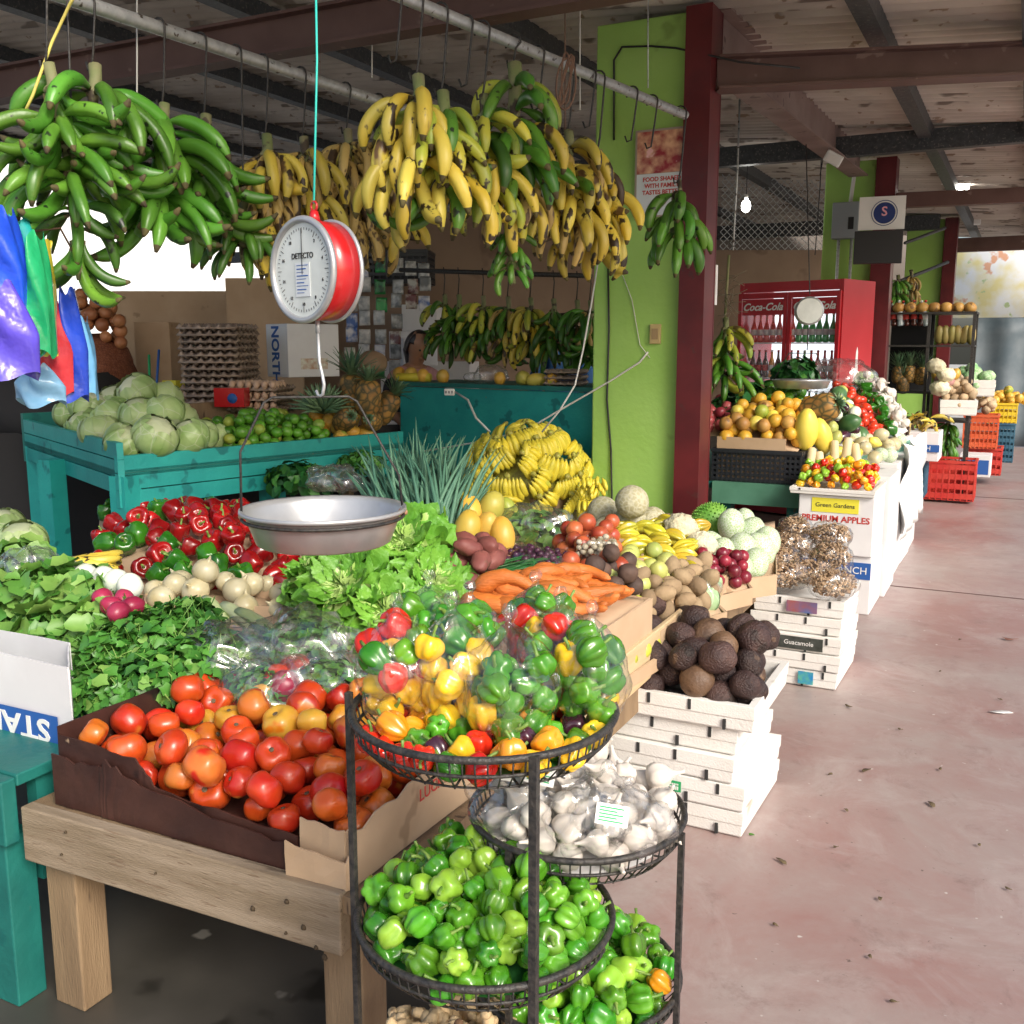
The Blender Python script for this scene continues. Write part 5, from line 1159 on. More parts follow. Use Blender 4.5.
# ------------------------------------------------------------------ black tiered basket rack
RK = thing('basket_rack', 'black iron tiered rack with round wire baskets of peppers garlic and ginger', 'basket rack', (-.75, 1.37, 0))
def circ(c, R, z=0, n=56): return [(c.x + R * math.cos(6.2832 * i / n), c.y + R * math.sin(6.2832 * i / n), c.z + z) for i in range(n)]
def basket(c, R, h=.055, n=72):
    b = MB(); b.sweep(circ(c, R), .0062, 8, close=True); b.sweep(circ(c, R * .97, -h * .5), .003, 6, close=True)
    for k in range(n):
        a = 6.2832 * k / n; ca, sa = math.cos(a), math.sin(a)
        b.sweep([(c.x + R * ca, c.y + R * sa, c.z), (c.x + R * .97 * ca, c.y + R * .97 * sa, c.z - h * .55), (c.x + R * .86 * ca, c.y + R * .86 * sa, c.z - h)] , .0016, 4)
    for rr in (.86, .6, .3): b.sweep(circ(c, R * rr, -h), .002, 5, close=True, n=0) if False else b.sweep(circ(c, R * rr, -h), .002, 5, close=True)
    for k in range(12):
        a = math.pi * k / 12; ca, sa = math.cos(a) * R * .86, math.sin(a) * R * .86; b.sweep([(c.x - ca, c.y - sa, c.z - h - .002), (c.x + ca, c.y + sa, c.z - h - .002)], .002, 4)
    o = obj('basket', b.mesh('basket', m_blackmetal), RK); o.location = -RK.location; return o
RA = .213
cA = P(484, 707, 1.02); cB = P(480, 912, .69); cB.x, cB.y = cA.x, cA.y; 
cB = Vector((cA.x, cA.y, PY(480, 908, cA.y).z)); cE = Vector((cA.x, cA.y, cB.z - .33))
cC = P(577, 808, .76); cD = Vector((cC.x, cC.y, PY(575, 968, cC.y).z)); RC = .195
for c, R in ((cA, RA), (cB, RA), (cE, RA), (cC, RC), (cD, RC)): basket(c, R)
def onrim(c, R, az): return Vector((c.x + (R + .006) * math.cos(az), c.y + (R + .006) * math.sin(az), 0))
def pole(p, z1, w=.0072, z0=.0045):
    b = MB(); b.bar((p.x, p.y, z0), (p.x, p.y, z1), w * 1.4, w * 1.4, up=(0, 1, 0)); o = obj('pole', b.mesh('pole', m_blackmetal, False), RK); o.location = -RK.location
# pole azimuths round the near column: picture-left, front right, back
azL = rotz_dir(-RT); azF = rotz_dir(-Vector((FW.x, FW.y, 0))) + .36
pole(onrim(cA, RA, azL), cA.z + .025); pole(onrim(cA, RA, azF), cA.z + .004, .0088)
pole(onrim(cA, RA, rotz_dir(RT) + .9), cA.z)
pole(onrim(cC, RC, rotz_dir(RT) - .50), cC.z); pole(onrim(cC, RC, rotz_dir(-RT) + .9), cC.z); pole(onrim(cC, RC, rotz_dir(RT) + 1.6), cC.z)
# heaps in baskets
def circle_pts(c, R, r, n, mound, K=16, sq=.95):
    pts = []
    for i in range(n):
        best = None
        for k in range(K):
            rr = (R - r * .8) * math.sqrt(rnd(0, 1)); a = rnd(0, 6.2832); x, y = c.x + rr * math.cos(a), c.y + rr * math.sin(a)
            z0 = c.z + mound * (1 - (rr / R) ** 2) + r * .85; z = z0
            for p in pts:
                d2 = (p.x - x) ** 2 + (p.y - y) ** 2; q2 = (1.84 * r) ** 2
                if d2 < q2: z = max(z, p.z + math.sqrt(q2 - d2) * sq)
            if best is None or z - z0 < best[0]: best = (z - z0, Vector((x, y, z)))
        pts.append(best[1])
    return pts
def basket_fill(c, R, h, mound, mat):
    b = MB(); N = 24; prof = [(.001, c.z + mound - h)] + [(R * t, c.z - h + mound * (1 - t * t)) for t in (.2, .4, .6, .8, .92)]
    vs = [(c.x + r * math.cos(6.2832 * k / N), c.y + r * math.sin(6.2832 * k / N), z) for r, z in prof for k in range(N)]
    b.add(vs, [(i * N + k, (i + 1) * N + k, (i + 1) * N + (k + 1) % N, i * N + (k + 1) % N) for i in range(len(prof) - 1) for k in range(N)])
    o = obj('basket_lining', b.mesh('basket_lining', mat), RK); o.location = -RK.location
def heap(name, cat, protos, c, R, h, r, n, mound, where, group, stem=None, sc=(.85, 1.12), tilt=1.3, matl=None, lines=True, zone_at=999):
    ws = [p[2] for p in protos]; its = []
    base = Vector((c.x, c.y, c.z - h))
    if lines: basket_fill(c, R * .9, h - .004, mound, matl or f_dkleaf)
    for p in circle_pts(base, R * .96, r, n, mound):
        me, d, _ = random.choices(protos, ws)[0]
        o = obj(name, me, None, p, (rnd(-tilt, tilt), rnd(-tilt, tilt), rnd(0, 6.28)), rnd(*sc)); tag(o, None, cat, group)
        if stem and rnd(0, 1) < .75: obj('stem', stem, o)
        its.append((o, d))
    name_items(its, where, group, zone_at); return its
random.seed(31)
heap('scotch_bonnet', 'pepper', W(B_g, 'bright green scotch bonnet', .68) + W(B_p, 'pale green scotch bonnet', .26) + W(B_r, 'red scotch bonnet', .02) + W(B_o, 'orange scotch bonnet', .04), cB, RA, .05, .0215, 135, .05, 'in the middle basket', 'scotch bonnets in the middle near basket', stem=S_small, sc=(.78, 1.08))
heap('scotch_bonnet', 'pepper', W(B_g, 'dark green scotch bonnet', .72) + W(B_p, 'light green scotch bonnet', .27) + W(B_o, 'orange scotch bonnet', .01), cD, RC, .05, .0215, 95, .06, 'in the lowest right basket', 'scotch bonnets in the lowest right basket', stem=S_small, sc=(.78, 1.08))
heap('scotch_bonnet', 'pepper', W(B_g, 'green scotch bonnet', .25) + W(B_r, 'red scotch bonnet', .2) + W(B_y, 'yellow scotch bonnet', .25) + W(B_o, 'orange scotch bonnet', .18) + W(B_u, 'purple scotch bonnet', .12), cA, RA, .05, .0215, 68, .01, 'in the top basket', 'loose mixed scotch bonnets in the top basket', stem=S_small, sc=(.75, 1.0))
# clear bags of mixed peppers on the top basket
bags = [((398, 668), .072, .082, 'leftmost clear bag, pink and green peppers over basket rim', 1), ((452, 672), .078, .085, 'clear bag of yellow and green peppers second from left', 2), ((510, 682), .082, .082, 'front clear bag full of green peppers', 3),
        ((560, 655), .078, .080, 'clear bag with one red pepper near the top', 4), ((598, 672), .062, .078, 'rightmost clear bag of green peppers at basket edge', 3), ((470, 640), .07, .07, 'back clear bag of peppers half hidden', 5), ((535, 628), .075, .07, 'back clear bag of dark red peppers', 6), ((430, 628), .075, .07, 'back clear bag of small green peppers against the lettuce', 3)]
SHORT = {b_[3]: s_ for b_, s_ in zip(bags, ('leftmost pepper bag', 'second pepper bag', 'front pepper bag', 'bag with red top', 'rightmost pepper bag', 'hidden back bag', 'dark red back bag', 'back bag by lettuce'))}
mixes = {1: W(B_g, 'green pepper', .45) + W(B_r, 'pink red pepper', .3) + W(B_y, 'yellow pepper', .25), 2: W(B_y, 'yellow pepper', .5) + W(B_g, 'green pepper', .5), 3: W(B_g, 'green pepper', .85) + W(B_y, 'yellow pepper', .15),
         4: W(B_g, 'green pepper', .5) + W(B_y, 'yellow pepper', .2) + W(B_r, 'red pepper', .3), 5: W(B_g, 'green pepper', .5) + W(B_o, 'orange pepper', .3) + W(B_r, 'red pepper', .2), 6: W(B_r, 'red pepper', .6) + W(B_g, 'green pepper', .4)}
random.seed(41)
for (x, y), r, hz, lb, mx in bags:
    z = 1.075 if y > 650 else 1.085
    c = P(x, y, z)
    # keep inside the rim
    dv = Vector((c.x - cA.x, c.y - cA.y, 0)); 
    if dv.length > RA * .82 and y > 650: c = Vector((cA.x, cA.y, c.z)) + dv.normalized() * RA * .82
    short = SHORT[lb]
    film_bag(lb, c, r, r * .95, hz, m_film, rot=rnd(0, 6), crump=.12)
    its = []
    for p in circle_pts(c - Vector((0, 0, hz * .95)), r * .93, .0235, 18, .0):
        if p.z > c.z + hz * .8: continue
        me, d, _ = random.choices(mixes[mx], [m[2] for m in mixes[mx]])[0]
        o = obj('bonnet_pepper', me, None, p, (rnd(-1.2, 1.2), rnd(-1.2, 1.2), rnd(0, 6)), rnd(.88, 1.12)); tag(o, None, 'pepper'); obj('stem', S_small, o); its.append((o, d))
    name_items(its, 'in the ' + short, 'peppers in the ' + short, 99)
# garlic
def garlic_mesh():
    b = MB(); k = random.choice((6, 7, 8))
    prof = smoothfn([(.003, .046), (.004, .034), (.008, .024), (.020, .012), (.026, -.002), (.022, -.016), (.010, -.021), (.001, -.020)], 3)
    b.blob(prof, 28, lambda a, t: 1 - .13 * (1 - abs(math.sin(k * a / 2))) ** 1.5 * min(1, t * 2.5), noi=.05); return b.mesh('garlic', f_garlic)
gm = [garlic_mesh() for i in range(3)]
heap('garlic_bulb', 'garlic', W(gm, 'white garlic bulb', 1), cC, RC, .05, .025, 70, .035, 'in the garlic basket', 'garlic bulbs in the upper right basket', tilt=1.6, sc=(.85, 1.15), matl=m_cardwhite)
for i, (x, y, z, lb) in enumerate(((505, 800, .83, 'netted clear bag of garlic at the left of garlic basket'), (560, 785, .84, 'film bag of garlic at back of garlic basket'), (605, 800, .84, 'film bag of garlic in the middle of garlic basket'), (635, 820, .82, 'film bag of garlic at right rim of garlic basket'), (590, 835, .83, 'front film bag of garlic with white knot'))):
    c = P(x, y, z - .02); dv = Vector((c.x - cC.x, c.y - cC.y, 0))
    if dv.length > RC * .72: c = Vector((cC.x, cC.y, c.z)) + dv.normalized() * RC * .72
    film_bag(lb, c, .07, .065, .045, m_film, rot=rnd(0, 6), crump=.3)
its = []
for (x, y) in ((500, 770), (540, 775), (612, 815)):
    c = P(x, y, .88); b = MB(); b.box(-.026, .026, -.001, 0, -.016, .016); o = obj('paper_label', b.mesh('paper_label', m_white, False), None, c, (-.5, .2, .3 + rnd(-.3, .3)))
    b = MB()
    for r_ in range(5): b.box(-.021, .018 - (r_ % 2) * .01, -.0018, -.0012, .009 - r_ * .005, .0112 - r_ * .005)
    obj('print', b.mesh('print', m_inkgreen, False), o); tag(o, None, 'label'); its.append((o, 'small white printed paper label'))
name_items(its, 'on the garlic bags', 'paper labels on the garlic bags')
# ginger in the lowest near basket
def ginger_mesh(mat):
    b = MB(); p = Vector((0, 0, 0)); d = Vector((1, 0, 0))
    def limb(p, d, L, r, depth):
        pts = [p]; rr = [r * .7]; n = 5
        for i in range(n):
            d = (d + Vector((rnd(-.25, .25), rnd(-.25, .25), rnd(-.15, .15)))).normalized(); p = p + d * L / n; pts.append(p); rr.append(r * rnd(.85, 1.2) * (1 if i < n - 1 else .55))
            if depth and rnd(0, 1) < .75: s = d.orthogonal(); s.rotate(Matrix.Rotation(rnd(0, 6.28), 3, d)); limb(p, (s + d * .3).normalized(), L * .5, r * .8, depth - 1)
        b.sweep(pts, rr, 9)
    limb(Vector((-.04, 0, 0)), d, .085, .0125, 2); return b.mesh('ginger', mat)
gg = [ginger_mesh(f_ginger) for i in range(4)]; gd = [ginger_mesh(f_gingerdk) for i in range(2)]
heap('ginger_root', 'ginger', W(gg, 'knobbly pale ginger root', .8) + W(gd, 'small dark turmeric root', .2), cE, RA, .05, .022, 70, .085, 'in the bottom near basket', 'ginger roots in the bottom basket', tilt=3, sc=(.8, 1.1), matl=m_card)

# ------------------------------------------------------------------ mamey crates and peanut crates (white foam boxes)
def foam_box(name, label, x0, x1, y0, y1, z0, z1, rot, group, open_top=False, slots=(), lip=True, seed=0):
    cx, cy = (x0 + x1) / 2, (y0 + y1) / 2; dx, dy = (x1 - x0) / 2, (y1 - y0) / 2; h = z1 - z0
    b = MB()
    def ring(e, z): return [(-dx - e, -dy - e, z), (dx + e, -dy - e, z), (dx + e, dy + e, z), (-dx - e, dy + e, z)]
    rings = [ring(-.008, .001), ring(-.002, h * .08), ring(0, h * .5), ring(.003, h * .52), ring(.004, h)]
    if open_top: rings += [ring(-.022, h), ring(-.026, h * .3)]
    vs = [p for r in rings for p in r]; fs = [(4 * i + k, 4 * i + (k + 1) % 4, 4 * i + 4 + (k + 1) % 4, 4 * i + 4 + k) for i in range(len(rings) - 1) for k in range(4)]
    fs += [(3, 2, 1, 0), tuple(4 * (len(rings) - 1) + k for k in range(4))]; b.add(vs, fs)
    o = obj(name, b.mesh(name, m_styro, False), None, (cx, cy, z0), (0, 0, rot), bevel=.006); tag(o, label, 'foam box', group)
    for u, lo in slots:
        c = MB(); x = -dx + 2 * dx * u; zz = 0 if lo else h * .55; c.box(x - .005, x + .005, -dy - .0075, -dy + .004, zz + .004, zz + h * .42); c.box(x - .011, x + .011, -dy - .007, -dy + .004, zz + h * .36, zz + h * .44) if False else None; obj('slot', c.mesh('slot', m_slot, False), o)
    return o
fx1 = P(739, 841, 0).x; fy = P(739, 841, 0).y; fx0 = fx1 - .42
topz = PY(756, 710, fy - .03).z; bh = topz / 5; names5 = ['bottom', 'fourth from top', 'middle', 'second from top', 'topmost']
random.seed(2)
crates = []
for i in range(5):
    sh = rnd(-.012, .012) + (.0, .012, -.012, -.02, .01)[i]
    crates.append(foam_box('foam_box', '%s white foam box of the stack under the mamey fruit' % names5[i], fx0 + sh - .006 * i, fx1 + sh + (.018 if i == 4 else 0), fy + rnd(-.01, .01) - (.03 if i == 4 else 0), fy + .5, .005 + bh * i, bh * (i + 1) + .004 - .002, rnd(-.02, .02), 'white foam boxes', i == 4,
                           [(.25 + (.1 if i % 2 else 0), 0), (.55, i % 2), (.8, (i + 1) % 2)]))
b = MB(); b.box(-.045, .055, -.2575, -.2565, bh * .35, bh * .75); g_ = obj('green_label', b.mesh('green_label', m_inkgreen, False), crates[1])
g_.location = (-.05, -.003, 0)
b = MB()
for i in range(8): b.box(-.0 + i * .006, .004 + i * .006, -.2585, -.2578, bh * .42, bh * .56); b.box(-.0 + i * .006, .004 + i * .006, -.2585, -.2578, bh * .60, bh * .66)
obj('label_print', b.mesh('label_print', m_white, False), g_)
# mamey on top
q = [Vector((fx0 + .03, fy + .02, topz - .05)), Vector((fx1 - .0, fy + .02, topz - .05)), Vector((fx1 - .02, fy + .46, topz - .045)), Vector((fx0 + .03, fy + .46, topz - .045))]
random.seed(12)
MMP = rounded('mamey', f_mameyl, .066, .07, 1, .08, 26, 18)
pile('mamey_fruit', W(MMY, 'dark brown rough mamey', .9) + W(MMP, 'paler brown mamey', .1), q, .049, 44, 'on the nearest foam stack', 'mamey fruit on the nearest foam stack', mound=.035, sc=(.64, .90), tilt=3, zone_at=99, K=30)
its = []
for x, y, z in ((640, 622, .66), (655, 605, .68), (634, 645, .60)):
    o = obj('mamey_fruit', random.choice(MMY), None, P(x, y, z), (rnd(0, 3), rnd(0, 3), 0), .62); tag(o, None, 'mamey'); its.append((o, 'small dark mamey'))
name_items(its, 'on the display by the kiwis', 'small mamey by the kiwis')
# second stack
gx1, gy = P(838, 693, 0).x, P(838, 693, 0).y; gx0 = gx1 - .42; tz2 = PY(846, 605, gy - .02).z; bh2 = tz2 / 5; c2 = []
for i in range(5):
    c2.append(foam_box('foam_box', '%s white foam box of the stack under the peanut bags' % names5[i], gx0 + rnd(-.01, .01), gx1 + rnd(-.01, .01), gy + rnd(-.01, .01), gy + .5, .005 + bh2 * i, bh2 * (i + 1) + .002, rnd(-.02, .02), 'white foam boxes', i == 4, [(.3, 0), (.62, (i + 1) % 2), (.85, i % 2)]))
def panel_on(o, nm, x0, x1, z0, z1, mat, txt=None, tm=None, size=.02, y=None):
    b = MB(); yy = y if y is not None else -.262; b.box(x0, x1, yy, yy + .004, z0, z1); p = obj(nm, b.mesh(nm, mat, False), o)
    if txt: text(txt, size, tm or m_white, p, ((x0 + x1) / 2, yy - .0012, (z0 + z1) / 2), (math.pi / 2, 0, 0))
    return p
panel_on(c2[4], 'blue_label', -.05, .09, bh2 * .2, bh2 * .82, M('label_blue', (.06, .14, .35), (.35, .10, .08), 12, rough=.4))
panel_on(c2[2], 'dark_label', -.09, .13, bh2 * .15, bh2 * .85, M('label_dark', (.03, .035, .03), (.08, .09, .08), 20, rough=.4), 'Guacamole', m_white, .03)
panel_on(c2[0], 'blue_square', .03, .10, bh2 * .2, bh2 * .9, M('label_cyan', (.02, .22, .5), (.1, .4, .3), 30, rough=.4))
# peanut bags
def peanut_pack(n, rx, ry, rz):
    b = MB()
    for i in range(n):
        while True:
            p = Vector((rnd(-1, 1), rnd(-1, 1), rnd(-1, 1)))
            if .6 < p.length < 1: break
        q_ = Vector((p.x * rx, p.y * ry, p.z * rz)); d = Vector((rnd(-1, 1), rnd(-1, 1), rnd(-.6, .6))).normalized() * .011
        b.sweep([q_ - d, q_ - d * .6, q_, q_ + d * .6, q_ + d], [.002, .0055, .0042, .0055, .002], 6)
    return b.mesh('peanuts', M('peanuts_%d' % n, (.42, .28, .17), (.56, .40, .25), 60, rough=.8, island=(.34, .23, .14)))
pk = [peanut_pack(420, .108, .075, .062) for i in range(2)]
pb = [((790, 545), .57, 'front left lower'), ((785, 575), .50, 'bottom left'), ((830, 555), .57, 'front right'), ((832, 585), .51, 'bottom right corner'), ((795, 528), .63, 'top left'), ((830, 535), .62, 'top right'), ((780, 560), .54, 'left edge'), ((810, 572), .50, 'bottom centre')]
for i, ((x, y), z, lb) in enumerate(pb):
    c = P(x, y, z); c.y = max(c.y, gy + .04); 
    o = obj('peanut_portion', pk[i % 2], None, c, (rnd(-.2, .2), rnd(-.2, .2), rnd(0, 3))); tag(o, 'brown peanuts in the %s clear bag on the foam stack' % lb, 'peanuts', kind=None); o['kind'] = 'stuff'
    film_bag('%s clear bag of peanuts on the foam stack' % lb, c, .118, .085, .070, m_film, knot=False, rot=o.rotation_euler.z, crump=.2)

# ------------------------------------------------------------------ second stall behind: green table, crates, boxes
hx1, hy = P(868, 617, 0).x, P(868, 617, 0).y
tz3 = PY(869, 498, hy).z
def carton(label, x0, x1, y0, y1, z0, z1, mat=None, rot=0, name='white_carton', group=None, cat='carton'):
    b = MB(); dx, dy = (x1 - x0) / 2, (y1 - y0) / 2; b.box(-dx, dx, -dy, dy, 0, z1 - z0); o = obj(name, b.mesh(name, mat or m_cardwhite, False), None, ((x0 + x1) / 2, (y0 + y1) / 2, z0), (0, 0, rot), bevel=.006); return tag(o, label, cat, group)
hx0 = PY(797, 540, hy).x
ran = carton('white carton with blue RANCH band under the apple carton', hx0, hx1, hy + .02, hy + .5, .005, tz3 * .5)
panel_on(ran, 'blue_band', -(hx1 - hx0) / 2 + .003, (hx1 - hx0) / 2 - .003, tz3 * .30, tz3 * .44, m_inkblue, 'FRESH RANCH', m_white, .06, y=-.2435)
pa_ = carton('white carton printed PREMIUM APPLES in red', hx0, hx1, hy, hy + .48, tz3 * .5 + .002, tz3)
panel_on(pa_, 'yellow_label', -.14, .13, tz3 * .355, tz3 * .475, m_inkyel, 'Green Gardens', m_ink, .036, y=-.2435)
text('PREMIUM APPLES', .052, m_inkred, pa_, (0, -.2415, tz3 * .30), (math.pi / 2, 0, 0), bold=.001)
b = MB(); b.sweep([(.02, -.241, tz3 * .22), (.02, -.2425, tz3 * .22)], .022, 16); obj('print_mark', b.mesh('print_mark', m_card, False), pa_)
fl = foam_box('foam_box', 'white foam tray of small mixed peppers above the apple carton', hx0 - .05, hx1 + .0, hy - .03, hy + .5, tz3 + .003, tz3 + .042, 0, None, True, [(.12, 0)])
q = [Vector((hx0 - .03, hy + .02, tz3 + .02)), Vector((hx1 - .03, hy + .02, tz3 + .02)), Vector((hx1 - .03, hy + .42, tz3 + .06)), Vector((hx0 - .03, hy + .42, tz3 + .06))]
random.seed(51)
pile('bonnet_pepper', W(B_y, 'small yellow pepper', .45) + W(B_p, 'small pale green pepper', .2) + W(B_r, 'small red pepper', .2) + W(B_o, 'small orange pepper', .15), q, .027, 110, 'in the foam tray above apples', 'small peppers above the apple carton', mound=.05, tilt=1.5)
wb = ['white carton with a pink sticker behind the apple carton', 'overexposed white carton third along the aisle', 'white carton fourth along aisle below the netted vegetables', 'last white carton of the aisle row before the blue crate']
for i in range(4):
    y0_ = hy + .52 + i * .55
    o = carton(wb[i], hx1 - .42, hx1 + rnd(-.02, .03), y0_, y0_ + .5, .005, tz3 + .06 + rnd(-.03, .04), rot=rnd(-.03, .03))
    if i == 0:
        b = MB(); b.box(.2105, .2135, -.14, .0, tz3 * .42, tz3 * .85); obj('pink_sticker', b.mesh('pink_sticker', m_pink, False), o)
# goods on those cartons
zt5 = tz3 + .11
bam = M('pale_root', (.62, .50, .28), (.72, .62, .42), 6, rough=.6, rnd_v=.1)
its = []
for i, (x, y) in enumerate(((810, 462), (820, 466), (834, 455), (846, 452), (856, 458))):
    b = MB(); b.sweep([(0, 0, -.11), (0, 0, -.1), (.004, 0, 0), (0, 0, .1), (0, 0, .11)], [.02, .03, .034, .03, .018], 14)
    o = obj('pale_squash', b.mesh('pale_squash', bam), None, D(x, y, 6.35), (rnd(-.15, .15) - .25, rnd(-.3, .3), 0), .85); tag(o, None, 'squash'); its.append((o, 'upright pale tan squash'))
name_items(its, 'behind the small mixed peppers', 'upright pale squashes')
q = [Vector((hx1 - .42, hy + .55, zt5 - .02)), Vector((hx1 - .02, hy + .55, zt5 - .02)), Vector((hx1 - .02, hy + 1.5, zt5)), Vector((hx1 - .42, hy + 1.5, zt5))]
pile('pale_turnip', W(rounded('turnip', f_foam, .05, .05, 2, .08), 'pale netted round vegetable', .4) + W(sp and rounded('potato', f_onion, .045, .05, 2, .12), 'tan round root', .4) + W(rounded('yellow_pepper', f_yelfr, .035, .05, 1, .2), 'yellow pepper', .2), q, .05, 30, 'on the white aisle cartons', 'pale vegetables on white aisle cartons', mound=.10)
# green table
gt = thing('green_table', 'green painted board table under the orange crate', 'table', (-1.7, hy + .5, 0))
gy0 = hy + .25; gzt = PY(760, 484, gy0).z
c = MB(); c.box(PY(712, 490, gy0).x, hx0 - .03, gy0, gy0 + .035, gzt - .14, gzt - .0); sub(c.mesh('apron', M('dull_green_paint', (.07, .20, .13), (.10, .26, .18), 6, rough=.5), False), 'apron', gt)
c = MB(); c.box(-2.35, hx0 - .03, gy0 + .037, gy0 + 2.6, gzt - .05, gzt - .005); sub(c.mesh('table_top', m_tealdk, False), 'table_top', gt)
for x, y in ((-2.3, gy0 + .1), (hx0 - .1, gy0 + .1), (-2.3, gy0 + 2.5), (hx0 - .1, gy0 + 2.5), (-1.7, gy0 + .1)):
    c = MB(); c.box(x - .035, x + .035, y - .03, y + .04, .005, gzt - .052); sub(c.mesh('leg', m_tealdk, False), 'leg', gt)
# black plastic crate
def slat_crate(label, c, dx, dy, h, mat, rot=0, name='plastic_crate', group=None, rows=5, cols=12, cat='plastic crate'):
    b = MB(); w2 = .008
    for sy in (-1, 1):
        for r_ in range(rows): z = h * (r_ + .5) / rows; b.box(-dx, dx, sy * dy - w2 / 2, sy * dy + w2 / 2, z - h / rows * .28, z + h / rows * .28)
        for k in range(cols + 1): x = -dx + 2 * dx * k / cols; b.box(x - .006, x + .006, sy * dy - w2 * .75, sy * dy + w2 * .75, .002, h - .002)
        b.box(-dx - .01, dx + .01, sy * (dy + .001) - .014, sy * (dy + .001) + .014, h - .012, h + .012)
    for sx in (-1, 1):
        for r_ in range(rows): z = h * (r_ + .5) / rows; b.box(sx * dx - w2 / 2, sx * dx + w2 / 2, -dy + .005, dy - .005, z - h / rows * .27, z + h / rows * .27)
        cy = max(4, int(cols * dy / dx))
        for k in range(1, cy): y = -dy + 2 * dy * k / cy; b.box(sx * dx - w2 * .75, sx * dx + w2 * .75, y - .006, y + .006, .003, h - .003)
        b.box(sx * (dx + .0) - .013, sx * dx + .013, -dy + .016, dy - .016, h - .011, h + .011)
    b.box(-dx + .005, dx - .005, -dy + .005, dy - .005, 0, .006)
    o = obj(name, b.mesh(name, mat, False), None, c, (0, 0, rot)); return tag(o, label, cat, group)
m_crblack = M('crate_black', (.018, .02, .026), rough=.4); m_crred = M('crate_red', (.50, .03, .025), (.55, .06, .04), 5, rough=.45); m_crorange = M('crate_orange', (.60, .09, .03), (.65, .14, .05), 5, rough=.45)
m_crblue = M('crate_blue', (.03, .10, .17), (.05, .15, .22), 5, rough=.45); m_cryel = M('crate_yellow', (.75, .52, .02), (.8, .6, .04), 5, rough=.45)
x0_, x1_ = PY(712, 470, gy0 + .03).x, PY(800, 470, gy0 + .03).x
ch = PY(760, 452, gy0 + .03).z - gzt
slat_crate('black plastic crate lined with cardboard holding the oranges', Vector(((x0_ + x1_) / 2, gy0 + .26, gzt)), (x1_ - x0_) / 2, .22, ch, m_crblack, rows=6, cols=18)
zc5 = PY(760, 438, gy0 + .06).z
b = MB(); b.box(x0_ + .02, x1_ - .10, gy0 + .055, gy0 + .06, gzt + .01, zc5); tag(obj('cardboard_liner', b.mesh('cardboard_liner', m_card, False)), 'tan cardboard liner sticking out of the black crate', 'cardboard')
q = [Vector((x0_ + .03, gy0 + .08, zc5 - .05)), Vector((x1_ - .03, gy0 + .08, zc5 - .07)), Vector((x1_ - .03, gy0 + .75, zc5 + .05)), Vector((x0_ + .03, gy0 + .75, zc5 + .05))]
b_ = MB(); ft = thing('orange_box', 'cardboard box buried under the heap of oranges', 'cardboard box', (0, 0, 0)); filler(q, .06, m_card, ft, 'packing')
random.seed(61)
om = rounded('orange', f_orange, .042, .041, 2, .03); ob = rounded('orange', f_orbrown, .042, .041, 1, .04); og = rounded('orange', f_greenish, .042, .041, 1, .04); oy = rounded('orange', f_yelfr, .04, .045, 1, .04)
pile('orange', W(om, 'orange yellow citrus fruit', .6) + W(ob, 'brown skinned citrus fruit', .15) + W(og, 'greenish citrus fruit', .08) + W(oy, 'lemon yellow citrus fruit', .17), q, .042, 88, 'above the black crate', 'oranges above the black crate', mound=.09, sc=(.95, 1.2), zone_at=99)
q = [Vector((x0_ - .25, gy0 + .15, zc5)), Vector((x0_ + .03, gy0 + .15, zc5)), Vector((x0_ + .03, gy0 + .8, zc5 + .12)), Vector((x0_ - .25, gy0 + .8, zc5 + .12))]
pile('red_apple', W(rounded('apple', G('apple_red', (.30, .03, .05), (.45, .10, .10), scale=6, rough=.35), .04, .037, 2, .05), 'dull red apple', 1), q, .04, 26, 'behind the red column', 'red apples behind the red column', mound=.05)
tt_ = thing('apple_box', 'box of red apples partly hidden by the red column', 'box', (0, 0, 0)); filler(q, .03, m_card, tt_, 'packing')
# big goods on the green table further back
def big(name, label, cat, me, x, y, dep, rot=(0, 0, 0), s=1, stem=None):
    o = obj(name, me, None, D(x, y, dep), rot, s); tag(o, label, cat); return o
pineapple('pineapple', 'whole golden brown pineapple lying in the middle of second stall', D(818, 410, 6.6), (1.2, 0, 1.4), s=1.5, crown=.35)
pineapple('pineapple', 'pineapple with dark crown pointing left in second stall', D(797, 418, 6.75), (1.35, 0, 1.35), s=1.1, crown=.7)
py_ = rounded('papaya', f_yelfr, .075, .14, 2, .08)
big('papaya', 'long yellow papaya standing beside the oranges', 'papaya', py_[0], 806, 430, 6.35, (.25, .1, 0)); big('papaya', 'second yellow papaya leaning right of the first', 'papaya', py_[1], 822, 436, 6.4, (.2, -.25, 0), .85)
for i, (x, y, dep, s_, lb) in enumerate(((748, 402, 7.2, .18, 'dark leafy bunch left of the second scale pan'), (772, 396, 7.4, .18, 'dark leaves in front of the fridge doors'), (735, 412, 7.0, .18, 'dark greens behind the oranges'), (795, 372, 8.2, .16, 'dark leafy top above the second scale pan'))):
    cluster('dark_greens', lb, 'leafy greens', [f_dkleaf, f_herb], D(x, y, dep), 380, (s_, s_ * .8, s_ * .55), .075, 'oval', layer=.3)
q = [D(755, 412, 6.8), D(800, 408, 6.8), D(805, 392, 7.4), D(760, 392, 7.4)]
LM = rounded('lime', f_lime, .026, .029, 3, .05)
wt_ = rounded('dark_squash', G('dark_squash', (.03, .10, .03), (.10, .22, .08), scale=6, rough=.35), .06, .08, 2, .08)
pile('lime', W(LM, 'green lime', 1), q, .032, 24, 'beside the second scale pan', 'limes beside the second scale pan', mound=.05, sc=(1.2, 1.6)); tt_ = thing('lime_box', 'shallow box of limes beside second pan', 'box', (0, 0, 0)); filler(q, .04, m_card, tt_, 'packing')
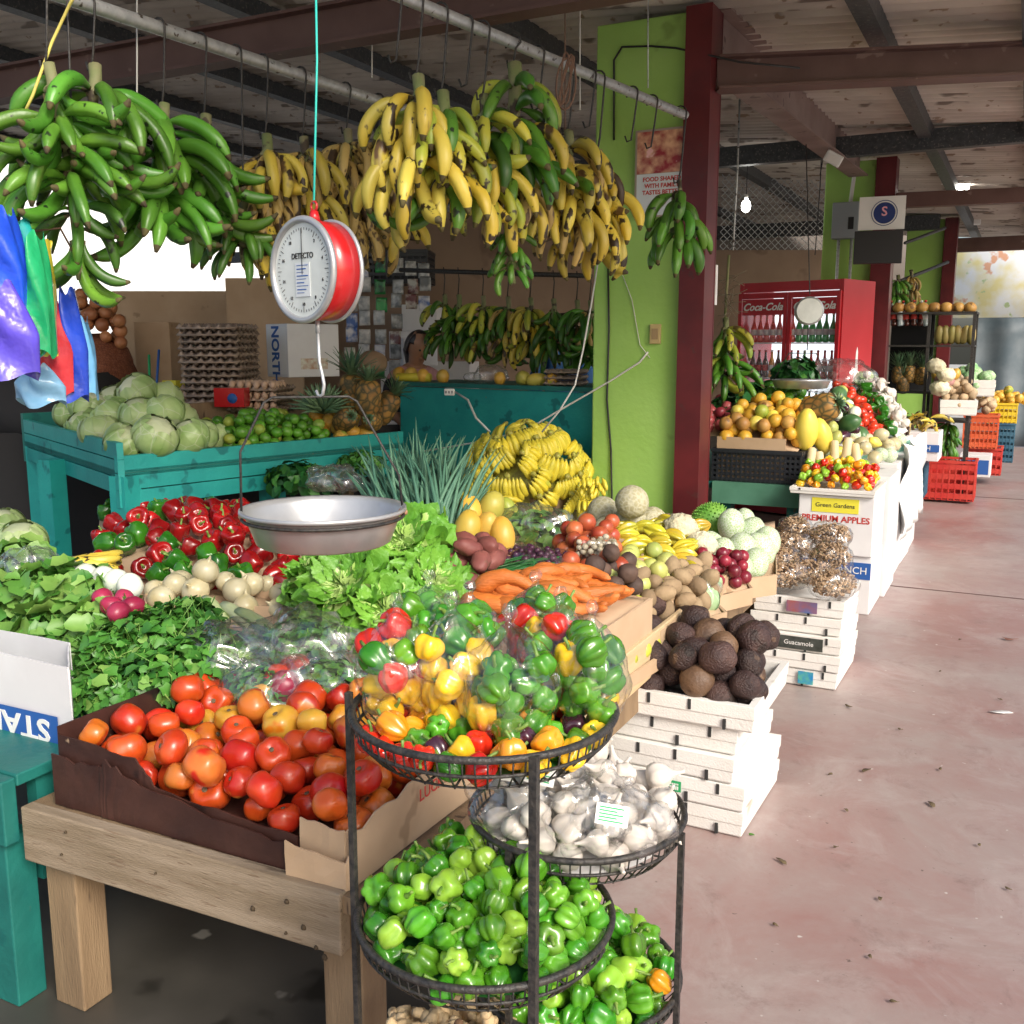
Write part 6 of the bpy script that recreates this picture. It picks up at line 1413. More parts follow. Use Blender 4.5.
# striped rows: tomatoes and green peppers, garlic, along the right edge of the second stall
zq = [D(862, 447, 7.0), D(885, 440, 7.0), D(858, 396, 9.0), D(828, 400, 9.0)]
def strip(a, bb, c, d): return [D(*a), D(*bb), D(*c), D(*d)]
q = strip((862, 442, 6.9), (884, 438, 7.0), (850, 392, 8.6), (826, 394, 8.6)); random.seed(71)
rt = rounded('plum_tomato', G('plum_tomato', (.62, .03, .015), (.7, .06, .02), scale=5, rough=.22, coat=.3), .032, .04, 2, .06)
pile('plum_tomato', W(rt, 'bright red plum tomato', 1), q, .034, 70, 'in the second stall', 'plum tomatoes in the second stall', mound=.05)
th_ = thing('tomato_tray', 'sloping tray of plum tomatoes in second stall', 'tray', (0, 0, 0)); filler(q, .03, m_styro, th_, 'packing')
q = strip((888, 438, 7.0), (896, 434, 7.1), (864, 388, 8.7), (850, 390, 8.6)); pile('bell_pepper', W(BG, 'green pepper', 1), q, .04, 30, 'beyond the red tomato row', 'green peppers beyond the plum tomatoes', mound=.05)
q = strip((896, 436, 7.0), (908, 430, 7.1), (878, 384, 8.7), (862, 386, 8.6)); pile('garlic_bulb', W(gm, 'white onion bulb', 1), q, .042, 34, 'at the second stall edge', 'white bulbs on the second stall edge', mound=.03, sc=(1.3, 1.7))
th_ = thing('bulb_tray', 'white tray of bulbs at the second stall edge', 'tray', (0, 0, 0)); filler(q, .05, m_styro, th_, 'packing')
q = strip((826, 448, 6.6), (862, 446, 6.8), (845, 405, 8.0), (818, 410, 7.8))
pile('mixed_vegetable', W(rounded('eggplant', f_peppur, .04, .075, 1, .06), 'dark eggplant', .2) + W(rounded('chayote', f_pear, .045, .06, 1, .12), 'pale green chayote', .35) + W(wt_, 'striped green squash', .15) + W(rounded('turnip', f_whitera, .04, .045, 1, .06), 'white turnip', .3), q, .048, 42, 'left of the plum tomatoes', 'mixed vegetables left of the plum tomatoes', mound=.08)
th_ = thing('vegetable_tray', 'tray of mixed vegetables left of plum tomatoes', 'tray', (0, 0, 0)); filler(q, .05, m_styro, th_, 'packing')
# pale green edge board of the second stall
a, bb = D(826, 461, 6.7), D(911, 433, 7.6)
b = MB(); 
sst = thing('second_stall_table', 'pale green trimmed table edge under the garlic and tomatoes', 'table', (a.x, a.y, 0))
b = MB(); b.bar(a + Vector((0, 0, -.03)), bb + Vector((0, 0, -.03)), .03, .03); sub(b.mesh('white_rim', m_white, False), 'white_rim', sst)
b = MB(); b.bar(a + Vector((0, 0, -.11)), bb + Vector((0, 0, -.11)), .025, .13); sub(b.mesh('edge_board', M('mint_paint', (.22, .55, .40), (.3, .6, .46), 5, rough=.5), False), 'edge_board', sst)
b = MB(); b.box(bb.x - .08, bb.x, bb.y, bb.y + .06, .005, bb.z - .18); sub(b.mesh('leg', M('mint_paint_leg', (.05, .45, .30), rough=.5), False), 'leg', sst)
b = MB(); b.box(a.x - .7, a.x + .02, a.y + .05, a.y + 2.2, a.z - .2, a.z - .17); sub(b.mesh('table_top', m_wood2, False), 'table_top', sst)
b = MB(); b.box(a.x - .65, a.x - .57, a.y + 2.0, a.y + 2.08, .005, a.z - .2); sub(b.mesh('leg', m_wood2, False), 'leg', sst)
film_bag('clear bags of leaves heaped behind the second scale pan', D(838, 376, 8.4), .3, .2, .14, m_film2, knot=False)
o = obj('cabbage', cabbage_mesh(), None, D(866, 381, 8.8), (0, 0, 0), 1.0); tag(o, 'pale cabbage on top of the second stall', 'cabbage')
# second scale
s2 = D(809, 311, 6.8); S2 = thing('hanging_scale', 'distant round hanging scale in front of the red fridge', 'scale', s2, (0, 0, .25))
b = MB(); b.sweep([(0, -.05, 0), (0, .05, 0)], .095, 32); obj('rim', b.mesh('rim', m_alu), S2); b = MB(); b.sweep([(0, -.053, 0), (0, -.051, 0)], .083, 32); obj('dial', b.mesh('dial', m_dial, False), S2)
pz2 = D(805, 383, 6.8).z - s2.z
b = MB(); b.sweep([(0, 0, 0), (0, 0, .005), (0, 0, .055), (0, 0, .06)], [.15, .175, .195, .20], 40); obj('pan', b.mesh('pan', m_alu), S2, (-.03, 0, pz2 - .04))
b = MB(); b.sweep([(-.22, 0, pz2), (-.12, 0, pz2 + .2), (.06, 0, pz2 + .2), (.16, 0, pz2)], .004, 6); b.sweep([(0, 0, -.11), (0, 0, pz2 + .22)], .004, 6); obj('bail', b.mesh('bail', m_blackmetal), S2)
cord([s2 + Vector((0, 0, .11)), D(805, 100, 8.0)], .004, m_blackmetal, 'wire', 'wire holding up the distant round scale', 'wire')
# drinks fridge
fc = D(790, 290, 9.1); FR = thing('drinks_fridge', 'red two door drinks fridge full of bottles in second stall', 'fridge', (fc.x, fc.y, 0), (0, 0, -.30))
m_frr = M('fridge_red', (.42, .008, .014), (.46, .012, .02), 4, rough=.3, coat=.3); fw, fd, fh = .52, .62, 2.17
c = MB(); c.box(-fw, -fw + .04, 0, fd, .02, fh); c.box(fw - .04, fw, 0, fd, .02, fh); c.box(-fw + .042, fw - .042, 0, fd, fh - .09, fh - .002); c.box(-fw + .042, fw - .042, fd - .05, fd - .002, .02, fh - .092); c.box(-fw + .042, fw - .042, .03, fd - .052, .022, .25); obj('body', c.mesh('body', m_frr, False), FR)
m_lit = M('fridge_interior', (.75, .8, .82), rough=.5, emit=((.85, .93, 1), .9))
c = MB(); c.box(-fw + .045, fw - .045, fd - .075, fd - .055, .252, fh - .095); obj('lit_interior', c.mesh('lit_interior', m_lit, False), FR)
for sx in (-1, 1):
    d_ = MB(); xa_, xb_ = (-fw + .01, -.004) if sx < 0 else (.004, fw - .01)
    for a_ in ((xa_, xa_ + .035, .12, fh - .10), (xb_ - .035, xb_, .12, fh - .10), (xa_ + .036, xb_ - .036, .12, .17), (xa_ + .036, xb_ - .036, fh - .15, fh - .10)): d_.box(a_[0], a_[1], -.035, -.003, a_[2], a_[3])
    dr_ = obj('door', d_.mesh('door', m_frr, False), FR)
    c = MB(); c.box(xa_ + .04, xb_ - .04, -.016, -.012, .175, fh - .155); obj('glass', c.mesh('glass', plastic_film('door_glass', .01, gloss=.15, bscale=.5), False), dr_)
    c = MB(); c.box(xa_ + .04, xb_ - .04, -.03, -.02, fh - .30, fh - .155); lp = obj('brand_panel', c.mesh('brand_panel', m_frr, False), dr_)
    text('Coca-Cola', .095, m_white, lp, ((xa_ + xb_) / 2, -.0325, fh - .228), (math.pi / 2, 0, 0), shear=.35, bold=.002)
    hx_ = xb_ - .02 if sx < 0 else xa_ + .02
    c = MB(); c.box(hx_ - .008, hx_ + .008, -.06, -.036, .9, 1.3); obj('handle', c.mesh('handle', m_black, False), dr_)
c = MB()
for z in (.55, .92, 1.29, 1.62): c.box(-fw + .045, fw - .045, .08, fd - .08, z - .012, z)
obj('shelf', c.mesh('shelf', m_white, False), FR)
bprof = smoothfn([(.010, .235), (.011, .20), (.014, .175), (.028, .13), (.030, .09), (.027, .06), (.030, .03), (.028, .003), (.001, .0)], 2)
cols_ = [('cola', (.07, .015, .01)), ('green soda', (.05, .5, .12)), ('red soda', (.7, .06, .05)), ('clear water', (.55, .65, .7)), ('orange soda', (.8, .35, .05))]
bm_ = []
for nm_, c_ in cols_:
    b = MB(); b.blob(bprof, 10); b.blob([(.001, .248), (.0125, .246), (.0125, .232), (.001, .231)], 8, mi=1); b.blob([(.0285, .115), (.0305, .113), (.0305, .065), (.0285, .063)], 10, mi=2); bm_.append((b.mesh('bottle', [M('bottle_' + nm_.replace(' ', '_'), c_, rough=.12, coat=.5), m_inkred if 'cola' in nm_ or 'red' in nm_ else m_white, m_inkred if 'cola' in nm_ else m_cardwhite]), nm_))
Rm = Matrix.Rotation(-.30, 3, 'Z')
for si, z in enumerate((.252, .55, .92, 1.29, 1.62)):
    its = []
    for k in range(14):
        x = -fw + .085 + k * (2 * fw - .17) / 13; kk_ = [0, 0, 2, 0, 2][si] if k < 7 else [0, 1, 1, 2, 1][si]
        if (k * 7 + si * 3) % 5 == 0: kk_ = (kk_ + 1 + si) % 5
        for yy in (.14,):
            o = obj('bottle', bm_[kk_][0], None, Vector((fc.x, fc.y, 0)) + Rm @ Vector((x, yy, z + .001)), (0, 0, rnd(0, 6)), (1.05, 1.05, 1.05)); tag(o, None, 'bottle'); its.append((o, bm_[kk_][1] + ' bottle'))
    name_items(its, 'on fridge shelf %s' % ('first second third fourth fifth'.split()[si] + ' from bottom'), 'bottles in the drinks fridge')
b = MB(); b.blob([(.003, .30), (.02, .27), (.025, .2), (.06, .08), (.065, 0), (.052, -.08), (.066, -.2), (.062, -.3), (.003, -.31)], 20, sc=(.03, 1, 1.6)); obj('bottle_decal', b.mesh('bottle_decal', m_white), FR, (fw + .001, .32, 1.1))
# ------------------------------------------------------------------ goods on the teal stall
zd = zt_ - .066
random.seed(81)
cabs = [cabbage_mesh() for i in range(4)]; its = []
def onstall(x, y, z): return P(x, y, z)
def S(x, y, dep): return D(x, y, dep)
for (x, y, dep, s_) in ((124, 443, 4.85, .95), (155, 436, 4.85, 1.05), (100, 432, 5.15, 1.0), (190, 437, 5.0, .95), (203, 436, 5.15, .8), (113, 418, 5.3, 1.1), (140, 415, 5.2, 1.0), (85, 427, 5.5, 1.0), (165, 414, 5.2, 1.0), (90, 408, 5.6, 1.05), (137, 393, 5.4, 1.05), (165, 400, 5.5, .95), (180, 419, 5.3, .9),
                       (70, 415, 5.9, .9), (115, 402, 5.7, 1.0), (215, 438, 5.3, .75)):
    o = obj('cabbage', random.choice(cabs), None, S(x, y, dep), (rnd(-.9, .9), rnd(-.9, .9), rnd(0, 6)), s_); tag(o, None, 'cabbage'); its.append((o, 'pale green cabbage'))
name_items(its, 'of the teal stall heap', 'cabbages heaped on the teal stall')
def deckq(x0, y0, x1, y1, x2, y2, x3, y3, z): return [P(x0, y0, z), P(x1, y1, z), P(x2, y2, z), P(x3, y3, z)]
def uv(u, v, dz=0): p = tc_.lerp(tr_, u).lerp(tl_.lerp(tb_, u), v); p.z = zd + dz; return p
q = [uv(.34, .03), uv(.72, .03), uv(.78, .30, .05), uv(.36, .30, .05)]
fo = filler(q, .05, m_dark, TS, 'packing'); fo.location = -TS.location
LM2 = rounded('lime', f_lime, .03, .034, 3, .05)
pile('lime', W(LM2, 'green lime', .85) + W(rounded('lime', f_greenish, .03, .034, 1, .05), 'yellowing lime', .15), q, .031, 150, 'on the teal stall', 'limes on the teal stall', mound=.07)
q = [uv(.73, .03), uv(.90, .03), uv(.93, .26, .05), uv(.79, .28, .05)]
pile('mango', W(rounded('mango', f_mango, .045, .055, 3, .08), 'tan yellow mango', 1), q, .043, 20, 'between limes and pineapples', 'mangoes between limes and pineapples', mound=.05)
for (x, y, dep, r, s_, cr_, lb) in ((352, 392, 5.9, (.15, .1, 0), 1.15, 1.1, 'golden pineapple with pale leafy crown at left of the group'), (385, 408, 6.0, (.3, .5, 1), 1.1, .8, 'dark pineapple lying at the right end of the teal stall'),
                               (368, 398, 5.8, (.1, -.2, 2), 1.15, .7, 'orange brown pineapple in the middle of the group'), (345, 420, 5.75, (1.2, .2, 1), .95, .3, 'small orange pineapple lying low beside the mangoes'), (372, 421, 5.85, (1.3, -.2, .4), .85, .3, 'small orange pineapple lying right of another low one')):
    pineapple('pineapple', lb, D(x, y, dep), r, None, s_, cr_)
cr2 = D(322, 392, 5.8); b = MB()
for i in range(60):
    az = i * 2.4; el = .2 + 1.2 * (i / 60); L = .22
    pts = [cr2 + Vector((math.cos(az) * math.cos(el), math.sin(az) * math.cos(el), math.sin(el))) * L * t + Vector((0, 0, -.12 - .04 * t * t)) for t in (0, .35, .7, 1)]
    b.sweep(pts, [.008, .012, .008, .001], 4)
tag(obj('leafy_pineapple_top', b.mesh('leafy_pineapple_top', f_pinlf)), 'big spiky pale pineapple crown beside the hanging scale rods', 'pineapple crown')
# counter top fruit
def cnt(x, dy=0, dz=0): u = (x - 400) / 192; return cl.lerp(cr, u) + Vector((0, .10 + dy, dz + cz - cl.lerp(cr, u).z))
its = []
pp_ = rounded('papaya', f_papaya, .055, .09, 2, .1); oo_ = rounded('yellow_melon', f_mango, .05, .055, 2, .06)
for x, me, s_, d_ in ((390, oo_[0], 1, 'yellow round fruit'), (404, oo_[1], 1, 'yellow round fruit'), (418, oo_[0], .9, 'yellow round fruit'), (440, oo_[1], .9, 'orange fruit'), (500, oo_[0], .8, 'brown orange fruit'), (523, pp_[0], .9, 'yellow papaya'), (536, pp_[1], .8, 'yellow papaya'), (550, oo_[0], .8, 'orange fruit')):
    o = obj('counter_fruit', me, None, cnt(x, 0, .045 * s_), (1.4 if 'papaya' in d_ else 0, 0, rnd(0, 3)), s_); tag(o, None, 'fruit'); its.append((o, d_))
name_items(its, 'on the teal counter top', 'fruit on the teal counter')
b = MB(); b.sweep([(-.13, 0, 0), (-.12, 0, 0), (.12, 0, 0), (.13, 0, 0)], [.02, .03, .03, .02], 12); o = obj('yellow_squash', b.mesh('yellow_squash', f_banyel), None, cnt(410, -.03, .03), (0, 0, .2)); tag(o, 'long pale yellow squash lying on the teal counter', 'squash')
o = obj('calabash', rounded('calabash', G('calabash', (.30, .20, .12), (.38, .26, .16), scale=5, rough=.6), .105, .085, 1, .05, 24, 16)[0], None, D(372, 363, 6.9), (0, 0, 0)); tag(o, 'large brown round gourd at the counter corner', 'gourd')
film_bag('clear bag of purple onions on the teal counter', cnt(487, .05, .06), .12, .08, .06, m_film2, knot=False)
film_bag('small white plastic bag on the teal counter', cnt(470, .02, .04), .06, .05, .03, m_film2, knot=False)
def egg_tray(label, c, rows_, rot, cols=6, s=1, name='egg_tray', group=None):
    b = MB(); nx = cols * 4
    for r_ in range(rows_):
        z0 = r_ * .045
        b.grid(lambda u, v: ((u - .5) * .30, (v - .5) * .30, z0 + .022 * (math.sin(u * cols * 6.283) * math.sin(v * cols * 6.283)) + .02), nx, nx)
        b.box(-.152, .152, -.152, -.148, z0 + .012, z0 + .02)
    o = obj(name, b.mesh(name, f_egg), None, c, (0, 0, rot), s, solid=.003); return tag(o, label, 'egg tray', group)
zl = D(222, 395, 6.3)
for i in range(13): egg_tray('grey pulp egg tray, %s from the top of the tall stack' % (ORD[13 - i] if i < 12 else 'first'), zl + Vector((rnd(-.01, .01), rnd(-.01, .01), -.10 + i * .041)), 1, .35 + rnd(-.05, .05), 6, 1.25, group='egg trays stacked behind the cabbages')
for i in range(3):
    p = D(262, 395, 6.1) + Vector((0, 0, -.10 + i * .06)); egg_tray('egg tray holding brown eggs, %s of the short stack' % ('bottom', 'middle', 'top')[i], p, 1, .3, 6, 1.05, group='short egg tray stack')
m_eggs = M('brown_egg', (.52, .34, .22), (.6, .42, .3), 5, rough=.5); em = rounded('egg', m_eggs, .021, .027, 1, 0, 10, 8); its = []
for i in range(3):
    p = D(262, 395, 6.1) + Vector((0, 0, -.10 + i * .06 + .045)); R3 = Matrix.Rotation(.3, 3, 'Z')
    for k in range(6): 
        for j in range(1 if i < 2 else 4): o = obj('egg', em[0], None, p + R3 @ Vector(((k - 2.5) * .051, (-.13 + j * .05), 0)), (0, 0, 0)); tag(o, None, 'egg'); its.append((o, 'brown egg'))
name_items(its, 'in the short tray stack', 'brown eggs in the short tray stack')
b = MB(); b.box(-.09, .09, -.05, .05, -.05, .06); o = obj('red_packet', b.mesh('red_packet', m_scalered, False), None, D(232, 398, 5.9), (0, 0, .4)); tag(o, 'small red packet with blue round mark before egg trays', 'packet')
b = MB(); b.sweep([(.02, -.052, 0), (.02, -.0525, 0)], .03, 14); obj('blue_mark', b.mesh('blue_mark', m_inkblue), o)
# shelf behind the cabbages on which trays etc. stand
b = MB(); pA, pB = D(150, 408, 6.6), D(345, 396, 6.9); 
sh_ = thing('back_shelf', 'dark board shelf behind the cabbages carrying egg trays and cartons', 'shelf', (pA.x, pA.y, 0))
b = MB(); b.bar(pA + Vector((0, 0, -.06)), pB + Vector((0, 0, -.06)), .8, .03); sub(b.mesh('board', m_wood2, False), 'board', sh_)
for p in (pA, pB):
    b = MB(); b.box(p.x - .03, p.x + .03, p.y - .03, p.y + .03, .005, p.z - .076); sub(b.mesh('leg', m_wood2, False), 'leg', sh_)
# NOR carton
nc = D(303, 352, 6.6); o = thing('white_carton', 'white carton with big blue sideways letters behind the limes', 'carton', (nc.x, nc.y, nc.z - .16), (0, 0, 1.2))
b = MB(); b.box(-.19, .19, -.14, .14, 0, .34); obj('box', b.mesh('box', m_cardwhite, False), o, bevel=.005)
b = MB(); b.box(-.1915, -.1905, -.12, .12, .02, .32); pn = obj('panel_frame', b.mesh('panel_frame', m_white, False), o)
text('NORTH', .13, m_inkblue, o, (-.1925, .02, .33), (math.pi / 2, math.pi / 2, -math.pi / 2), align='LEFT', bold=.004, sx=.8)
b = MB(); b.box(-.10, .10, -.1415, -.1405, .05, .12); obj('print', b.mesh('print', M('veg_print', (.5, .3, .2), (.7, .7, .6), 30, rough=.6), False), o)
text('NORTH', .13, m_inkblue, o, (0, -.1412, .25), (math.pi / 2, 0, 0), bold=.002, sx=.5) if False else None
# onion sack, brown carton, added dark mass
on_ = rounded('onion', G('brown_onion', (.34, .12, .05), (.45, .2, .08), scale=6, rough=.45), .045, .042, 3, .08)
q = [D(66, 352, 6.8), D(124, 352, 6.8), D(120, 346, 7.1), D(68, 346, 7.1)]
sk = thing('onion_sack', 'brown net sack behind the hanging bags heaped with onions', 'sack', D(94, 372, 6.95))
b = MB(); b.blob(ball(.27, .26, 10), 20, noi=.15); obj('sack', b.mesh('sack', M('net_sack', (.20, .06, .025), (.28, .1, .05), 40, rough=.8, vor=((.1, .03, .02), 60, .1))), sk)
pile('onion', W(on_, 'brown onion', 1), q, .046, 44, 'on the brown sack', 'brown onions on the sack', mound=.16)
carton('open brown cardboard box beside the onion sack', D(145, 350, 7.4).x - .13, D(145, 350, 7.4).x + .13, D(145, 350, 7.4).y, D(145, 350, 7.4).y + .25, D(145, 385, 7.4).z, D(145, 322, 7.4).z, m_card, .5, 'cardboard_box', cat='cardboard box')
o = rounded('dark_mass', m_dark, .55, .36, 1, .3, 24, 14)[0]; o = obj('dark_mass', o, None, D(62, 402, 7.0)); tag(o, 'dark mass added to darken the gap behind the cabbages', 'dark filler')  # added dark lump that darkens the gap between bags and cabbages
b = MB(); b.sweep([D(156, 395, 6.3), D(159, 350, 6.4)], .008, 8); tag(obj('pen', b.mesh('pen', m_inkblue)), 'blue stick standing behind the cabbages', 'stick')
b = MB(); b.sweep([D(150, 395, 6.3), D(149, 355, 6.4)], .008, 8); tag(obj('pen', b.mesh('pen', m_inkgreen)), 'green stick standing behind the cabbages', 'stick')
q = [D(166, 392, 6.6), D(182, 392, 6.6)]
b = MB(); b.box(-.06, .06, -.04, .04, 0, .05); o = obj('packet', b.mesh('packet', m_inkyel, False), None, D(174, 388, 6.6)); tag(o, 'tiny red and yellow packet left of egg trays', 'packet')
# hanging packets in rows behind the scale
random.seed(91); its = []
pkm = [M('packet_%d' % i, c1, c2, 14, rough=.3, ramp=(.40, .60)) for i, (c1, c2) in enumerate([((.50, .51, .50), (.16, .17, .17)), ((.55, .55, .54), (.28, .30, .31)), ((.03, .30, .08), (.02, .05, .02)), ((.05, .12, .35), (.6, .6, .62)), ((.6, .58, .5), (.15, .05, .05))])]
for (x, mi_) in ((350, 3), (364, 1), (381, 2), (396, 0), (412, 4), (425, 0)):
    for k in range(7):
        y = 268 + k * 17 + rnd(-3, 3)
        if x > 405 and y > 320: continue
        b = MB(); b.grid(lambda u, v: ((u - .5) * .085, .006 * math.sin(u * 6) * math.sin(v * 3.1), (v - .5) * .11), 5, 5)
        o = obj('hanging_packet', b.mesh('hanging_packet', pkm[mi_] if rnd(0, 1) < .7 else random.choice(pkm)), None, D(x + rnd(-2, 2), y, 7.6), (rnd(-.15, .15), 0, YAW + rnd(-.4, .4)), solid=.006); tag(o, None, 'packet'); its.append((o, ('white and black', 'white', 'green', 'blue', 'beige')[mi_] + ' foil packet'))
name_items(its, 'on strings behind the scale', 'foil packets strung behind the scale', 99)
for i, (x, y, s_, lb) in enumerate(((415, 318, .3, 'white carton on top beside the hanging packets'), (398, 345, .26, 'white carton in the dim stack by the packets'), (410, 352, .28, 'lowest white carton behind the woman'))):
    p = D(x, y, 8.3 - .1 * i); carton(lb, p.x - s_ / 2, p.x + s_ / 2, p.y, p.y + .25, p.z - .11, p.z + .11, rot=.3 + .2 * i)
p = D(398, 285, 8.4); slat_crate('black crate high on the white cartons', p, .28, .2, .26, m_crblack, rot=.4, rows=5, cols=10)
p = D(412, 362, 8.6); carton('pile of cartons holding up the white ones', p.x - .4, p.x + .4, p.y + .1, p.y + .5, .005, p.z, m_cardwhite, .3)
# ---------------------------------------------------------------- plastic carrier bags at the left
def carrier(label, x, y, dep, w_, h_, c_, group=None, rot=0):
    m = M('bag_film', c_, tuple(min(1, v * 1.5) for v in c_), 6, rough=.22, trans=.2, bump=1, bscale=12); c0 = D(x, y, dep)
    b = MB(); ph = rnd(0, 6)
    def fn(u, v):
        a = u * 6.2832; wv = w_ / 2 * (.28 + .72 * min(1, (1 - v) * 1.8)) * (1 + .08 * math.sin(5 * a + ph)); return (wv * math.cos(a), .05 * math.sin(a) * (1 + .3 * math.sin(3 * a + v * 8)), (v - .5) * h_ + .015 * math.sin(3 * a + ph))
    b.grid(fn, 36, 14)
    o = obj('carrier_bag', b.mesh('carrier_bag', m), None, c0, (0, .05, YAW + rot)); return tag(o, label, 'plastic bag', group)
carrier('big violet blue carrier bag hanging at the left edge', 4, 330, 2.9, .20, .26, (.10, .07, .55)); carrier('bright blue bag tops above the violet bag', 6, 262, 3.05, .13, .30, (.02, .08, .65))
carrier('green carrier bag hanging right of the violet one', 38, 295, 3.1, .09, .36, (.02, .38, .15)); carrier('yellow edged bag behind the green one', 46, 298, 3.2, .05, .34, (.65, .55, .05))
carrier('red carrier bag behind the green one', 52, 350, 3.35, .13, .30, (.55, .04, .05)); carrier('deep blue carrier bag hanging lowest of the bags', 70, 345, 3.4, .12, .36, (.02, .06, .48)); carrier('light blue carrier bag rightmost of the hanging bags', 82, 358, 3.45, .10, .26, (.15, .4, .7))
carrier('teal carrier bag between violet and green bags', 22, 270, 3.15, .14, .3, (.02, .32, .32)); carrier('pale blue clear bag under the red carrier bag', 42, 385, 3.3, .16, .12, (.2, .4, .6))
b = MB(); b.sweep([D(-40, 240, 3.1), D(60, 228, 3.3), D(100, 300, 3.5)], .004, 5); tag(obj('bag_string', b.mesh('bag_string', m_browncord)), 'string the plastic carrier bags hang from', 'string')
# ---------------------------------------------------------------- people behind the counter
m_skin = M('skin', (.34, .18, .11), rough=.5, sss=.1); m_hair = M('black_hair', (.012, .01, .01), (.03, .02, .02), 60, rough=.4, stretch=(6, 6, .6)); m_pinkc = M('pink_shirt', (.55, .27, .28), (.62, .33, .33), 30, rough=.8); m_jack = M('dark_jacket', (.02, .02, .03), rough=.9); m_bluec = M('blue_shirt', (.05, .16, .42), rough=.8)
def skinobj(name, V, E, Rr, mat, parent, lvl=2):
    me = bpy.data.meshes.new(name); me.from_pydata(V, E, []); me.materials.append(mat); o = obj(name, me, parent)
    s = o.modifiers.new('skin', 'SKIN'); s.use_smooth_shade = True; s.use_x_symmetry = False
    for i, r in enumerate(Rr): me.skin_vertices[0].data[i].radius = (r, r)
    me.skin_vertices[0].data[0].use_root = True
    d = o.modifiers.new('sub', 'SUBSURF'); d.levels = d.render_levels = lvl; return o
def person(label, loc, rot, shirt, jacket=None, look=0, arms=1, hairlong=True):
    root = thing('person', label, 'person', loc, (0, 0, rot))     # faces local -Y, standing 1.62 m
    V = [(0, 0, .92), (0, 0, 1.08), (0, 0, 1.26), (0, 0, 1.36), (0, -.015, 1.43), (0, -.03 - look * .04, 1.50), (0, -.03 - look * .06, 1.58),
         (-.17, 0, 1.33), (-.22, -.05, 1.10), (-.17, -.24, 1.00), (-.14, -.31, 1.0), (.17, 0, 1.33), (.22, -.05, 1.10), (.17, -.24, 1.00), (.14, -.31, 1.0),
         (-.09, 0, .86), (-.10, -.01, .48), (-.10, .02, .08), (-.10, -.12, .03), (.09, 0, .86), (.10, -.01, .48), (.10, .02, .08), (.10, -.12, .03)]
    E_ = [(0, 1), (1, 2), (2, 3), (3, 4), (4, 5), (5, 6), (3, 7), (7, 8), (8, 9), (9, 10), (3, 11), (11, 12), (12, 13), (13, 14), (0, 15), (15, 16), (16, 17), (17, 18), (0, 19), (19, 20), (20, 21), (21, 22)]
    Rr = [.13, .12, .13, .09, .048, .075, .07, .055, .045, .035, .03, .055, .045, .035, .03, .085, .06, .04, .035, .085, .06, .04, .035]
    skinobj('body', V, E_, Rr, m_skin, root)
    hz_ = 1.535; hy_ = -.03 - look * .05
    b = MB(); b.blob([(.004, .118), (.05, .108), (.078, .06), (.083, .02), (.078, -.03), (.060, -.075), (.035, -.105), (.004, -.112)], 24, sc=(.93, 1.12, 1)); 
    b.blob(ball(.012, .022, 6), 8, off=(0, -.096, -.012)); b.blob(ball(.022, .006, 6), 8, off=(0, -.086, -.048))
    for sx in (-1, 1): b.blob(ball(.012, .024, 6), 8, off=(sx * .078, .005, -.005)); b.blob(ball(.009, .007, 6), 8, off=(sx * .03, -.088, .018), mi=1)
    obj('head', b.mesh('head', [m_skin, m_ink]), root, (0, hy_, hz_ + .02), (.5 * look, 0, 0))
    b = MB(); b.grid(lambda u, v: ((.093 + .01 * math.sin(u * 40)) * math.sin(v * (1.9 if .2 < u < .8 else 1.25)) * math.sin((u - .5) * 6.2), .10 * math.sin(v * (2.0 if .2 < u < .8 else 1.2)) * math.cos((u - .5) * 6.2), .126 * math.cos(v * (2.0 if .2 < u < .8 else 1.2))), 30, 12)
    h = obj('hair', b.mesh('hair', m_hair), root, (0, hy_ + .012, hz_ + .022), (.5 * look, 0, 0), solid=.012)
    if hairlong: b = MB(); b.sweep([(0, .09, .07), (0, .12, 0), (.02, .12, -.14), (.03, .10, -.28)], [.05, .065, .055, .02], 10); obj('ponytail', b.mesh('ponytail', m_hair), root, (0, hy_, hz_))
    V2 = V[:4] + [V[7], V[8], V[11], V[12]] + [(-.20, -.14, 1.05), (.20, -.14, 1.05)]
    skinobj('shirt', V2, [(0, 1), (1, 2), (2, 3), (3, 4), (4, 5), (3, 6), (6, 7), (5, 8), (7, 9)], [.15, .145, .155, .10, .07, .06, .07, .06, .05, .05], shirt, root)
    skinobj('trousers', [V[0], V[15], V[16], (-.10, .02, .12), V[19], V[20], (.10, .02, .12)], [(0, 1), (1, 2), (2, 3), (0, 4), (4, 5), (5, 6)], [.15, .10, .075, .06, .10, .075, .06], m_jack, root)
    if jacket: skinobj('jacket', [V[1], V[2], V[3], V[7], V[8], (-.2, -.14, 1.05)], [(0, 1), (1, 2), (2, 3), (3, 4), (4, 5)], [.13, .14, .10, .08, .07, .06], jacket, root)
    for sx in (-1, 1):   # hands
        b = MB(); b.blob(ball(.03, .038, 6), 10, sc=(1, .5, 1))
        for k in range(4): b.sweep([(-.02 + .014 * k, 0, -.03), (-.021 + .0145 * k, -.004, -.055), (-.021 + .0145 * k, -.014, -.08 + .006 * abs(k - 1.5))], [.0085, .008, .006], 6)
        b.sweep([(.025, 0, .005), (.042, -.01, -.015), (.045, -.015, -.035)], [.01, .009, .007], 6); obj('hand', b.mesh('hand', m_skin), root, (sx * .14, -.34, .99), (-1.2, 0, 0))
    return root
wp = D(414, 348, 7.3); pr1 = person('woman with dark hair and pink top looking down behind far bananas', (wp.x, wp.y, wp.z - 1.545), 1.0, m_pinkc, m_jack, 1); 
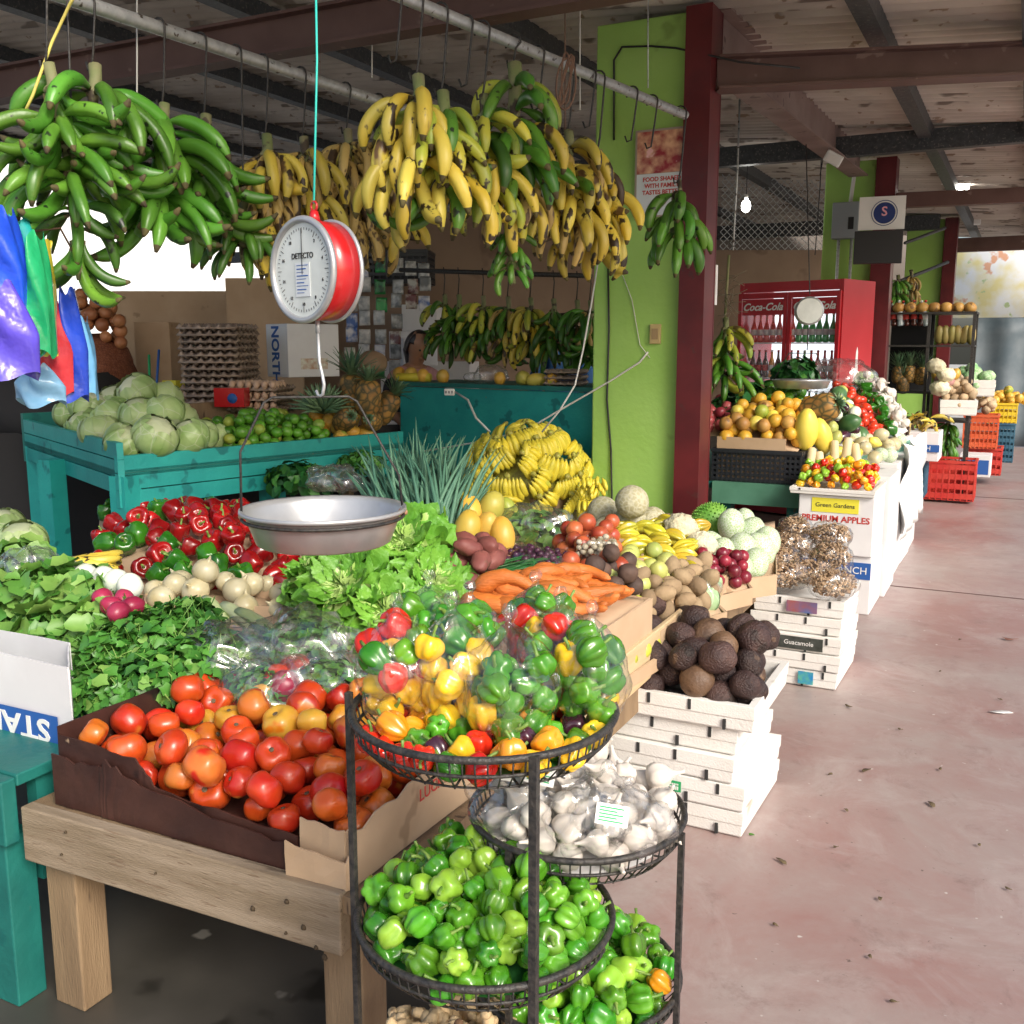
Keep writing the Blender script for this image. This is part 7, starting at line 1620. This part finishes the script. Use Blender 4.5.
wp = D(563, 332, 7.6); person('person in blue shirt half hidden behind the far bananas', (wp.x, wp.y, wp.z - 1.54), .5, m_bluec, None, .3, hairlong=False)
b = MB(); b.box(-.3, .3, -.3, .3, .004, max(.02, pr1.location.z)); o = obj('step_platform', b.mesh('step_platform', m_wood2, False), None, (pr1.location.x, pr1.location.y, 0)); tag(o, 'wooden step behind the counter under the woman', 'platform')
egg_tray('grey egg tray block on the counter at right', cnt(558, .1, .0), 3, .2, 5, .8)

# ---------------------------------------------------------------- pillar fittings, cables
yk = Yp - .012
c0 = PY(656, 334, Yp); b = MB(); b.box(-.032, .032, -.02, 0, -.055, .055); o = obj('socket_box', b.mesh('socket_box', M('bakelite_beige', (.52, .40, .18), rough=.4), False), None, c0, bevel=.004); tag(o, 'beige switch box on the green pillar', 'switch box')
b = MB(); b.box(-.018, .018, -.024, -.0205, -.03, .03); obj('face_plate', b.mesh('face_plate', M('plate_brown', (.35, .24, .12), rough=.4), False), o)
def py(x, y, d=.008): return PY(x, y, Yp - d)
cord([py(608, 262), py(609, 330), py(607, 400), py(611, 450), py(612, 500, .015), py(613, 512, .03)], .006, m_black, 'black_cable', 'black cable running down the green pillar', 'cable')
cord([py(648, 352), py(640, 362), py(612, 380), PY(560, 410, Yp - .02), PY(530, 428, Yp - .05), PY(490, 440, Yp - .05), D(420, 452, 6.3)], .006, m_cord, 'white_cable', 'white cable from the switch box down over the teal counter', 'cable')
cord([D(598, 262, 5.3), D(592, 300, 5.3), D(583, 350, 5.3), D(575, 385, 5.32), D(560, 410, 5.35), D(542, 432, 5.4)], .005, m_cord, 'white_cable', 'white cable hanging from the bananas to the yellow bananas', 'cable')
cord([py(620, 268), py(632, 300), py(640, 345), py(650, 358)], .0025, m_cord, 'thin_wire', 'thin wire hanging across the green pillar to switch box', 'wire')
pc_ = D(450, 392, 6.35); b = MB(); b.box(-.035, .035, -.02, 0, -.022, .022); o = obj('power_socket', b.mesh('power_socket', m_white, False), None, pc_, (0, 0, .22), bevel=.008); tag(o, 'white extension socket on the teal counter', 'socket')
b = MB(); [b.box(-.02 + .02 * k - .003, -.02 + .02 * k + .003, -.0215, -.0195, -.008, .008) for k in range(3)]; obj('socket_slots', b.mesh('socket_slots', m_ink, False), o)
cord([pc_ + Vector((.04, 0, 0)), D(468, 400, 6.2), D(476, 418, 6.1), D(490, 432, 6.0)], .007, m_cord, 'white_cable', 'short white cable drooping from the extension socket', 'cable')
cord([py(614, 140), py(614, 60), py(622, 47), py(650, 46), py(676, 48), PY(740, 62, Yp - .1), PY(800, 68, Yp - .05)], .006, m_black, 'black_cable', 'black cable looping over top of the green pillar', 'cable')
# food poster
a, e = PY(636, 131, Yp - .03), PY(689, 215, Yp - .03); pw, ph_ = e.x - a.x, a.z - e.z
po = thing('poster', 'framed red food poster on the green pillar', 'poster', (a.x + pw / 2, Yp - .035, e.z))
b = MB(); b.box(-pw / 2, pw / 2, 0, .012, 0, ph_); obj('frame', b.mesh('frame', M('frame_grey', (.35, .30, .24), rough=.5), False), po)
b = MB(); b.box(-pw / 2 + .012, pw / 2 - .012, -.0015, -.0003, ph_ * .5, ph_ - .012); obj('picture', b.mesh('picture', M('food_print', (.30, .02, .03), (.75, .45, .28), 16, rough=.3, spots=((.85, .5, .5), 9, .62)), False), po)
b = MB(); b.box(-pw / 2 + .012, pw / 2 - .012, -.0015, -.0003, ph_ * .02, ph_ * .495); pl_ = obj('text_panel', b.mesh('text_panel', M('poster_paper', (.62, .68, .72), rough=.4), False), po)
for i, t_ in enumerate(('FOOD SHARED', 'WITH FAMILY', 'TASTES BETTER')): text(t_, .032, m_inkred, pl_, (.0, -.0025, ph_ * (.43 - .075 * i)), (math.pi / 2, 0, 0), bold=.0008)
for i in range(2): text(('AT HOME WITH US', 'EVERY DAY')[i], .018, m_inkblue, pl_, (0, -.0025, ph_ * (.14 - .06 * i)), (math.pi / 2, 0, 0)) if False else None
b = MB(); b.box(-.02, .02, -.003, 0, -.11, .11); o = obj('paper_strip', b.mesh('paper_strip', m_white, False), None, PX(716, 285, X2 + .008), (0, 0, math.pi / 2)); tag(o, 'narrow white sticker strip on the red column', 'sticker')
# ---------------------------------------------------------------- meter box, signs, lamps
mp_ = PY(847, 222, Y2 - .02); b = MB(); b.box(-.12, .12, -.12, 0, -.16, .17); o = obj('meter_box', b.mesh('meter_box', M('grey_enamel', (.28, .33, .36), rough=.4), False), None, mp_, bevel=.008); tag(o, 'grey electric meter box on the second green pillar', 'meter box')
b = MB(); b.box(.03, .08, -.124, -.1205, -.08, .03); obj('window', b.mesh('window', m_black, False), o)
for dx_ in (-.06, .06):
    b = MB(); b.sweep([mp_ + Vector((dx_, -.05, -.16)), mp_ + Vector((dx_, -.05, -1.6))], .015, 8); obj_ = obj('conduit', b.mesh('conduit', m_galv)); tag(obj_, ('left' if dx_ < 0 else 'right') + ' grey conduit below the meter box', 'conduit')
b = MB(); b.sweep([mp_ + Vector((.03, -.05, .17)), mp_ + Vector((.08, -.05, .75))], .018, 8); tag(obj('conduit', b.mesh('conduit', m_cord)), 'white conduit rising from the meter box', 'conduit')
sgp = D(882, 213, 8.7); sg = thing('round_logo_sign', 'white square sign with dark blue round logo', 'sign', sgp, (0, 0, .12))
b = MB(); b.box(-.19, .19, 0, .015, -.14, .14); obj('board', b.mesh('board', m_white, False), sg)
b = MB(); b.sweep([(.02, -.002, 0), (.02, -.0005, 0)], .09, 36); obj('blue_disc', b.mesh('blue_disc', M('navy_ink', (.01, .03, .16), rough=.5), False), sg)
b = MB(); b.sweep([(.02 + .105 * math.cos(a), -.002, .105 * math.sin(a)) for a in [6.283 * i / 36 for i in range(36)]], .004, 4, close=True); obj('ring', b.mesh('ring', M('navy_ink2', (.02, .05, .2), rough=.5)), sg)
text('S', .11, M('pink_ink2', (.75, .35, .42), rough=.5), sg, (.02, -.004, .01), (math.pi / 2, 0, 0), bold=.002)
sc_ = D(878, 247, 8.7); b = MB(); b.box(-.2, .2, 0, .06, -.14, .14); o = obj('dark_screen', b.mesh('dark_screen', m_black, False), None, sc_, (0, 0, .12), bevel=.004); tag(o, 'black screen panel under the round logo sign', 'screen')
m_bulb = M('lit_bulb', (1, 1, 1), emit=((1, .98, .9), 30)); 
lp = D(746, 206, 9.8); t = thing('light_bulb', 'bright bare lit bulb hanging in the second stall', 'lamp', lp)
b = MB(); b.blob(ball(.045, .06, 8), 14); obj('glass_bulb', b.mesh('glass_bulb', m_bulb), t); b = MB(); b.sweep([(0, 0, .06), (0, 0, .11)], .02, 8); obj('holder', b.mesh('holder', m_white), t)
b = MB(); b.sweep([(0, 0, .11), (0, 0, .9)], .004, 5); obj('flex', b.mesh('flex', m_black), t)
t = thing('flood_light', 'white flood lamp fixed on the long dusty beam', 'lamp', D(833, 159, 7.9), (.3, .5, .3)); b = MB(); b.box(-.07, .07, -.02, .02, -.04, .05); obj('housing', b.mesh('housing', m_white, False), t, bevel=.01); b = MB(); b.box(-.055, .055, -.024, -.021, -.03, .03); obj('lens', b.mesh('lens', m_styro, False), t)
for (x, y, dep, lb, lit) in ((948, 178, 11, 'white adjustable flood lamp left of the lit tube', 0), (962, 190, 11, 'small lit flood lamp near the far roof', 1), (975, 220, 14, 'far white lamp above the exit lintel', 0)):
    t = thing('flood_light', lb, 'lamp', D(x, y, dep), (0, 0, .3)); b = MB(); b.box(-.07, .07, -.05, .03, -.07, .07); obj('housing', b.mesh('housing', m_white, False), t, bevel=.015)
    b = MB(); b.box(-.055, .055, -.055, -.0505, -.055, .055); obj('lens', b.mesh('lens', m_bulb if lit else m_styro, False), t); b = MB(); b.sweep([(0, 0, .07), (0, .02, .16)], .02, 8); obj('bracket', b.mesh('bracket', m_white), t)
t = thing('tube_light', 'white tube light fitting sloping under the far roof', 'lamp', D(963, 170, 11)); a = D(950, 152, 10.6) - t.location; e = D(972, 192, 12.2) - t.location
b = MB(); b.bar(a, e, .09, .05); obj('housing', b.mesh('housing', m_white, False), t); b = MB(); b.bar(a + Vector((0, 0, -.04)), e + Vector((0, 0, -.04)), .035, .03); obj('tube', b.mesh('tube', m_styro, False), t)
# wires of the second stall
for (x, y0, x1, y1, dep, lb) in ((740, 90, 733, 250, 6.6, 'grey twisted wire hanging right of the red column'), (823, 120, 815, 255, 8.6, 'dark wire hanging from the long beam left'), (829, 118, 820, 175, 8.6, 'dark wire hanging from the long beam right'), (560, -20, 601, 20, 3, 'x')):
    if lb == 'x': continue
    cord([D(x, y0, dep), D((x + x1) / 2 + 1, (y0 + y1) / 2, dep), D(x1, y1, dep)], .007 if x < 800 else .005, m_galv if x < 800 else m_black, 'hanging_wire', lb, 'wire')
random.seed(5)
tb2 = bunch('green banana bunch hanging right of the red column', D(725, 318, 6.9), 4, 7, ['green', 'turn', 'green'], step=.10, s=1.0, spread=1.6, group=None, azc=-1.4)
cord([D(725, 318, 6.9), D(729, 255, 6.8)], .01, f_stalk, 'fibre_rope', 'frayed fibre rope holding the green banana bunch', 'rope')
b = MB()
for i in range(50): p = D(728 + rnd(-4, 6), 285 + rnd(-10, 30), 6.85); b.sweep([p, p + Vector((rnd(-.1, .12), 0, rnd(-.10, .06)))], .002, 4)
tag(obj('dry_fibres', b.mesh('dry_fibres', M('fibre', (.2, .17, .12), rough=.9))), 'tangle of dry fibres above the green banana bunch', 'dry fibres')

# ---------------------------------------------------------------- far stall: rack, crates, produce
Yf = 11.4
def W_(x, y, Y=Yf): return PY(x, y, Y)
rk = thing('shelf_rack', 'black metal shelf rack with pineapples and squashes in the far stall', 'shelf rack', (W_(930, 400).x, Yf, 0))
xl_, xm_, xr2 = W_(889, 300).x, W_(931, 300).x, W_(976, 300).x
zsh = [W_(930, y).z for y in (312, 345, 392, 420)]
for x in (xl_, xm_, xr2):
    for y in (Yf, Yf + .5):
        b = MB(); b.box(x - .015, x + .015, y - .015, y + .015, .005, zsh[0]); sub(b.mesh('post', m_blackmetal, False), 'post', rk)
for i, z in enumerate(zsh):
    b = MB(); b.box(xl_ - .02, xr2 + .02, Yf - .02, Yf + .52, z - .02, z); sub(b.mesh('shelf', m_blackmetal, False), 'shelf', rk)
random.seed(14)
def shelf_row(n, x0, x1, y, Y, name, cat, meshes, desc, where, group, s=1, rot=(0, 0, 0), r=.05):
    its = []
    for i in range(n):
        p = PY(x0 + (x1 - x0) * (i + .5) / n, y, Y); o = obj(name, random.choice(meshes), None, p, (rot[0] + rnd(-.2, .2), rot[1] + rnd(-.2, .2), rnd(0, 3)), s); tag(o, None, cat); its.append((o, desc))
    name_items(its, where, group)
shelf_row(7, 893, 976, 308, Yf + .12, 'coconut', 'coconut', rounded('coconut', f_orbrown, .065, .06, 2, .08), 'tan round fruit', 'on top of the far rack', 'round fruit on the far rack top')
shelf_row(6, 936, 974, 335, Yf + .1, 'squash', 'squash', rounded('squash', wt_ and G('squash_brown', (.25, .22, .06), (.35, .25, .08), scale=5, rough=.5), .05, .10, 2, .1), 'tall brown green squash', 'on the far rack shelf', 'squashes on the far rack')
its = []
for i, (x, y) in enumerate(((898, 375), (910, 374), (921, 376), (903, 385))):
    pineapple('pineapple', '%s pineapple on the dark left side of the far rack' % ('leftmost', 'second', 'third', 'lower front')[i], PY(x, y, Yf + .1), (rnd(-.1, .1), rnd(-.1, .1), rnd(0, 3)), None, 1.0, 1.3)
shelf_row(6, 891, 930, 326, Yf + .1, 'water_bottle', 'bottle', [bm_[0][0], bm_[3][0]], 'dark bottle with pale cap', 'on the far rack', 'bottles on the far rack', s=1.1)
b = MB(); b.box(xl_, xm_, Yf + .45, Yf + .46, zsh[2], zsh[0]); sub(b.mesh('back_panel', m_dark, False), 'back_panel', rk)
shelf_row(5, 934, 958, 374, Yf - .05, 'mango', 'mango', rounded('mango', f_mango, .05, .06, 2, .08), 'orange yellow mango', 'in the far rack tray', 'mangoes in the far rack')
# cartons and crates
def boxat(x0, x1, ytop, ybot, Y, dep_, fn, label, mat, **k):
    a_, e_ = PY(x0, ybot, Y), PY(x1, ybot, Y); zt__ = PY((x0 + x1) / 2, ytop, Y).z; z0_ = max(.006, a_.z)
    if fn == 'slat': return slat_crate(label, Vector(((a_.x + e_.x) / 2, Y + dep_ / 2, z0_)), (e_.x - a_.x) / 2, dep_ / 2, zt__ - z0_, mat, **k)
    return carton(label, a_.x, e_.x, Y, Y + dep_, z0_, zt__, mat, **k)
boxat(901, 938, 432, 460, 10.3, .45, 'c', 'white carton with blue stripe under the far bananas', None)
o = bpy.context.scene.objects[-1] if False else None
p = PY(919, 448, 10.29); b = MB(); b.box(-.18, .18, -.003, 0, -.035, .035); o = obj('blue_stripe', b.mesh('blue_stripe', m_inkblue, False), [o_ for o_ in COL.objects if o_.get('label', '').startswith('white carton with blue stripe')][0]); o.location = p - o.parent.location
text('RANCH', .06, m_white, o, (0, -.004, 0), (math.pi / 2, 0, 0))
boxat(903, 923, 462, 497, 10.4, .4, 'slat', 'blue plastic crate below the far white carton', m_crblue, rows=4, cols=5)
rc = boxat(923, 973, 462, 499, 11.0, .42, 'slat', 'red plastic crate standing on the far floor', m_crred, rows=4, cols=8)
boxat(962, 996, 416, 448, 12.6, .42, 'slat', 'orange red plastic crate on top of the crimson one', m_crorange, rows=4, cols=8)
boxat(964, 1000, 449, 474, 12.65, .42, 'slat', 'crimson plastic crate under the orange red one', m_crred, rows=3, cols=8)
bb_ = boxat(958, 990, 455, 476, 12.2, .35, 'c', 'white carton with blue panel before the crimson crate', None)
b = MB(); b.box(-.14, .14, -.1785, -.1765, .03, .19); obj('blue_panel', b.mesh('blue_panel', m_inkblue, False), bb_)
boxat(990, 1012, 424, 462, 13.6, .4, 'slat', 'dark blue plastic crate at the far right', m_crblue, rows=6, cols=6)
yc_ = boxat(986, 1016, 404, 423, 13.6, .5, 'slat', 'yellow plastic crate on the dark blue crate', m_cryel, rows=3, cols=7)
def foam_tray(label, x0, x1, ytop, ybot, Y, dep_=.5):
    a_, e_ = PY(x0, ybot, Y), PY(x1, ybot, Y); zt__ = PY((x0 + x1) / 2, ytop, Y).z
    return foam_box('foam_tray', label, a_.x, e_.x, Y, Y + dep_, a_.z, zt__, .1, None, True), [Vector((a_.x + .03, Y + .03, a_.z + .05)), Vector((e_.x - .03, Y + .03, a_.z + .05)), Vector((e_.x - .03, Y + dep_ - .03, a_.z + .07)), Vector((a_.x + .03, Y + dep_ - .03, a_.z + .07))]
pt = rounded('potato', G('potato_tan', (.42, .30, .18), (.5, .38, .24), scale=8, rough=.7), .045, .055, 3, .12)
_, q = foam_tray('white foam tray of potatoes in the far stall', 937, 974, 400, 415, 11.2); pile('potato', W(pt, 'tan potato', 1), q, .045, 36, 'in the far foam tray', 'potatoes in the far foam tray', mound=.12)
_, q = foam_tray('white foam tray of greens in the far stall', 952, 992, 380, 396, 12.4); pile('round_vegetable', W(rounded('green_ball', f_grncab, .07, .065, 2, .15), 'grey green vegetable head', .6) + W(rounded('eggplant', f_peppur, .05, .08, 1, .05), 'dark eggplant', .4), q, .06, 18, 'in the upper far foam tray', 'vegetables in the far tray', mound=.08)
q = [yc_.location + Vector(v) for v in ((-.28, -.22, .22), (.28, -.22, .22), (.28, .22, .22), (-.28, .22, .22))]; pile('ginger_root', W(rounded('root', f_mango, .05, .06, 2, .2), 'yellow tan root', 1), q, .05, 26, 'in the yellow far crate', 'roots in the yellow crate', mound=.08)
q = [PY(962, 416, 12.65), PY(994, 416, 12.65), PY(994, 412, 13.0), PY(962, 412, 13.0)]; pile('potato', W(pt, 'dusty brown potato', 1), q, .045, 24, 'in the orange red crate', 'potatoes in the orange red crate', mound=.08)
q = [PY(900, 430, 10.35), PY(938, 430, 10.35), PY(936, 424, 10.75), PY(900, 424, 10.75)]; pile('ripe_banana', W([FG['yellow'][0], FG['tan'][0]], 'ripe brown yellow plantain', 1), q, .04, 24, 'on the far white carton', 'ripe plantains on the far carton', mound=.06, tilt=.5, sc=(.7, .9))
its = []
for i, (x, y, s_) in enumerate(((940, 388, 1.3), (946, 375, 1.2), (936, 366, 1.2))):
    o = obj('cauliflower', cf[i % 2], None, PY(x, y, 11.1), (0, 0, i), s_); tag(o, None, 'vegetable'); its.append((o, 'pale round vegetable'))
name_items(its, 'beside the far potatoes', 'pale heads by the far potatoes')
o = obj('pink_head', rounded('pink_head', G('pink_veg', (.45, .18, .18), (.55, .3, .28), scale=9, rough=.6), .10, .085, 1, .2)[0], None, PY(944, 381, 11.3)); tag(o, 'pinkish red vegetable bundle in the far stall', 'vegetable')
bunch('green banana stem standing behind the red far crate', PY(948, 417, 11.6), 3, 9, ['sgreen'], step=.11, s=1.2, spread=1.8, group=None, r0=.02)
bunch('small green bananas hanging on the far green pillar', PY(898, 275, 12.4), 3, 8, ['sgreen'], step=.14, s=1.2, spread=1.8, group=None)
bunch('brownish bananas hanging from a stick at the far pillar', PY(911, 270, 12.6), 2, 8, ['tan'], step=.14, s=.9, spread=1.8, group=None)
cord([PY(895, 283, 12.4), PY(948, 262, 13.2)], .02, m_purlin, 'pole', 'dark slanting pole in front of the far green pillar', 'pole')
cord([PY(905, 243, 12.8), PY(945, 228, 14.2)], .02, m_purlin, 'pole', 'upper dark slanting pole at the far green pillar', 'pole')
o = rounded('plastic', m_white, .3, .2, 1, .3)[0]
# white plastic draped over the aisle row
b = MB(); xx = hx1 + .02
b.grid(lambda u, v: (xx + .03 * math.sin(v * 9 + u * 20) + .012, hy + 1.25 + 1.4 * u, .25 + (zt5 - .18) * v + .02 * math.sin(u * 17)), 24, 12)
tag(obj('plastic_sheet', b.mesh('plastic_sheet', m_tarp), solid=.003), 'bright white plastic draped over the aisle side of cartons', 'plastic sheet')
